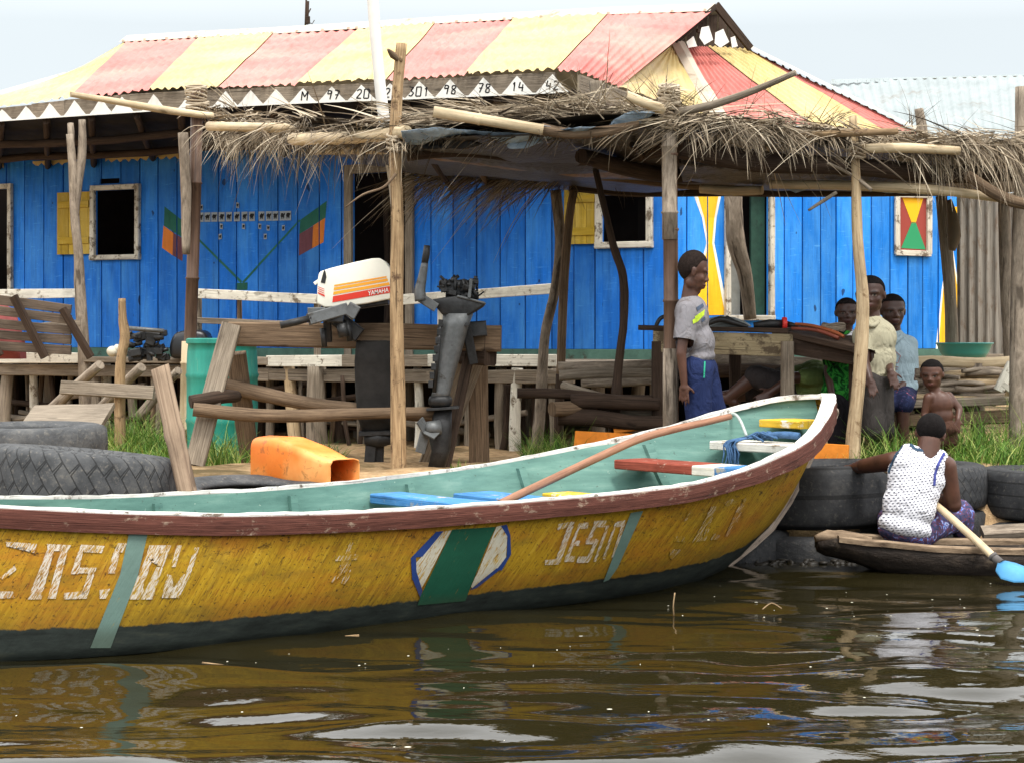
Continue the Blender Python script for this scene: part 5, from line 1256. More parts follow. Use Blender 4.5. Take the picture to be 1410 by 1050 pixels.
dec('stripe',[zx(p) for p in ([(172,520),(255,555),(255,562),(172,530)],[(172,545),(255,580),(255,588),(172,556)],[(172,570),(255,608),(255,616),(172,582)],[(168,595),(258,632),(258,660),(168,612)])],stp['red'],YF,CW)
def text_mesh(name,txt,a,b,h,Y,m,par,bold=True,shear=0):
    cu=bpy.data.curves.new(name,'FONT'); cu.body=txt; cu.size=1; cu.offset=.012; cu.shear=shear; o=bpy.data.objects.new(name,cu); COL.objects.link(o)
    bpy.context.view_layer.update(); me=bpy.data.meshes.new_from_object(o.evaluated_get(bpy.context.evaluated_depsgraph_get()))
    bpy.data.objects.remove(o); xs=[v.co.x for v in me.vertices]; ys=[v.co.y for v in me.vertices]; x0,x1,y0,y1=min(xs),max(xs),min(ys),max(ys)
    A=Vector(a);Bv=Vector(b); mb=MB()
    for v in me.vertices:
        f=(v.co.x-x0)/(x1-x0); g=(v.co.y-y0)/(y1-y0); x=A.x+(Bv.x-A.x)*f; y=A.y+(Bv.y-A.y)*f-g*h; mb.v.append(P(x,y,Y))
    for p in me.polygons: mb.face(list(p.vertices))
    bpy.data.meshes.remove(me); return mb.build(name,m,par)
(xa,ya),(xb,yb)=zx([(826,642),(1098,592)]); text_mesh('lettering','YAMAHA',(xa,ya,0),(xb,yb,0),6.2,YF-.003,M['white_paint'],CW)
dec('latch',[zx([(205,470),(250,300),(268,320),(282,400),(262,485)])],M['metal_dark'],YF,CW)
q=MB(); q.plank(P(433,391,12.1),P(440,386,12.1),.03,.02); q.build('knob',M['cowl'],OB)
q=MB(); q.plank(P(445,425,12.2),P(535,412,12.2),.07,.2,(0,-1,0)); q.plank(P(455,432,12.2),P(495,462,12.2),.10,.12,(0,-1,0)); q.plank(P(450,430,12.05),P(452,470,12.1),.05,.05,(0,-1,0)); q.tube([P(470,446,12.0),P(474,464,12.0)],.035,10); q.tube([P(444,452,12.02),P(447,478,12.02)],.018,8); q.tube([P(478,440,12.02),P(482,470,12.02)],.02,8)
q.box(P(462,438,12.0),.10,.08,.06); q.build('bracket',M['metal_dark'],OB)
q=MB(); q.plank(P(478,425,12.0),P(425,440,11.9),.075,.05,(0,-1,0)); q.plank(P(478,424,12.0),P(492,432,12.0),.09,.06,(0,-1,0)); q.plank(P(424,428,12.0),P(448,428,12.0),.04,.05,(0,-1,0)); q.build('tiller',M['metal_grey'],OB)
q=MB(); q.tube([P(428,438,11.9),P(405,444,11.87),P(386,448,11.85)],[.021,.024,.023],10); q.build('grip',M['metal_dark'],OB)
q=MB(); rings=[]
for y,x0,x1 in ((470,492,545),(500,489,543),(540,490,548),(575,493,548),(592,497,545)): rings.append([P((x0+x1)/2,y,12.25)+V((x1-x0)/2/210*math.cos(a)*(1+.05*math.sin(3*a+y)),.09*math.sin(a),.008*math.sin(4*a)) for a in np.linspace(0,2*math.pi,24,endpoint=False)])
q.loft(rings); q.build('leg_cover',plain('black rubber cover',S(40,38,36),.8,.2,0,.3,10,.3),OB)
q=MB(); q.plank(P(496,596,12.25),P(545,594,12.25),.03,.22,(0,-1,0)); q.tube([P(502,604,12.2),P(520,603,12.2),P(545,604,12.2)],[.04,.062,.03],12); q.plank(P(517,585,12.25),P(515,645,12.25),.12,.05,(0,-1,0)); q.plank(P(512,600,12.2),P(508,646,12.2),.07,.03,(0,-1,0)); q.build('gearcase',M['metal_dark'],OB)
# ---- bare outboard motor
O2=thing('outboard_motor','bare dark outboard motor without its cover leaning on the trestle, tiller up','outboard motor',P(600,650,12.2))
z2=lambda pts:[(560+x/3.0865,320+y/3.0865) for x,y in pts]
slab('pan',z2([(105,285),(215,268),(335,300),(325,315),(255,358),(150,350),(125,318)]),12.0,.24,.012,M['metal_dark'],O2,segs=2)
slab('pan_rim',z2([(215,265),(334,296),(334,306),(213,276)]),11.99,.26,.004,M['metal_grey'],O2,segs=1)
rg=random.Random(9); q=MB()
for i in range(60):
    x,y=rg.uniform(150,300),rg.uniform(205,275); s_=rg.uniform(.012,.035); Y=rg.uniform(12.0,12.2)
    if abs(x-225)>85 and y<230: continue
    p=P(560+x/3.0865,320+y/3.0865,Y)
    if i%3==0: q.box(p,s_*1.6,s_*1.4,s_*1.2,Matrix.Rotation(rg.uniform(-.5,.5),3,'Y'))
    elif i%3==1: q.tube([p,p+V(rg.uniform(-.05,.05),rg.uniform(-.03,.03),rg.uniform(.01,.05))],s_*.35,8)
    else: q.tube([p+V(-s_,0,0),p+V(s_,0,0)],s_*.8,10)
for x in (163,205,240,270): q.tube([P(560+x/3.0865,320+255/3.0865,12.03),P(560+(x+3)/3.0865,320+198/3.0865,12.03)],.010,8)
q.box(P(560+225/3.0865,320+238/3.0865,12.12),.17,.16,.10); q.build('powerhead',M['metal_dark'],O2)
q=MB(); q.plank(P(649,384,11.98),P(646,410,11.98),.02,.02); q.build('bracket',M['metal_grey'],O2)
def sec(name,rows,m,Y,d=.13):
    q=MB(); rings=[]
    for y,x0,x1 in rows:
        hw=(x1-x0)/2/F*Y; c=P((x0+x1)/2,y,Y); r=[]
        for a in np.linspace(0,2*math.pi,20,endpoint=False):
            cx,sy=math.cos(a),math.sin(a); r.append(c+V(hw*math.copysign(abs(cx)**.7,cx),d*(hw/.1+.4)/1.6*math.copysign(abs(sy)**.7,sy),0))
        rings.append(r)
    q.loft(rings); return q.build(name,m,O2)
LG=sec('leg_casing',[(432,610,652),(450,608,645),(480,603,637),(510,599,628),(540,595,620),(547,593,620)],M['metal_grey'],12.1)
q=MB()
for i in range(8): y=445+i*12; x=607-i*2; q.box(P(x,y,12.0),.03,.03,.045)
q.tube([P(607,440,12.0),P(598,540,12.0)],.014,8); q.box(P(640,447,12.02),.05,.02,.02); q.build('bolt_strip',M['metal_dark'],O2)
sec('collar',[(545,592,621),(549,590,623),(556,590,622),(560,597,618)],M['metal_dark'],12.1)
q=MB(); q.plank(P(588,563,12.1),P(632,560,12.1),.20,.016,(0,0,1)); q.build('plate',M['metal_dark'],O2)
sec('gearcase',[(562,598,622),(590,592,622),(600,590,622),(620,594,620),(648,588,612)],M['metal_dark'],12.1,.10)
q=MB(); q.tube([P(584,592,12.0),P(590,590,12.02),P(606,588,12.04)],[.02,.05,.05],12); 
for a in (0,2.1,4.2): c=P(586,592,12.0); d=V(0.15*math.cos(a)*.4,-.02,.10*math.sin(a)-.03); q.plank(c,c+d*1.2,.07,.012,V(.6,-.6,.3))
q.build('propeller',M['metal_grey'],O2)
q=MB(); q.plank(P(601,424,11.98),P(579,410,11.98),.06,.05,(0,-1,0)); q.tube([P(580,414,11.98),P(578,400,11.98),P(581,385,11.98),P(585,362,11.98)],[.042,.036,.03,.022],12,smooth=3); q.build('tiller',M['metal_grey'],O2)
q=MB(); q.tube([P(584,366,11.98),P(587,350,11.98),P(588,338,11.98)],[.021,.024,.020],12); q.build('grip',M['metal_dark'],O2)
q=MB(); q.plank(P(632,455,12.2),P(670,452,12.2),.10,.06,(0,-1,0)); q.plank(P(640,440,12.15),P(652,500,12.2),.06,.06,(0,-1,0)); q.build('clamp',M['metal_dark'],O2)
# ---- leaning split bamboo, sticks
q=MB(); a=P(220,505,10.2);b=P(264,705,9.62); ax=(b-a).normalized(); rings=[]
sd=ax.cross(V(0,1,0)).normalized()
for f in np.linspace(0,1,16):
    r=.052*(1+(.14 if abs(f-.47)<.02 else 0)); c=a.lerp(b,float(f)); rings.append([c+sd*(r*math.cos(t_))-V(0,1,0)*(r*.55*math.sin(t_)) for t_ in np.linspace(0,math.pi,9)]+[c+sd*(r*.85*math.cos(t_))+V(0,.008,0)-V(0,1,0)*(r*.4*math.sin(t_)) for t_ in np.linspace(math.pi,0,9)])
q.loft(rings); o_=q.build('bamboo_plank',wood('split grey bamboo',S(106,86,70),S(156,136,114),sx=30,sy=.6,bump=.3,var=0),None,org=b); tag(o_,'split grey bamboo leaning upright between the boat and the green drum','bamboo pole')
q=MB(); q.tube([P(168,411,14.6),P(169,440,14.6),P(172,465,14.6),P(166,500,14.6),P(165,560,14.6),P(166,640,14.6)],[.028,.034,.04,.04,.042,.045],12,jit=.07,smooth=4); o_=q.build('stake',M['tan_pole'],None,org=P(166,640,14.6)); tag(o_,'thin crooked stake standing alone before the left end of the porch','stake')
# ---- left porch clutter
M['slat_wood']=wood('dull grey brown slats',S(70,60,52),S(118,104,90))
SB=thing('slatted_bench','grey slatted wooden bench tipped up behind the porch railing','bench',P(40,496,17.6))
for y0,y1 in ((412,426),(427,440),(446,455),(462,468),(478,482)): q=MB(); q.plank(P(-40,y0-4,17.2),P(98,y1,17.1),.085,.03,NL,jit=.004); q.build('slat',M['slat_wood'],SB)
for a,b in (((18,408),(62,492)),((86,425),(125,492)),((-15,465),(0,490))): q=MB(); q.plank(P(*a,17.05),P(*b,17.05),.07,.05,NL,jit=.005); q.build('brace',M['dark_wood'],SB)
q=MB(); rings=[]
for x,h in ((-40,.4),(-10,.5),(20,.42),(32,.2)): c=P(x,494,17.55); rings.append([c+V(0,.12*math.cos(a),h*max(0,math.sin(a))*(1+.1*math.sin(5*a))) for a in np.linspace(0,math.pi*2,16,endpoint=False)])
q.loft(rings); o_=q.build('cloth',plain('faded red cloth',S(140,78,76),.9,.1,0,.25,6,.5),None,org=P(0,496,17.5)); tag(o_,'faded red cloth heaped behind the slatted bench','cloth')
EN=thing('engine','dismantled black engine sitting on the porch deck','engine',P(203,497,17.0)); rg=random.Random(2); q=MB()
for i in range(46):
    p=P(rg.uniform(178,228),rg.uniform(460,494),rg.uniform(16.8,17.1)); s_=rg.uniform(.03,.09)
    if i%2: q.box(p,s_*1.3,s_,s_,Matrix.Rotation(rg.uniform(-.4,.4),3,'Y'))
    else: q.tube([p+V(-s_*.6,0,0),p+V(s_*.6,0,rg.uniform(-.03,.05))],s_*.3,9)
q.plank(P(178,460,16.95),P(178,496,16.95),.04,.04); q.plank(P(176,464,16.95),P(230,458,16.95),.04,.05); q.plank(P(204,460,16.9),P(206,497,16.9),.05,.05)
q.build('block',M['metal_dark'],EN)
q=MB(); q.tube([P(176,452,16.8)+V(0,0,0),P(226,456,16.8)],.02,8); q.build('pipe',M['metal_grey'],EN)
o_=slab('seat_cushion',[(233,494),(232,472),(240,458),(262,453),(282,456),(287,470),(287,494)],16.9,.35,.05,plain('black vinyl',S(26,27,30),.35,.5,0,.2,9,.1),None,P(260,496,17.0)); tag(o_,'rounded black vinyl seat beside the dismantled engine','seat')
q=MB(); q.ell(P(155,484,17.2),(.055,.06,.05)); q.ell(P(161,480,17.2),(.03,.04,.04)); fuse_=q.build('gourd',plain('pale gourd',S(206,200,180),.7,.3,0,.1,9,.1),None,org=P(155,492,17.2)); tag(fuse_,'small pale round gourd on the porch deck','gourd')
q=MB(); q.plank(P(34,580,13.4),P(146,578,13.4),.62,.035,V(0,-.3,1),jit=.01,seg=6); o_=q.build('board',M['grey_wood'],None,org=P(90,584,13.4)); tag(o_,'weathered flat board lying on the ground behind the tyres','board')
for i,(x0,x1,y) in enumerate(((400,440,497),(438,476,499))):
    q=MB(); q.ell(P((x0+x1)/2,y-1,DY(430,-.25)),(.12,.10,.035),n=18,m=10); o_=q.build('cloth',plain('crimson cloth %d'%i,S(150,24,40),.9,.1,0,.3,12,.5),None,org=P((x0+x1)/2,y,DY(430,-.25))); tag(o_,('crimson cloth bundle on the deck edge left of the motor leg','crimson cloth bundle on the deck edge right behind the motor leg')[i],'cloth')
# ---- workbench with tools
M['old_board']=wood('paint stained board',S(128,114,86),S(176,162,130),stain=(S(88,76,60),.56),var=0)
WB=thing('workbench','old paint-stained wooden workbench under the awning with tools on top','workbench',P(1000,640,13))
def wp(name,a,b,w,t_,m,up,j=.004): q=MB(); q.plank(P(*a),P(*b),w,t_,up,jit=j); return q.build(name,M[m],WB)
wp('top',(888,451,13.15),(1092,456,12.75),.30,.035,'dark_wood',(0,0,1)); wp('top',(1086,454,12.85),(1196,478,12.35),.34,.04,'dark_wood',(0,-.1,1))
wp('apron',(900,470,13.0),(1092,476,12.62),.15,.03,'old_board',(-.2,-1,0)); wp('apron',(1092,474,12.62),(1196,491,12.3),.14,.03,'dark_wood',(-.3,-1,0))
for x,Y,m in ((905,13.0,'dark_wood'),(1084,12.6,'grey_wood'),(1012,13.4,'dark_wood'),(1178,12.5,'dark_wood')): q=MB(); q.plank(P(x,470,Y),P(x+1,640,Y),.08,.08,(0,-1,0),jit=.004); q.build('leg',M[m],WB)
q=MB(); rings=[]
for x,h,d in ((965,.01,.05),(975,.05,.1),(992,.075,.13),(1010,.07,.13),(1022,.05,.1),(1032,.012,.05)): c=P(x,450,12.95); rings.append([c+V(.01*math.sin(a*3),d*math.cos(a),h*max(-.05,math.sin(a))*(1+.15*math.sin(4*a+x))) for a in np.linspace(0,2*math.pi,18,endpoint=False)])
q.loft(rings); o_=q.build('plastic_bag',plain('grey plastic bag',S(120,124,122),.5,.4,0,.2,10,.4),None,org=P(1000,452,12.95)); tag(o_,'crumpled grey plastic bag on the workbench','bag')
q=MB(); q.tube([P(972,448,12.8),P(990,440,12.78),P(1010,444,12.78),P(1030,450,12.75)],[.012,.02,.02,.012],8,smooth=4); q.tube([P(1000,436,12.8),P(1010,442,12.78),P(1022,449,12.78)],.012,8,smooth=3); o_=q.build('hose',M['metal_dark'],None,org=P(1000,452,12.8)); tag(o_,'black rubber hose lying over the grey bag on the workbench','hose')
G=thing('grinder','dark power tool with a red collar lying on the workbench','power tool',P(1070,452,12.7)); q=MB(); q.tube([P(1038,448,12.75),P(1060,446,12.72),P(1078,446,12.7)],[.02,.032,.028],12); q.tube([P(1082,446,12.7),P(1100,449,12.65)],[.022,.012],10); q.build('tool_body',M['metal_dark'],G)
q=MB(); q.tube([P(1077,446,12.69),P(1083,446,12.69)],.045,14); q.build('collar',plain('red plastic',S(206,52,44),.5,.4),G)
for i,(pts,c,l) in enumerate((([(1095,446,12.6),(1120,449,12.55),(1150,458,12.45),(1162,464,12.4)],S(140,74,40),'thin orange tool handle lying on the sloping end of the workbench'),([(1090,452,12.6),(1125,455,12.5),(1155,466,12.4)],S(120,60,44),'rust brown rod lying on the sloping end of the workbench'))):
    q=MB(); q.tube([P(*p) for p in pts],[.010,.012,.014,.010][:len(pts)],8,smooth=3); o_=q.build('tool',plain('tool paint %d'%i,c,.6,.3),None,org=P(*pts[1])); tag(o_,l,'tool')
q=MB()
for i in range(7): c=P(1147+i*.8,455-i*1.4,12.75); q.tube([c+V(.09*math.cos(a),.06*math.sin(a),.006*math.sin(3*a+i)) for a in np.linspace(0,2*math.pi,20)],.009,6,cap=False)
o_=q.build('rope_coil',M['bark_pole'],None,org=P(1150,462,12.75)); tag(o_,'coil of grey rope on the workbench in front of the boys','rope')
q=MB(); q.tube([P(x,y,13.0) for x,y in ((903,450),(908,440),(916,436),(926,440),(930,449))],.014,8,smooth=4); o_=q.build('cable',M['metal_dark'],None,org=P(915,451,13)); tag(o_,'loop of black cable at the left end of the workbench','cable')
# ---- poles stacked under the awning, and the log stack on the right
def logs(rows,grp,cat,fmt):
    for i,(a,b,r,m,lab) in enumerate(rows):
        q=MB(); A=P(*a);Bv=P(*b); q.tube([A,A.lerp(Bv,.35)+V(0,0,rnd(-.015,.015)),A.lerp(Bv,.7)+V(0,0,rnd(-.015,.015)),Bv],[r,r*1.05,r,r*.9],12,jit=.06,smooth=3)
        o_=q.build('log',M[m],None,org=A.lerp(Bv,.5)); tag(o_,lab,cat,grp)
logs([((712,541,13.0),(905,550,13.0),.035,'dark_wood','long dark pole lying highest on the low rack behind the crooked dark post'),
      ((786,552,12.9),(908,556,12.9),.05,'dark_wood','thick dark log on the low rack ending by the bamboo post'),
      ((760,563,12.8),(818,556,13),.05,'brown_wood','short brown log stub pointing left out of the low rack'),
      ((768,574,12.9),(915,582,12.9),.055,'dark_wood','heavy dark log at the bottom of the low rack'),
      ((820,568,13.05),(915,572,13.05),.05,'grey_wood','grey log wedged between the heavy dark log and the thick one'),
      ((775,530,13.3),(860,552,13.0),.03,'grey_wood','thin grey pole slanting down into the low rack'),
      ((768,505,13.6),(912,500,13.6),.035,'bark_pole','barked pole lying along the deck edge left of the workbench'),
      ((770,517,13.5),(912,514,13.5),.04,'grey_wood','grey pole under the barked pole left of the workbench'),
      ((800,527,13.5),(905,524,13.5),.035,'bark_pole','lowest barked pole below the deck edge left of the workbench'),
      ((930,494,14),(1180,500,14),.045,'bark_pole','long pale pole seen behind the boy in the grey shirt'),
      ((940,508,13.9),(1090,512,13.9),.05,'dark_wood','dark log in the shade beneath the workbench')],'poles stacked under the awning','log','')
names=['topmost straight bamboo of the log stack by the teal basin']
rows=[((1222,501,13.3),(1398,497,13.3),.042,'bamboo','long straight bamboo topmost in the log stack by the teal basin')]
rg=random.Random(21); k=0
spec=[(1225,1330,512,'thick pale pole under the long bamboo'),(1300,1402,514,'pale pole at the right under the long bamboo'),(1228,1300,524,'short pale pole behind the little child'),(1320,1385,526,'short bent pole right of the grey post in the stack'),(1228,1390,533,'long knotty pole in the middle of the stack'),(1330,1405,540,'grey pole near the white plank in the stack'),(1240,1310,542,'stubby grey pole low in the stack behind the child'),(1300,1372,549,'lowest pale pole right of the grey post')]
for x0,x1,y,l in spec:
    rows.append(((x0,y+rg.uniform(-2,2),13.1+rg.uniform(0,.3)),(x1,y+rg.uniform(-3,3),13.1+rg.uniform(0,.3)),rg.uniform(.032,.048),rg.choice(['bark_pole','grey_wood','pale_pole','bark_pole']),l))
for i in range(14):
    y=508+i*3.1; x0=rg.uniform(1218,1330); rows.append(((x0,y+rg.uniform(-3,3),12.98+rg.uniform(0,.35)),(x0+rg.uniform(60,150),y+rg.uniform(-4,4),12.98+rg.uniform(0,.35)),rg.uniform(.014,.024),rg.choice(['bark_pole','pale_pole','bark_pole']),'thin pale stick among the stacked poles at the right'))
rows+=[((1230,570,12.95),(1258,570,12.95),.028,'pale_pole','short cut pole end lying on the low beam left of the child'),((1325,562,13.1),(1345,563,12.95),.03,'bark_pole','small cut log end under the plank right of the child'),((1390,545,12.9),(1412,545,13.0),.04,'pale_pole','sawn pole end by the right edge post')]
logs(rows,'poles in the stack at the right','log','')
RK=thing('rack','low rough rack of planks and posts carrying the pole stack','rack',P(1310,640,13.2))
for a,b,w,t_,m in (((1215,557,12.95),(1392,550,12.95),.05,.25,'grey_wood'),((1205,580,12.9),(1420,572,12.9),.09,.09,'brown_wood')): q=MB(); q.plank(P(*a),P(*b),w,t_,(0,-1,.0),jit=.005); q.build('beam',M[m],RK)
for x in (1228,1345,1398): q=MB(); q.tube([P(x,500,13.3),P(x+2,640,13.3)],.05,10,jit=.06); q.build('leg',M['bark_pole'],RK)
q=MB(); q.plank(P(1394,500,12.75),P(1375,538,12.75),.075,.04,(0,-1,0),jit=.006); q.plank(P(1380,528,12.74),P(1398,542,12.74),.04,.03,(0,-1,0)); o_=q.build('white_plank',M['white_board'],None,org=P(1384,540,12.75)); tag(o_,'short white painted plank leaning against the right end of the pole stack','plank')
q=MB(); c=P(1328,474,14.2); rings=[]
for z,r in ((-.10,.10),(-.105,.15),(-.06,.18),(.0,.205),(.004,.215),(.012,.213),(.008,.20),(-.05,.17),(-.09,.12)): rings.append([c+V(r*math.cos(2*math.pi*j/36),r*math.sin(2*math.pi*j/36),z) for j in range(36)])
q.loft(rings); o_=q.build('basin',plain('teal plastic',S(70,160,150),.4,.45,0,.08,8,.03),None,org=c-V(0,0,.1)); tag(o_,'teal plastic basin standing on top of the pole stack','basin')
q=MB(); q.tube([P(1265,505,13.7),P(1300,490,13.7),P(1318,478,14)],.012,8); 
q=MB(); q.plank(P(792,606,12.6),P(1168,626,11.85),.13,.03,(0,-1,.15),jit=.004); q.plank(P(845,592,12.9),P(885,586,12.9),.05,.03,(0,-1,.3)); o_=q.build('orange_board',plain('flaking orange paint',S(214,128,40),.7,.25,0,.25,9,.2,(S(120,80,40),.6)),None,org=P(980,630,12.2)); tag(o_,'long orange painted board lying on the bank behind the boat','board')
# ---- punting pole and rope in the boat
q=MB(); q.tube([P(688,693,9.55),P(760,659,9.85),P(828,627,10.1),P(880,604,10.25),P(930,590,10.5),P(975,580,10.75),P(1005,573,10.95)],[.021,.022,.022,.022,.021,.02,.018],12,jit=.02,smooth=5)
o_=q.build('punting_pole',wood('smooth brown pole',S(128,88,68),S(176,132,106),sx=24,sy=.9,bump=.15,var=0,crack=.3,rough=.6),None,org=P(860,612,10.2)); tag(o_,'long smooth brown punting pole lying slanted across the rim of the yellow boat','pole')
M['rope_blue']=plain('faded blue rope',S(74,104,140),.9,.1,0,.4,40,.4); M['rope_pale']=plain('pale rope',S(176,186,180),.9,.1,0,.2,40,.3)
def bp(s,w,z): return BTIP-BU*s+BVV*w+V(0,0,z)
q=MB(); q.tube([P(1003,571,11.2),P(1012,570,11.1),P(1020,580,10.95),P(1028,600,10.85)],.009,8,smooth=4); o_=q.build('mooring_line',M['rope_pale'],None,org=P(1003,571,10.75)); tag(o_,'pale line tied over the far rim near the boat bow','rope')
q=MB(); rg=random.Random(5); c=bp(.56,-.02,.70)
for i in range(16):
    p=c+V(rg.uniform(-.05,.05),rg.uniform(-.06,.06),rg.uniform(0,.02)); q.tube([p,p+V(rg.uniform(-.05,.05),rg.uniform(-.05,.03),.03),p+V(rg.uniform(-.1,.08),rg.uniform(-.1,.05),.0)],.006,6,smooth=4)
base=bp(.70,-.12,.68)
for i in range(22):
    p=base+V(rg.uniform(-.03,.03),rg.uniform(-.02,.02),.015); q.tube([c+V(rg.uniform(-.03,.03),0,.02),p,p+V(rg.uniform(-.02,.02),-.02,-.07),p+V(rg.uniform(-.04,.03),rg.uniform(-.03,0),-rg.uniform(.12,.2))],[.006,.006,.005,.003],6,smooth=3)
d=bp(.50,.22,.71); q.tube([c+V(0,0,.02),c.lerp(d,.5)+V(0,0,.03),d+V(0,0,.02)],[.02,.022,.018],8,jit=.2,smooth=4)
o_=q.build('rope',M['rope_blue'],None,org=c); tag(o_,'frayed blue rope knotted over the white bench near the bow','rope')
# ---- grass
def grass_mat(name,a,b,c): 
    t=NT(name); t.color(t.ramp(t.rand(),[(0,a),(.6,b),(1,c)])); t.rough(.6,.3); return t.m
M['grass']=grass_mat('fresh grass',S(44,76,18),S(88,130,36),S(166,168,96))
rg=random.Random(31)
def grass(name,spots):
    mb=MB()
    for (x0,x1,Y0,Y1,cnt,L) in spots:
        for _ in range(cnt):
            Y=rg.uniform(Y0,Y1); px=rg.uniform(x0,x1); x=(px-705)*Y/F; z=ground_z(x,Y)-.02
            cl=.5+.9*max(0,mnoise.noise(V(x*2.2,Y*2.2,3))+.25)
            p=V(x,Y,z); l=L*cl*rg.uniform(.5,1.2); d=V(rg.gauss(0,.35),rg.gauss(0,.35),1).normalized(); w=rg.uniform(.0025,.006); sd=V(rg.uniform(-1,1),rg.uniform(-.5,.5),0).normalized(); k=len(mb.v); cur=p
            for i in range(4):
                f=1-i/3; mb.v+=[cur-sd*w*max(f,.08),cur+sd*w*max(f,.08)]; cur=cur+d*(l/3); d=(d+V(d.x*.5,d.y*.5,-.28)).normalized()
            for i in range(3): a=k+2*i; mb.face((a,a+1,a+3,a+2))
    return kind(mb.build(name,M['grass']),'stuff')
grass('grass',[(140,240,14.2,15.3,1500,.40),(285,355,12.4,13.6,420,.32),(-20,60,14.5,15.5,120,.2),(440,472,13.2,14,160,.28),(722,800,12.6,13.8,700,.34),(850,905,12.8,13.6,350,.25),(1128,1180,11.7,12.2,420,.30),(1180,1440,11.85,13.6,5200,.36),(1440,1850,11.7,14.5,3200,.34),(620,680,11.6,11.9,90,.12),(1370,1420,11.6,11.8,160,.14),(200,300,12.5,13.6,120,.2),(930,1130,12.4,14,350,.2)])
# ---- rubble at the waterline, floating specks
rg=random.Random(8); mb=MB()
for _ in range(220):
    px=rg.uniform(985,1180); Y=10.75+rg.uniform(0,.45); z=rg.uniform(-.02,.008); c=P(px,700,Y); c.z=z; mb.ell(c,(rg.uniform(.01,.045),rg.uniform(.01,.035),rg.uniform(.006,.022)),Matrix.Rotation(rg.uniform(0,3),3,'Z'),n=7,m=4)
kind(mb.build('rubble',plain('wet dark mud',S(44,40,34),.5,.4,0,.5,20,.5)),'stuff')
mb=MB()
for _ in range(130):
    px,py=rg.uniform(0,1400),rg.uniform(800,1045)
    if rg.random()<.75: py=rg.uniform(800,930)
    c=PZ(px,py,.002); 
    if BBVH.ray_cast(V(0,0,HC),(c-V(0,0,HC)).normalized())[0] is not None: continue
    mb.ell(c,(rg.uniform(.002,.006)*(2.2 if rg.random()<.12 else 1),rg.uniform(.003,.009),.0012),n=8,m=4)
kind(mb.build('froth',plain('floating froth',S(206,202,184),.6,.4,0,.1)),'stuff')
def twig(pts,r,lab):
    q=MB(); q.tube(pts,r,6,smooth=3); o_=q.build('twig',M['tan_pole'],None,org=pts[0]); tag(o_,lab,'twig','twigs floating in the water')
twig([PZ(279,912,.004),PZ(310,916,.008),PZ(340,921,.004)],.005,'straight pale straw floating below the left end of the boat')
a=PZ(928,848,0); twig([a,a+V(-.003,0,.05),a+V(.004,0,.11)],.003,'upright thin twig sticking out of the water under the bow')
a=PZ(1050,838,.003); twig([a,a+V(.05,.05,.022),a+V(.09,.0,.004)],.003,'small bent twig floating right of the bow')
a=PZ(475,876,.003); twig([a,a+V(.06,.01,.004)],.006,'short yellow reed floating by the boat side')
# ---- dugout canoe and paddle
t=NT('charred dugout wood'); uv=t.coord('UV'); ob=t.coord('Object'); n=t.noise(t.mapping(ob,(2,9,9)),2,6,.7,.4); n2=t.noise(ob,14,6,.75)
c=t.ramp(n,[(.3,S(24,20,17)),(.55,S(50,42,36)),(.8,S(86,74,62))]); c=t.mix(t.ramp(n2,[(.56,0),(.68,.5)]),c,S(110,96,80)); t.color(c); t.rough(.75,.25); t.bump(t.math('ADD',n,n2),.8,.02); M['dugout']=t.m
t=NT('worn dugout rim'); ob=t.coord('Object'); n=t.noise(t.mapping(ob,(3,14,14)),2,6,.7,.3); t.color(t.ramp(n,[(.3,S(70,56,44)),(.55,S(140,120,98)),(.75,S(176,156,130))])); t.rough(.85,.15); t.bump(n,.5,.01); M['dug_rim']=t.m
CN=thing('canoe','low dark dugout canoe with a broken blunt end carrying the seated man','canoe',P(1300,770,10.6))
st_=[]; cx0=P(1124,740,10.45)
axc=V(1,.03,0).normalized(); sdc=V(-axc.y,axc.x,0)
def csec(x):
    """half width and rim height, keel height along the canoe"""
    w=float(np.interp(x,[0,.08,.3,.7,1.5,3,4.2],[.05,.11,.17,.24,.30,.30,.05])); zr=float(np.interp(x,[0,.1,.3,.7,1.2,2,3,4.2],[.165,.185,.165,.135,.125,.15,.17,.2])); zk=float(np.interp(x,[0,.05,.2,.4,.7,1.2,3.5,4.2],[.11,.08,.05,-.02,-.08,-.12,-.12,.1])); return w,zr,zk
xs_=[0,.02,.05,.1,.16,.24,.34,.46,.6,.75]+list(np.arange(.95,4.2,.25)); hu=MB(); ri=MB(); rings=[];rr=[];rl_=[]
for x in xs_:
    w,zr,zk=csec(x); c=V(cx0.x,cx0.y,0)+axc*x; r=[]
    jz=.012*mnoise.noise(V(x*5,0,0))
    outl=[(-1,zr),(-1.04,zr-.04),(-.95,zr-.5*(zr-zk)),(-.6,zk+.02),(0,zk),(.6,zk+.02),(.95,zr-.5*(zr-zk)),(1.04,zr-.04),(1,zr)]
    dep=min(.8,x/.5)*(zr-zk-.05) if x>.22 else .004
    inn_=[(.82,zr-.003),(.7,zr-dep*.6),(0,zr-dep),(-.7,zr-dep*.6),(-.82,zr-.003)]
    for a,z in outl+inn_: r.append(c-sdc*(a*w)*-1+V(0,0,z+jz+.006*mnoise.noise(V(x*8,a*3,z*9))))
    rings.append(r)
hu.loft(rings,True,0,True); hu.build('hull',M['dugout'],CN)
for sg in (-1,1):
    ri=MB(); rr=[]
    for x in xs_[3:]:
        w,zr,zk=csec(x); c=V(cx0.x,cx0.y,0)+axc*x+sdc*(sg*w*.92)+V(0,0,zr+.008+.006*mnoise.noise(V(x*7,sg,0))); rr.append([c+sdc*(.030*a)+V(0,0,b) for a,b in ((-1,-.02),(1,-.02),(1,.006),(.6,.014),(-.6,.014),(-1,.006))])
    ri.loft(rr,True,0,False); ri.build('rim',M['dug_rim'],CN)
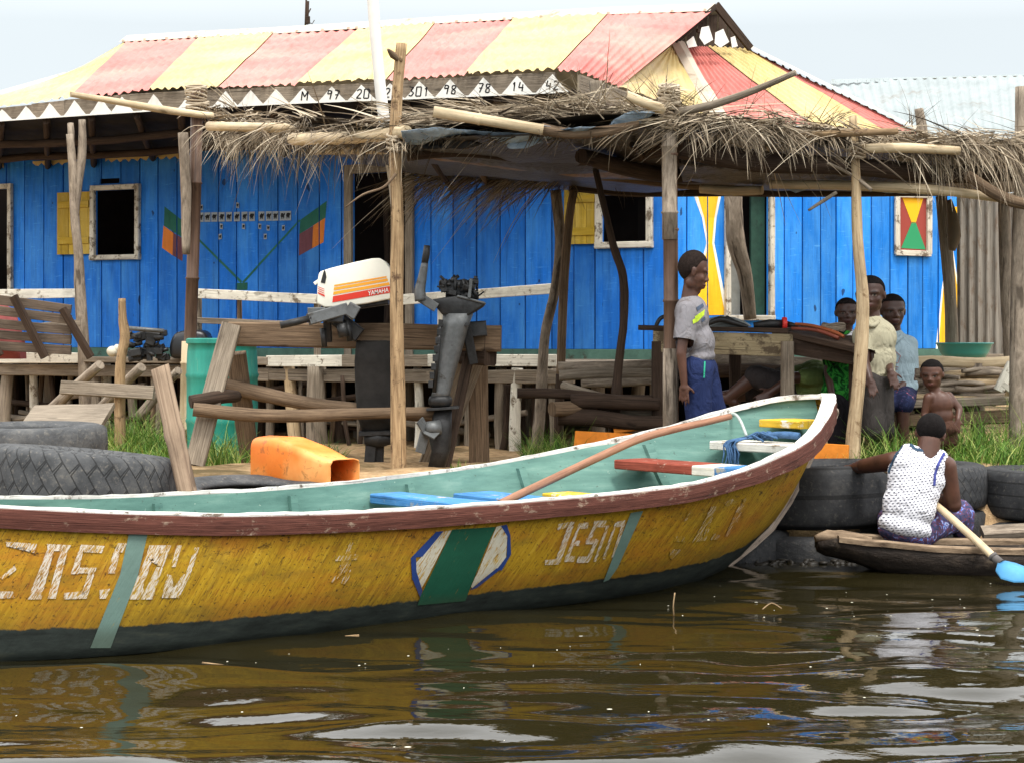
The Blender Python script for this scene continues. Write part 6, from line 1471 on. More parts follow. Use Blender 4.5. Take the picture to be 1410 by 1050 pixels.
q=MB(); q.tube([P(1122,741,10.42),P(1140,737,10.43),P(1170,737,10.43),P(1200,744,10.4)],[.018,.03,.03,.02],8,jit=.3,smooth=3); q.build('broken_tip',M['dug_rim'],CN)
q=MB(); q.plank(P(1352,733,10.9),P(1440,728,10.9),.10,.045,V(0,-.5,1),jit=.004); q.build('seat_board',M['bark_pole'],CN)
PD=thing('paddle','wooden paddle with sky blue blade dipping into the water beside the canoe','paddle',P(1372,772,10.05))
q=MB(); q.tube([P(1214,642,11.0),P(1283,690,10.70),P(1340,740,10.25),P(1370,768,10.0)],[.019,.021,.022,.022],12,jit=.02,smooth=4); q.build('shaft',M['bamboo'],PD)
q=MB(); q.tube([P(1366,764,10.0),P(1378,775,9.96)],[.022,.024],12); q.tube([P(1366,764,10.0),P(1369,767,9.99)],[.026,.026],12); q.build('binding',plain('grey binding',S(96,92,90),.8,.2),PD)
q=MB(); pts=[]; 
for x,y in ((1374,774),(1384,772),(1398,775),(1414,781),(1424,790),(1418,800),(1396,800),(1378,795),(1371,785)): pts.append(P(x,y,9.95-.0035*(y-774)))
cc=sum(pts,Vector())/len(pts); up_=V(0,-.5,.9)
k=len(q.v); q.v+=[p+V(0,0,.004) for p in pts]+[cc+V(0,-.004,.02)]+[p-V(0,0,.004) for p in pts]+[cc-V(0,0,.008)]; n=len(pts)
for i in range(n): j=(i+1)%n; q.face((k+i,k+j,k+n),None,0,True); q.face((k+n+1+j,k+n+1+i,k+2*n+1),None,0,True); q.face((k+i,k+n+1+i,k+n+1+j,k+j),None,0,False)
q.build('blade',plain('sky blue paint',S(78,146,192),.6,.3,0,.14,14,.1,(S(180,196,200),.62)),PD)
# ================================================================ people
def skin_mat(name,a,b,lip):
    t=NT(name); ob=t.coord('Object'); n=t.noise(ob,9,5,.6); c=t.ramp(n,[(.3,a),(.7,b)])
    for an,col in (('lip',lip),('white',S(128,116,104)),('dark',S(14,10,9))):
        at=t.add('ShaderNodeAttribute'); at.attribute_name=an; c=t.mix(at.outputs['Fac'],c,col)
    t.color(c); t.rough(.45,.4); t.bump(t.noise(ob,120,3,.6),.12,.002); return t.m
M['skin']=skin_mat('deep brown skin',S(66,42,32),S(92,60,46),S(96,54,48)); M['skin_dark']=skin_mat('dark brown skin',S(54,34,27),S(78,52,41),S(84,48,44))
M['hair_short']=plain('close cropped hair',S(38,29,25),.9,.15,0,.5,70,.9)
M['hair']=plain('short black hair',S(20,16,15),.9,.15,0,.4,60,.9)
def cloth_mat(name,c,var=.12,dirt=None,nscale=5,rough=.9):
    t=NT(name); ob=t.coord('Object'); n=t.noise(ob,nscale,5,.6); cc=t.ramp(n,[(.3,tuple(x*(1-var) for x in c[:3])+(1,)),(.7,tuple(min(1,x*(1+var)) for x in c[:3])+(1,))])
    if dirt: cc=t.mix(t.ramp(t.noise(ob,nscale*2.2,6,.7),[(dirt[1],0),(dirt[1]+.1,.7)]),cc,dirt[0])
    t.color(cc); t.rough(rough,.12); f=t.noise(t.mapping(ob,(1,1,.55)),13,3,.5,1.4); t.bump(f,.8,.03); return t.m
class Fig:
    """lumps that are fused into one body; k = scale against a 1.7 m adult"""
    def __init__(s,k,xs=1.0): s.k=k; s.xs=xs; s.b=MB(); s.eyes=[]; s.lips=[]
    def head(s,c,yaw,pitch,hh,roll=0,ys=.9):
        R=Matrix.Rotation(math.radians(yaw),3,'Z')@Matrix.Rotation(math.radians(roll),3,'Y')@Matrix.Rotation(math.radians(pitch),3,'X')
        c=Vector(c); f=lambda x,y,z:c+R@V(x*hh*s.xs,y*hh*ys,z*hh); b=s.b
        E=lambda x,y,z,rx,ry,rz:b.ell(f(x,y,z),(rx*hh*s.xs,ry*hh*ys,rz*hh),R,18,12)
        E(0,-.06,.13,.335,.42,.37); E(0,.06,-.10,.285,.31,.33); E(0,.14,-.22,.235,.22,.25); E(0,.235,-.41,.10,.10,.085)
        for q in (-1,1):
            E(q*.15,.19,-.11,.115,.13,.12); E(q*.338,-.04,-.03,.028,.07,.11); E(q*.355,-.06,.02,.020,.05,.065)
            b.capsule(f(q*.05,.335,.075),f(q*.21,.27,.085),.05*hh,.045*hh); E(q*.055,.375,-.135,.05,.05,.04); E(q*.19,-.02,-.26,.075,.17,.13)
            s.eyes.append((f(q*.135,.325,.005),R,hh))
            E(q*.135,.275,.003,.07,.05,.05)
        b.capsule(f(0,.335,.05),f(0,.425,-.105),.033*hh,.055*hh)
        E(0,.375,-.235,.105,.07,.038); E(0,.365,-.30,.09,.065,.042)
        s.lips.append((f(0,.43,-.266),R,hh)); s.f=f; s.R=R; s.hh=hh; s.hc=c; s.ys=ys
        return f
    def limb(s,pts,rs,flat=None):
        for i in range(len(pts)-1): s.b.capsule(pts[i],pts[i+1],rs[i]*s.k,rs[i+1]*s.k,16,flat)
    def hand(s,w,d,n,size=1.0,curl=.5,thumb=1):
        """palm and five separate fingers; d = along the hand, n = out of the back of the hand"""
        k=s.k*size; d=Vector(d).normalized(); n=Vector(n); n=(n-d*n.dot(d)).normalized(); sd=d.cross(n)*thumb; w=Vector(w)
        R=Matrix((sd,d,n)).transposed()
        s.b.ell(w+d*.045*k,(.040*k,.052*k,.016*k),R,14,10); s.b.capsule(w-d*.01*k,w+d*.03*k,.023*k,.026*k)
        for i,(o,L) in enumerate(((.030,.070),(.010,.078),(-.010,.072),(-.029,.056))):
            p=w+d*(.082-.006*abs(i-1))*k+sd*o*k; dd=(d+sd*o*3).normalized()
            for j,fl in enumerate((.45,.32,.25)):
                q=p+dd*(L*fl*k); s.b.capsule(p,q,(.0088-.0009*j)*k,(.0080-.0009*j)*k,10); p=q; dd=(dd-n*curl*(.45+.25*j)).normalized()
        p=w+d*.022*k+sd*.030*k; dd=(d*.62+sd*.75-n*.25).normalized()
        for fl in (.034,.026):
            q=p+dd*fl*k; s.b.capsule(p,q,.0105*k,.0088*k,10); p=q; dd=(dd+d*.5-n*.25).normalized()
    def foot(s,a,d):
        a=Vector(a); d=Vector(d).normalized(); k=s.k
        s.b.capsule(a-d*.04*k-V(0,0,.03*k),a+d*.06*k-V(0,0,.035*k),.034*k,.036*k); s.b.capsule(a+d*.05*k-V(0,0,.04*k),a+d*.15*k-V(0,0,.05*k),.036*k,.024*k)
        for i in range(5): sd=d.cross(V(0,0,1)); p=a+d*(.15-.006*i)*k+sd*(.028-.015*i)*k-V(0,0,.055*k); s.b.capsule(p,p+d*.035*k,.011*k,.009*k,8)
    def done(s,root,mat,voxel=.006,smooth=5):
        o=s.b.build('body',mat,root); fuse(o,voxel,smooth,.5); me=o.data; off=Vector(root.location)
        n=len(me.vertices); co=np.empty(n*3); me.vertices.foreach_get('co',co); co=co.reshape(-1,3)+np.array(off)
        wh=np.zeros(n); dk=np.zeros(n); lp=np.zeros(n)
        for c,R,hh in s.eyes:
            Rm=np.array(R.transposed()); d=(co-np.array(c))@Rm.T/hh; m=(np.abs(d[:,1])<.09); e=np.sqrt((d[:,0]/.056)**2+(d[:,2]/.024)**2)
            wh=np.maximum(wh,np.where(m,np.clip(1.25-e,0,1)*1.0,0)>.3); p=np.sqrt((d[:,0]/.030)**2+(d[:,2]/.034)**2); dk=np.maximum(dk,np.where(m,(p<1)*1.0,0))
            br=np.sqrt((d[:,0]/.10)**2+((d[:,2]-.095)/.022)**2); dk=np.maximum(dk,np.where(np.abs(d[:,1])<.12,(br<1)*.6,0))
            ld=np.sqrt((d[:,0]/.075)**2+((d[:,2]-.036)/.014)**2); dk=np.maximum(dk,np.where(m,(ld<1)*.7,0))
        for c,R,hh in s.lips:
            Rm=np.array(R.transposed()); d=(co-np.array(c))@Rm.T/hh; e=np.sqrt((d[:,0]/.115)**2+((d[:,2])/.062)**2); m=np.abs(d[:,1])<.12
            lp=np.maximum(lp,np.where(m,np.clip(1.4-e,0,1)*.8,0)); ln=(np.abs(d[:,2]-.004)<.010)&(np.abs(d[:,0])<.105)&m; dk=np.maximum(dk,ln*.7)
        for nm,v in (('white',wh),('dark',dk),('lip',lp)):
            a=me.attributes.new(nm,'FLOAT','POINT'); a.data.foreach_set('value',np.asarray(v,dtype=np.float32))
        return o
    def hairdo(s,root,line=.10,mat=None,th=.012):
        """close-cropped hair: a rough cap over the cranium, lower at the back"""
        mb=MB(); hh=s.hh; n=40; m=18; rings=[]
        for i in range(m):
            r=[]
            for j in range(n):
                a=2*math.pi*j/n; fw=math.sin(a)    # fw=+1 front
                zlow=(.245 if fw>.35 else (.02 if fw>-.15 else -.20)); 
                zlow=float(np.interp(fw,[-1,-.55,-.1,.12,.32,.5,1],[-.30,-.26,-.04,.08,.22,.30,.32]))
                tl=math.asin(max(-.98,min(.98,(zlow-.13)/.385))); t=tl+(math.pi/2-tl)*(i/(m-1))
                rr=1+th+.012*mnoise.noise(V(j*1.3,i*1.7,hh*9))
                if i==0: rr=.97
                if i==1: rr=1.0
                x=.345*rr*math.cos(t)*math.cos(a); y=-.06+.43*rr*math.cos(t)*math.sin(a); z=.13+.38*rr*math.sin(t)
                r.append(s.f(x,y,z))
            rings.append(r)
        mb.loft(rings,False,0,True); return mb.build('hair',mat or M['hair'],root)
def garment(name,fn,mat,root,voxel=.009,smooth=4,wr=.006,ws=9,wz=.5,cuts=()):
    mb=MB(); fn(mb); o=mb.build(name,mat,root); fuse(o,voxel,smooth+9,.5)
    if cuts:      # open cuffs and hems
        bm=bmesh.new(); bm.from_mesh(o.data); of=Vector(root.location)
        for q,n_,rad in cuts:
            q=Vector(q)-of; n_=Vector(n_).normalized(); cen=sum((v.co for v in bm.verts),Vector())/len(bm.verts); ow=q-cen; ow-=n_*ow.dot(n_); ow.normalize()
            def inside(f):
                d=f.calc_center_median()-q; al=d.dot(n_); return -.02<al<.085 and (d-n_*al).length<.078 and d.dot(ow)>-.03
            near=[f for f in bm.faces if inside(f)]
            geo=set(near)|{e for f in near for e in f.edges}|{v for f in near for v in f.verts}
            bmesh.ops.bisect_plane(bm,geom=list(geo),plane_co=q,plane_no=n_)
            bmesh.ops.delete(bm,geom=[f for f in bm.faces if inside(f) and (f.calc_center_median()-q).dot(n_)>0],context='FACES')
        bm.to_mesh(o.data); bm.free(); o.data.polygons.foreach_set('use_smooth',[True]*len(o.data.polygons))
    me=o.data; off=Vector(root.location)
    for v,nn in [(v,v.normal.copy()) for v in me.vertices]:
        p=v.co+off; q=V(p.x,p.y,p.z*wz); v.co+=nn*(wr*mnoise.noise(q*ws)+wr*.6*mnoise.noise(q*ws*2.3))
    return o
def basis(fwd,up):
    up=Vector(up).normalized(); f=Vector(fwd); f=(f-up*f.dot(up)).normalized(); r=f.cross(up); return Matrix((r,f,up)).transposed()
# ------------------------------------------------ boy in grey T-shirt, standing in profile
Y=11.52; k=.83; g=lambda x,y,d=0:P(x,y,Y+d)
root=thing('person','boy in grey T-shirt and navy trousers standing in profile against the bamboo post','person',(g(968,600).x,Y,ground_z(g(968,600).x,Y)))
G=root.location.z
f=Fig(k); f.head(g(955,374.5),-88,-14,.262,ys=.82)
nb=g(949,416); ch=g(953,440); bl=g(962,470); hp=g(962,503)
f.b.capsule(g(951,394),nb,.046,.054); 
R1=basis((1,0,0),ch-hp+V(-.0,0,0))
f.b.ell(ch,(.125,.085,.13),R1); f.b.ell(bl,(.108,.082,.12),R1); f.b.ell(hp,(.11,.09,.09),R1)
sr=g(946,430,-.115); sl=g(957,430,.12)
er=g(938,487,-.15); wr_=g(942,528,-.14); f.limb([sr,er,wr_],[.047,.037,.026]); f.hand(wr_,V(-.01,0,-1),V(-.3,-1,0),1.0,.30,-1)
el=g(962,485,.16); wl_=g(972,522,.15); f.limb([sl,el,wl_],[.047,.037,.026]); f.hand(wl_,V(.1,0,-1),V(-.3,1,0),1.0,.3,1)
ar=V(g(962,600).x,Y-.06,G+.055); al=V(g(992,600).x,Y+.07,G+.055)
kr=g(962,572,-.065); kl=g(985,572,.07)
f.limb([g(960,506,-.06),kr,ar],[.085,.06,.04]); f.limb([g(965,506,.06),kl,al],[.085,.06,.04]); f.foot(ar,V(1,-.1,0)); f.foot(al,V(1,.1,0))
f.done(root,M['skin'],.0055); f.hairdo(root,th=-.004,mat=M['hair_short'])
M['tee']=cloth_mat('worn grey T-shirt',S(124,121,124),.12,(S(96,88,84),.54),5)
def tee(m):
    m.ell(ch+V(0,0,.02),(.150,.105,.135),R1); m.ell(bl,(.128,.10,.13),R1); m.ell(g(963,492),(.125,.098,.05),R1)
    m.capsule(g(949,424),ch,.075,.1)
    for s_,e_ in ((sr,er),(sl,el)): q=s_.lerp(e_,.74); m.capsule(s_+V(0,0,.008),q,.064,.068,flat=((1,0,0),1.0))
    m.capsule(sr+V(0,.02,.015),sl+V(0,-.02,.015),.062,.062)
to=garment('t_shirt',tee,M['tee'],root,.008,3,.007,10,cuts=[(sr.lerp(er,.66),er-sr,.10),(sl.lerp(el,.66),el-sl,.10)])
mb=MB(); bv=BVHTree.FromObject(to,bpy.context.evaluated_depsgraph_get())
def on_shirt(tree,root,px,py,lift=.004):
    o_=V(0,0,HC)-Vector(root.location); d=ray(px,py).normalized(); h,nn,_,_=tree.ray_cast(o_,d); return None if h is None else h+Vector(root.location)+(nn if nn.dot(d)<0 else -nn)*lift
def print_on(name,polys,m,tree,root,par):
    mb=MB()
    for poly in polys:
        bm=bmesh.new(); bm.faces.new([bm.verts.new((x,y,0)) for x,y in poly]); bmesh.ops.triangulate(bm,faces=bm.faces[:])
        for _ in range(3):
            es=[e for e in bm.edges if e.calc_length()>2.5]
            if not es: break
            bmesh.ops.subdivide_edges(bm,edges=es,cuts=1); bmesh.ops.triangulate(bm,faces=bm.faces[:])
        ix={}
        for q in bm.verts:
            h=on_shirt(tree,root,q.co.x,q.co.y)
            if h is not None: ix[q]=len(mb.v); mb.v.append(h)
        for ff in bm.faces:
            if all(q in ix for q in ff.verts): mb.face([ix[q] for q in ff.verts],None,0,True)
        bm.free()
    return mb.build(name,m,par)
print_on('print',[[(953,441),(960,436),(970,426),(969,434),(960,443),(954,446)],[(956,436),(968,428),(966,431),(957,440)]],cloth_mat('lime print',S(172,196,60)),bv,root,to)
print_on('print',[[(958,424),(967,418),(969,422),(960,429)],[(965,440),(970,436),(971,440),(966,444)]],cloth_mat('dark print',S(70,80,96)),bv,root,to)
M['navy']=cloth_mat('navy trousers',S(34,44,78),.15,None,6)
def trous(m):
    m.ell(g(962,506),(.125,.105,.08),basis((1,0,0),(0,0,1)))
    for a,b,c,o in ((g(960,510,-.06),kr,ar,-1),(g(966,510,.06),kl,al,1)): m.capsule(a,b,.098,.078); m.capsule(b,c+V(0,0,.10),.078,.066)
tr=garment('trousers',trous,M['navy'],root,.009,3,.010,8)
bv=BVHTree.FromObject(tr,bpy.context.evaluated_depsgraph_get()); print_on('piping',[[(969,498),(971,498),(970,520),(968,520)]],cloth_mat('green piping',S(50,150,120)),bv,root,tr)
# ------------------------------------------------ man in the canoe, seen from behind
Y=10.62; k=1.0; g=lambda x,y,d=0:P(x,y,Y+d)
root=thing('person','man in white dotted vest seated in the dugout canoe, seen from behind','person',g(1250,748))
f=Fig(k); f.head(g(1281,598,.05),-18,-22,.235,8,.92)
nb=g(1276,628,.0); ch=g(1262,655); wa=g(1252,695,-.02); hp=g(1246,728,-.02)
f.b.capsule(g(1280,606,.02),nb+V(0,-.0,-.03),.062,.070)
Rm=basis((-.12,1,0),ch-hp)
f.b.ell(ch,(.155,.095,.12),Rm); f.b.ell(ch+V(.012,.03,.05),(.14,.085,.08),Rm); f.b.ell(wa,(.125,.09,.12),Rm); f.b.ell(hp+V(0,.01,-.01),(.14,.095,.07),Rm)
f.b.capsule(nb+V(-.01,0,-.02),g(1236,632,.02),.052,.05); f.b.capsule(nb+V(.01,0,-.02),g(1300,637,.02),.052,.05)
sl=g(1232,634,.03); sr=g(1303,641,.03)
el=g(1190,641,.26); wl_=g(1173,645,.53); f.limb([sl,el,wl_],[.056,.044,.030]); f.hand(wl_,V(-.75,.25,-.05),V(0,.2,1),1.0,.10,1)
er=g(1313,694,.06); wr_=g(1283,683,.20); f.limb([sr,er],[.058,.044]); f.limb([er,wr_],[.046,.031]); f.hand(wr_,V(-.9,.15,-.05),V(.2,.2,1),1.0,1.2,1)
hl=g(1236,732,.04); hr_=g(1262,732,.04); kr=g(1322,706,.26); ak=g(1325,752,.30); f.limb([hr_,kr,ak],[.088,.062,.042]); kl=g(1226,712,.45); f.limb([hl,kl,g(1232,752,.46)],[.088,.062,.042]); f.foot(g(1325,752,.30),V(.5,1,0)); f.foot(g(1232,752,.46),V(-.1,1,0))
f.done(root,M['skin'],.0062); f.hairdo(root,th=.022)
t=NT('white vest with small dots'); ob=t.coord('Object'); sp=t.add('ShaderNodeSeparateXYZ'); t.link(ob,sp.inputs[0])
zz=t.math('DIVIDE',t.math('ADD',sp.outputs[2],t.math('MULTIPLY',sp.outputs[0],-.12)),.0150); row=t.math('FLOOR',zz); xx=t.math('ADD',t.math('DIVIDE',t.math('ADD',sp.outputs[0],t.math('MULTIPLY',sp.outputs[2],-.15)),.0215),t.math('MULTIPLY',row,.5))
fx=t.math('SUBTRACT',t.math('FRACT',xx),.5); fz=t.math('SUBTRACT',t.math('FRACT',zz),.5)
dd=t.math('ADD',t.math('POWER',t.math('DIVIDE',fx,.27),2),t.math('POWER',t.math('DIVIDE',fz,.24),2)); dot=t.math('LESS_THAN',dd,1)
n=t.noise(ob,200,2,.5); dot=t.math('MULTIPLY',dot,t.ramp(n,[(.3,.3),(.5,1)]))
c=t.mix(dot,S(232,232,238),S(66,66,84)); t.color(c); t.rough(.9,.12); t.bump(t.noise(t.mapping(ob,(1,1,1.2)),11,3,.5,1.2),.8,.03); M['vest']=t.m
def vest(m):
    m.ell(ch+V(-.002,0,-.01),(.168,.125,.125),Rm); m.ell(g(1258,675,-.015),(.158,.120,.11),Rm); m.ell(wa,(.160,.124,.14),Rm); m.ell(hp+V(-.0,0,.015),(.160,.130,.078),Rm); m.ell(ch+V(.012,.012,.055),(.128,.115,.085),Rm)
    for q in (-1,1): m.capsule(ch+V(q*.085,.0,.04),(g(1251,622,.015) if q<0 else g(1293,630,.015)),.078,.052)
    m.capsule(g(1251,624,.0),g(1291,630,.0),.05,.05); m.ell(g(1243,637,-.015),(.062,.095,.07)); m.ell(g(1285,640,-.01),(.055,.085,.06))
vo=garment('vest',vest,M['vest'],root,.008,14,.007,9,.9)
trim=cloth_mat('navy vest edging',S(70,76,140)); trim2=cloth_mat('dark teal vest edging',S(52,72,92))
bv=BVHTree.FromObject(vo,bpy.context.evaluated_depsgraph_get())
def edging(name,pts,w,m):
    polys=[]
    for (x0,y0),(x1,y1) in zip(pts,pts[1:]):
        dx,dy=x1-x0,y1-y0; L=math.hypot(dx,dy); ox,oy=-dy/L*w,dx/L*w; polys.append([(x0-ox,y0-oy),(x1-ox,y1-oy),(x1+ox,y1+oy),(x0+ox,y0+oy)])
    print_on(name,polys,m,bv,root,vo)
edging('edging',[(1300,623),(1292,637),(1287,652),(1286,668)],1.7,trim); edging('edging',[(1243,613),(1234,626),(1227,641),(1224,650)],1.4,trim2); edging('edging',[(1253,611),(1260,618),(1270,620),(1284,617)],1.8,trim2)
t=NT('printed blue cloth'); ob=t.coord('Object'); n=t.noise(ob,22,3,.6,1.5); n2=t.noise(ob,34,3,.6,1)
c=t.ramp(n,[(.3,S(40,42,66)),(.48,S(70,72,104)),(.56,S(116,60,54)),(.62,S(60,110,190)),(.70,S(196,196,206))]); t.color(c); t.rough(.85,.15); t.bump(t.noise(ob,12,3,.5,1),.6,.02); M['print']=t.m
def shorts(m):
    m.ell(hp+V(0,.02,-.03),(.160,.12,.07),Rm); m.capsule(hr_,kr,.105,.082); m.capsule(kr,kr.lerp(ak,.35),.080,.075); m.capsule(hl,kl,.105,.082)
garment('shorts',shorts,M['print'],root,.009,3,.008,9)
# ------------------------------------------------ tall boy in a beige shirt behind the pale post
def stand(label,Y,head,hh,yaw,pitch,nb,ch,hp,R,sh,el,wr,hd,kn,an,k,skin,hair_th=.004,loc=None,hands=(1,-1),roll=0):
    root=thing('person',label,'person',loc or V(P(*hp[:2],Y).x,Y,ground_z(P(*hp[:2],Y).x,Y)))
    g=lambda q:P(q[0],q[1],Y+(q[2] if len(q)>2 else 0))
    f=Fig(k,1.10); f.head(g(head),yaw,pitch,hh,roll,.88); f.b.capsule(g(head)-V(0,0,hh*.25),g(nb)+V(0,0,-.02),.05*k/.8*.9,.058*k/.8*.9)
    Rm=basis(R,g(ch)-g(hp)); c,h=g(ch),g(hp); w=c.lerp(h,.5)
    f.b.ell(c,(.155*k,.105*k,.15*k),Rm); f.b.ell(w,(.135*k,.105*k,.14*k),Rm); f.b.ell(h,(.145*k,.11*k,.10*k),Rm)
    for i in range(2):
        f.b.capsule(g(nb)-V(0,0,.02),g(sh[i]),.05*k,.05*k); f.limb([g(sh[i]),g(el[i]),g(wr[i])],[.052,.041,.029]); d=(g(wr[i])-g(el[i])).normalized(); f.hand(g(wr[i]),hd[i] if hd else d,V(0,-1,.2),1.0,.4,hands[i])
    if kn:
        for i in range(2): f.limb([g((hp[0]+(-1)**(i+1)*5,hp[1]+4,0)),g(kn[i]),g(an[i])],[.085,.06,.040]); f.foot(g(an[i]),V(-.3,-1,0))
    f.done(root,M[skin],.007); f.hairdo(root,th=hair_th)
    return root,f,g,Rm,c,w,h
Y=12.35
gz=lambda px,Y:H-(ground_z((px-705)*Y/F,Y)+.05-HC)*F/Y
r_,f,g,Rm,c,w,h=stand('tall boy in cream shirt and charcoal shorts standing half behind the pale post',Y,(1198.5,406,0),.250,160,-4,(1202,438),(1204,468),(1204,522),(-.35,-1,0),((1190,453,-.03),(1217,456,.05)),((1190,497,-.10),(1223,497,.02)),((1197,521,-.2),(1226,511,-.16)),(V(.25,-.4,-1),V(.2,-.3,-.8)),((1202,580,-.05),(1213,582,.05)),((1198,gz(1198,Y),0),(1213,gz(1213,Y),.05)),.86,'skin_dark')
M['cream']=cloth_mat('cream shirt',S(168,162,138),.09,(S(136,128,106),.58),6)
def shirt(m):
    m.ell(c+V(0,0,.01),(.150,.115,.14),Rm); m.ell(w,(.147,.116,.17),Rm); m.ell(h+V(0,0,.035),(.147,.118,.07),Rm); m.capsule(g((1202,444)),c,.07,.09); m.capsule(g((1202,444)),g((1190,453,-.03)),.056,.058); m.capsule(g((1202,444)),g((1217,456,.05)),.056,.058)
    for s_,e_ in (((1190,453,-.03),(1190,497,-.10)),((1217,456,.05),(1223,497,.02))): m.capsule(g(s_),g(s_).lerp(g(e_),.78),.056,.058)
so=garment('shirt',shirt,M['cream'],r_,.009,6,.006,10,cuts=[(g((1190,453,-.03)).lerp(g((1190,497,-.10)),.70),g((1190,497,-.1))-g((1190,453,-.03)),.09),(g((1217,456,.05)).lerp(g((1223,497,.02)),.70),g((1223,497,.02))-g((1217,456,.05)),.09)])
mb=MB(); mb.tube([g((1196,437,.06)),g((1193,441,-.05)),g((1200,449,-.11)),g((1209,443,-.06)),g((1210,437,.06))],[.016,.018,.014,.018,.016],8,smooth=4); mb.build('collar',M['cream'],so)
M['charcoal']=cloth_mat('charcoal shorts',S(62,58,56),.12,None,6)
def sh2(m):
    m.ell(h,(.145,.12,.08),Rm); a=g((1199,526,-.04)); b=g((1210,526,.04)); m.capsule(a,g((1203,588,-.06)),.098,.092); m.capsule(b,g((1213,590,.05)),.098,.090)
garment('shorts',sh2,M['charcoal'],r_,.010,3,.008,8)
# ------------------------------------------------ boy in green behind the workbench
Y=12.75
r_,f,g,Rm,c,w,h=stand('boy in bright green and black patterned shirt peering from left of the pale post',Y,(1166,431,0),.205,176,-2,(1163,456),(1160,488),(1158,545),(0,-1,0),((1144,472,0),(1178,472,.02)),((1140,512,-.02),(1184,512,.02)),((1146,545,-.12),(1180,545,-.05)),None,((1152,590,-.03),(1166,590,0)),((1152,gz(1152,Y),0),(1167,gz(1167,Y),.03)),.74,'skin_dark')
t=NT('green and black patterned cloth'); ob=t.coord('Object'); n=t.noise(ob,13,3,.6,1.6); t.color(t.ramp(n,[(.40,S(16,30,18)),(.5,S(24,84,36)),(.6,S(56,150,56)),(.7,S(20,40,22))])); t.rough(.9,.1); M['green_print']=t.m
def shg(m):
    m.ell(c,(.135,.10,.13),Rm); m.ell(w,(.13,.10,.13),Rm); m.ell(h+V(0,0,.03),(.135,.105,.10),Rm); m.capsule(g((1163,462)),c,.065,.09)
    for s_,e_ in (((1144,472,0),(1140,512,-.02)),((1178,472,.02),(1184,512,.02))): m.capsule(g(s_),g(s_).lerp(g(e_),.6),.055,.05)
garment('shirt',shg,M['green_print'],r_,.010,3,.008,8)
mb=MB(); mb.tube([g((1156,455,.05)),g((1153,459,-.05)),g((1162,465,-.10)),g((1172,460,-.05)),g((1172,455,.05))],[.012]*5,8,smooth=4); mb.build('collar',cloth_mat('white collar',S(220,220,224)),r_)
def shd(m):
    for x,o in ((1153,-.03),(1165,.0)): m.capsule(g((x,552,o)),g((x,628,o)),.085,.066)
garment('trousers',shd,cloth_mat('black trousers',S(34,32,36),.1),r_,.010,3)
# ------------------------------------------------ boy in pale blue polo, sitting on the rack
Y=12.85
r_,f,g,Rm,c,w,h=stand('boy in pale grey-blue polo shirt sitting on the edge of the pole rack','' or Y,(1229,429,-.02),.238,186,-3,(1231,458),(1233,490),(1236,538),(.1,-1,0),((1217,472,-.03),(1252,474,.02)),((1212,514,-.02),(1254,520,.0)),((1216,540,-.16),(1228,541,-.2)),(V(.8,-.5,-.2),V(-.8,-.4,.0)),((1218,556,-.38),(1243,556,-.36)),((1220,630,-.36),(1243,632,-.34)),.82,'skin_dark')
M['polo']=cloth_mat('pale blue polo',S(146,164,172),.07,None,6)
def pol_(m):
    m.ell(c,(.155,.112,.13),Rm); m.ell(w,(.150,.114,.16),Rm); m.ell(h+V(0,0,.03),(.15,.115,.08),Rm); m.capsule(g((1231,464)),c,.07,.09); m.capsule(g((1231,464)),g((1217,472,-.03)),.056,.058); m.capsule(g((1231,464)),g((1252,474,.02)),.056,.060)
    for s_,e_ in (((1217,472,-.03),(1212,514,-.02)),((1252,474,.02),(1254,520,.0))): m.capsule(g(s_),g(s_).lerp(g(e_),.80),.056,.058)
so=garment('polo_shirt',pol_,M['polo'],r_,.009,3,.007,10,cuts=[(g((1217,472,-.03)).lerp(g((1212,514,-.02)),.72),g((1212,514))-g((1217,472)),.09),(g((1252,474,.02)).lerp(g((1254,520,.0)),.72),g((1254,520))-g((1252,474)),.09)])
mb=MB(); mb.tube([g((1222,459,.05)),g((1219,463,-.05)),g((1227,474,-.11)),g((1240,464,-.05)),g((1241,459,.05))],[.014,.018,.012,.018,.014],8,smooth=4); mb.build('collar',M['polo'],so)
bv=BVHTree.FromObject(so,bpy.context.evaluated_depsgraph_get())
cs=[(1232+9.5*math.cos(a),493-10*math.sin(a)) for a in np.linspace(0,2*math.pi,15)]
edge_=[]
for (x0,y0),(x1,y1) in list(zip([(1222,497),(1230,482),(1240,490),(1236,500)],[(1230,482),(1240,490),(1236,500),(1222,497)]))+[((1220,500),(1237,506)),((1221,503),(1236,509)),((1230,482),(1229,500))]:
    dx,dy=x1-x0,y1-y0; L=math.hypot(dx,dy); ox,oy=-dy/L*.45,dx/L*.45; edge_.append([(x0-ox,y0-oy),(x1-ox,y1-oy),(x1+ox,y1+oy),(x0+ox,y0+oy)])
print_on('print',edge_,cloth_mat('faded red print',S(150,110,110)),bv,r_,so)
def sh3(m):
    m.ell(h,(.14,.115,.08),Rm); m.capsule(g((1228,546,-.02)),g((1218,556,-.36)),.09,.078); m.capsule(g((1244,546,-.02)),g((1243,556,-.34)),.09,.078)
t=NT('navy cloth with red print'); ob=t.coord('Object'); n=t.noise(ob,24,3,.6,1.2); t.color(t.ramp(n,[(.5,S(30,34,58)),(.62,S(44,52,84)),(.68,S(170,60,60)),(.74,S(190,190,196))])); t.rough(.9,.1)
garment('shorts',sh3,t.m,r_,.010,3,.006)
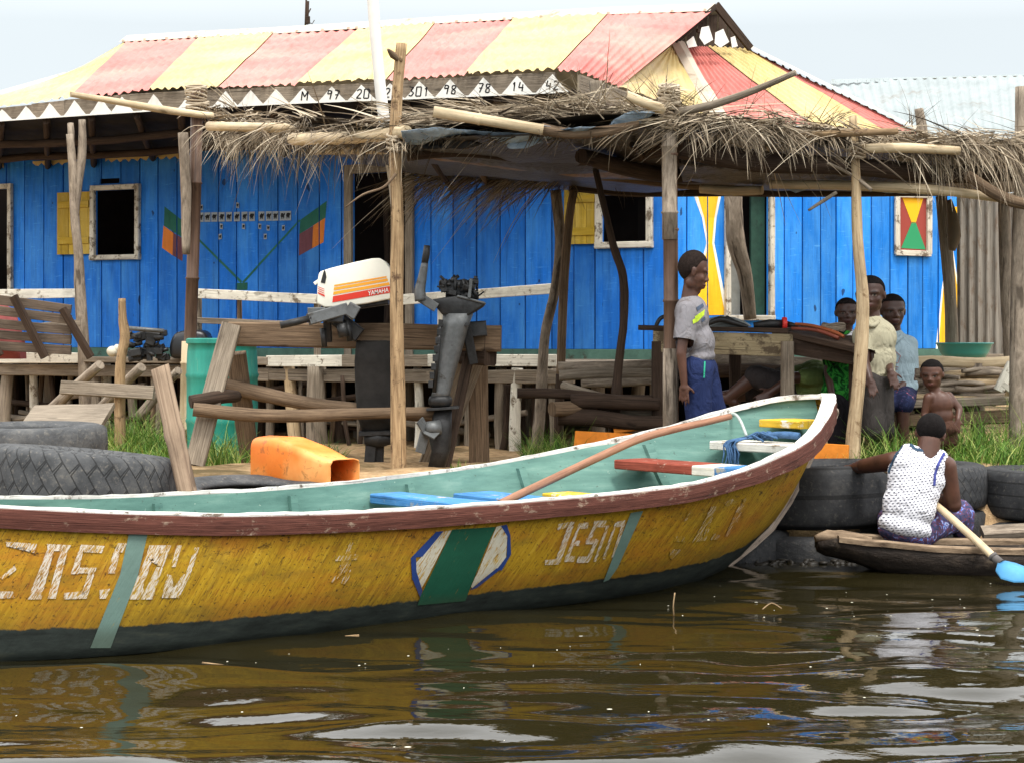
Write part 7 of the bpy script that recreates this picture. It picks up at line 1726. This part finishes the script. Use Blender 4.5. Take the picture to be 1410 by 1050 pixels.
# ------------------------------------------------ small child in front of the rack
Y=12.15
r_,f,g,Rm,c,w,h=stand('small bare-chested child with short hair standing before the pole stack',Y,(1283,516,0),.196,158,-10,(1290,541),(1293,556),(1298,588),(-.45,-1,0),((1278,547,-.03),(1306,545,.02)),((1273,570,-.02),(1321,563,.0)),((1276,588,-.08),(1319,577,-.05)),(V(.2,-.3,-1),V(-.1,-.2,-1)),((1291,618,-.02),(1308,618,.02)),((1290,gz(1290,Y),0),(1309,gz(1309,Y),.03)),.60,'skin')
mb=None
def nap(m): m.ell(h+V(0,0,-.01),(.105,.085,.06),Rm); m.capsule(g((1293,592,-.02)),g((1291,606,-.02)),.066,.062); m.capsule(g((1303,592,.02)),g((1307,606,.02)),.066,.062)
garment('shorts',nap,cloth_mat('brown shorts',S(74,52,42)),r_,.009,3,.004)
# ------------------------------------------------ person resting in the shade under the workbench
Y=13.0; g=lambda x,y,d=0:P(x,y,Y+d)
root=thing('person','person in olive green shirt lying on poles in the shade under the workbench','person',g(1095,548))
f=Fig(.95); f.head(g(1152,526,.02),100,60,.22,0,.9); 
Rm=basis((0,-.6,.8),(1,0,-.02)); c=g(1122,524); h=g(1082,532)
f.b.capsule(g(1148,526),g(1136,526),.05,.055); f.b.ell(c,(.16,.11,.15),Rm); f.b.ell(c.lerp(h,.5),(.14,.105,.14),Rm); f.b.ell(h,(.15,.11,.11),Rm)
s1=g(1128,518,-.13); e1=g(1092,520,-.2); w1=g(1064,538,-.22); f.limb([s1,e1,w1],[.05,.042,.03]); f.hand(w1,V(-.8,-.1,-.5),V(0,-1,.5),1,.3,1)
s2=g(1130,520,.14); e2=g(1100,536,.2); w2=g(1075,546,.1); f.limb([s2,e2,w2],[.05,.042,.03]); f.hand(w2,V(-1,0,-.1),V(0,0,1),1,.3,1)
f.limb([h+V(-.03,-.07,0),g(1040,518,-.08),g(1005,545,-.05)],[.085,.06,.042]); f.limb([h+V(-.03,.07,0),g(1035,540,.1),g(985,548,.1)],[.085,.06,.042]); f.foot(g(1005,545,-.05),V(-.6,0,.3)); f.foot(g(985,548,.1),V(-.6,0,.3))
f.done(root,M['skin_dark'],.008); f.hairdo(root)
def olive(m):
    m.ell(c,(.175,.125,.15),Rm); m.ell(c.lerp(h,.5),(.155,.12,.15),Rm); m.capsule(s1,s1.lerp(e1,.6),.068,.062); m.capsule(s2,s2.lerp(e2,.6),.068,.062)
garment('shirt',olive,cloth_mat('olive green shirt',S(96,112,66),.15),root,.010,3)
def dk_(m): m.ell(h,(.165,.125,.12),Rm); m.capsule(h+V(-.03,-.07,0),g(1040,518,-.08),.10,.078); m.capsule(h+V(-.03,.07,0),g(1035,540,.1),.10,.078)
garment('shorts',dk_,cloth_mat('dark shorts',S(50,46,46),.15),root,.010,3)
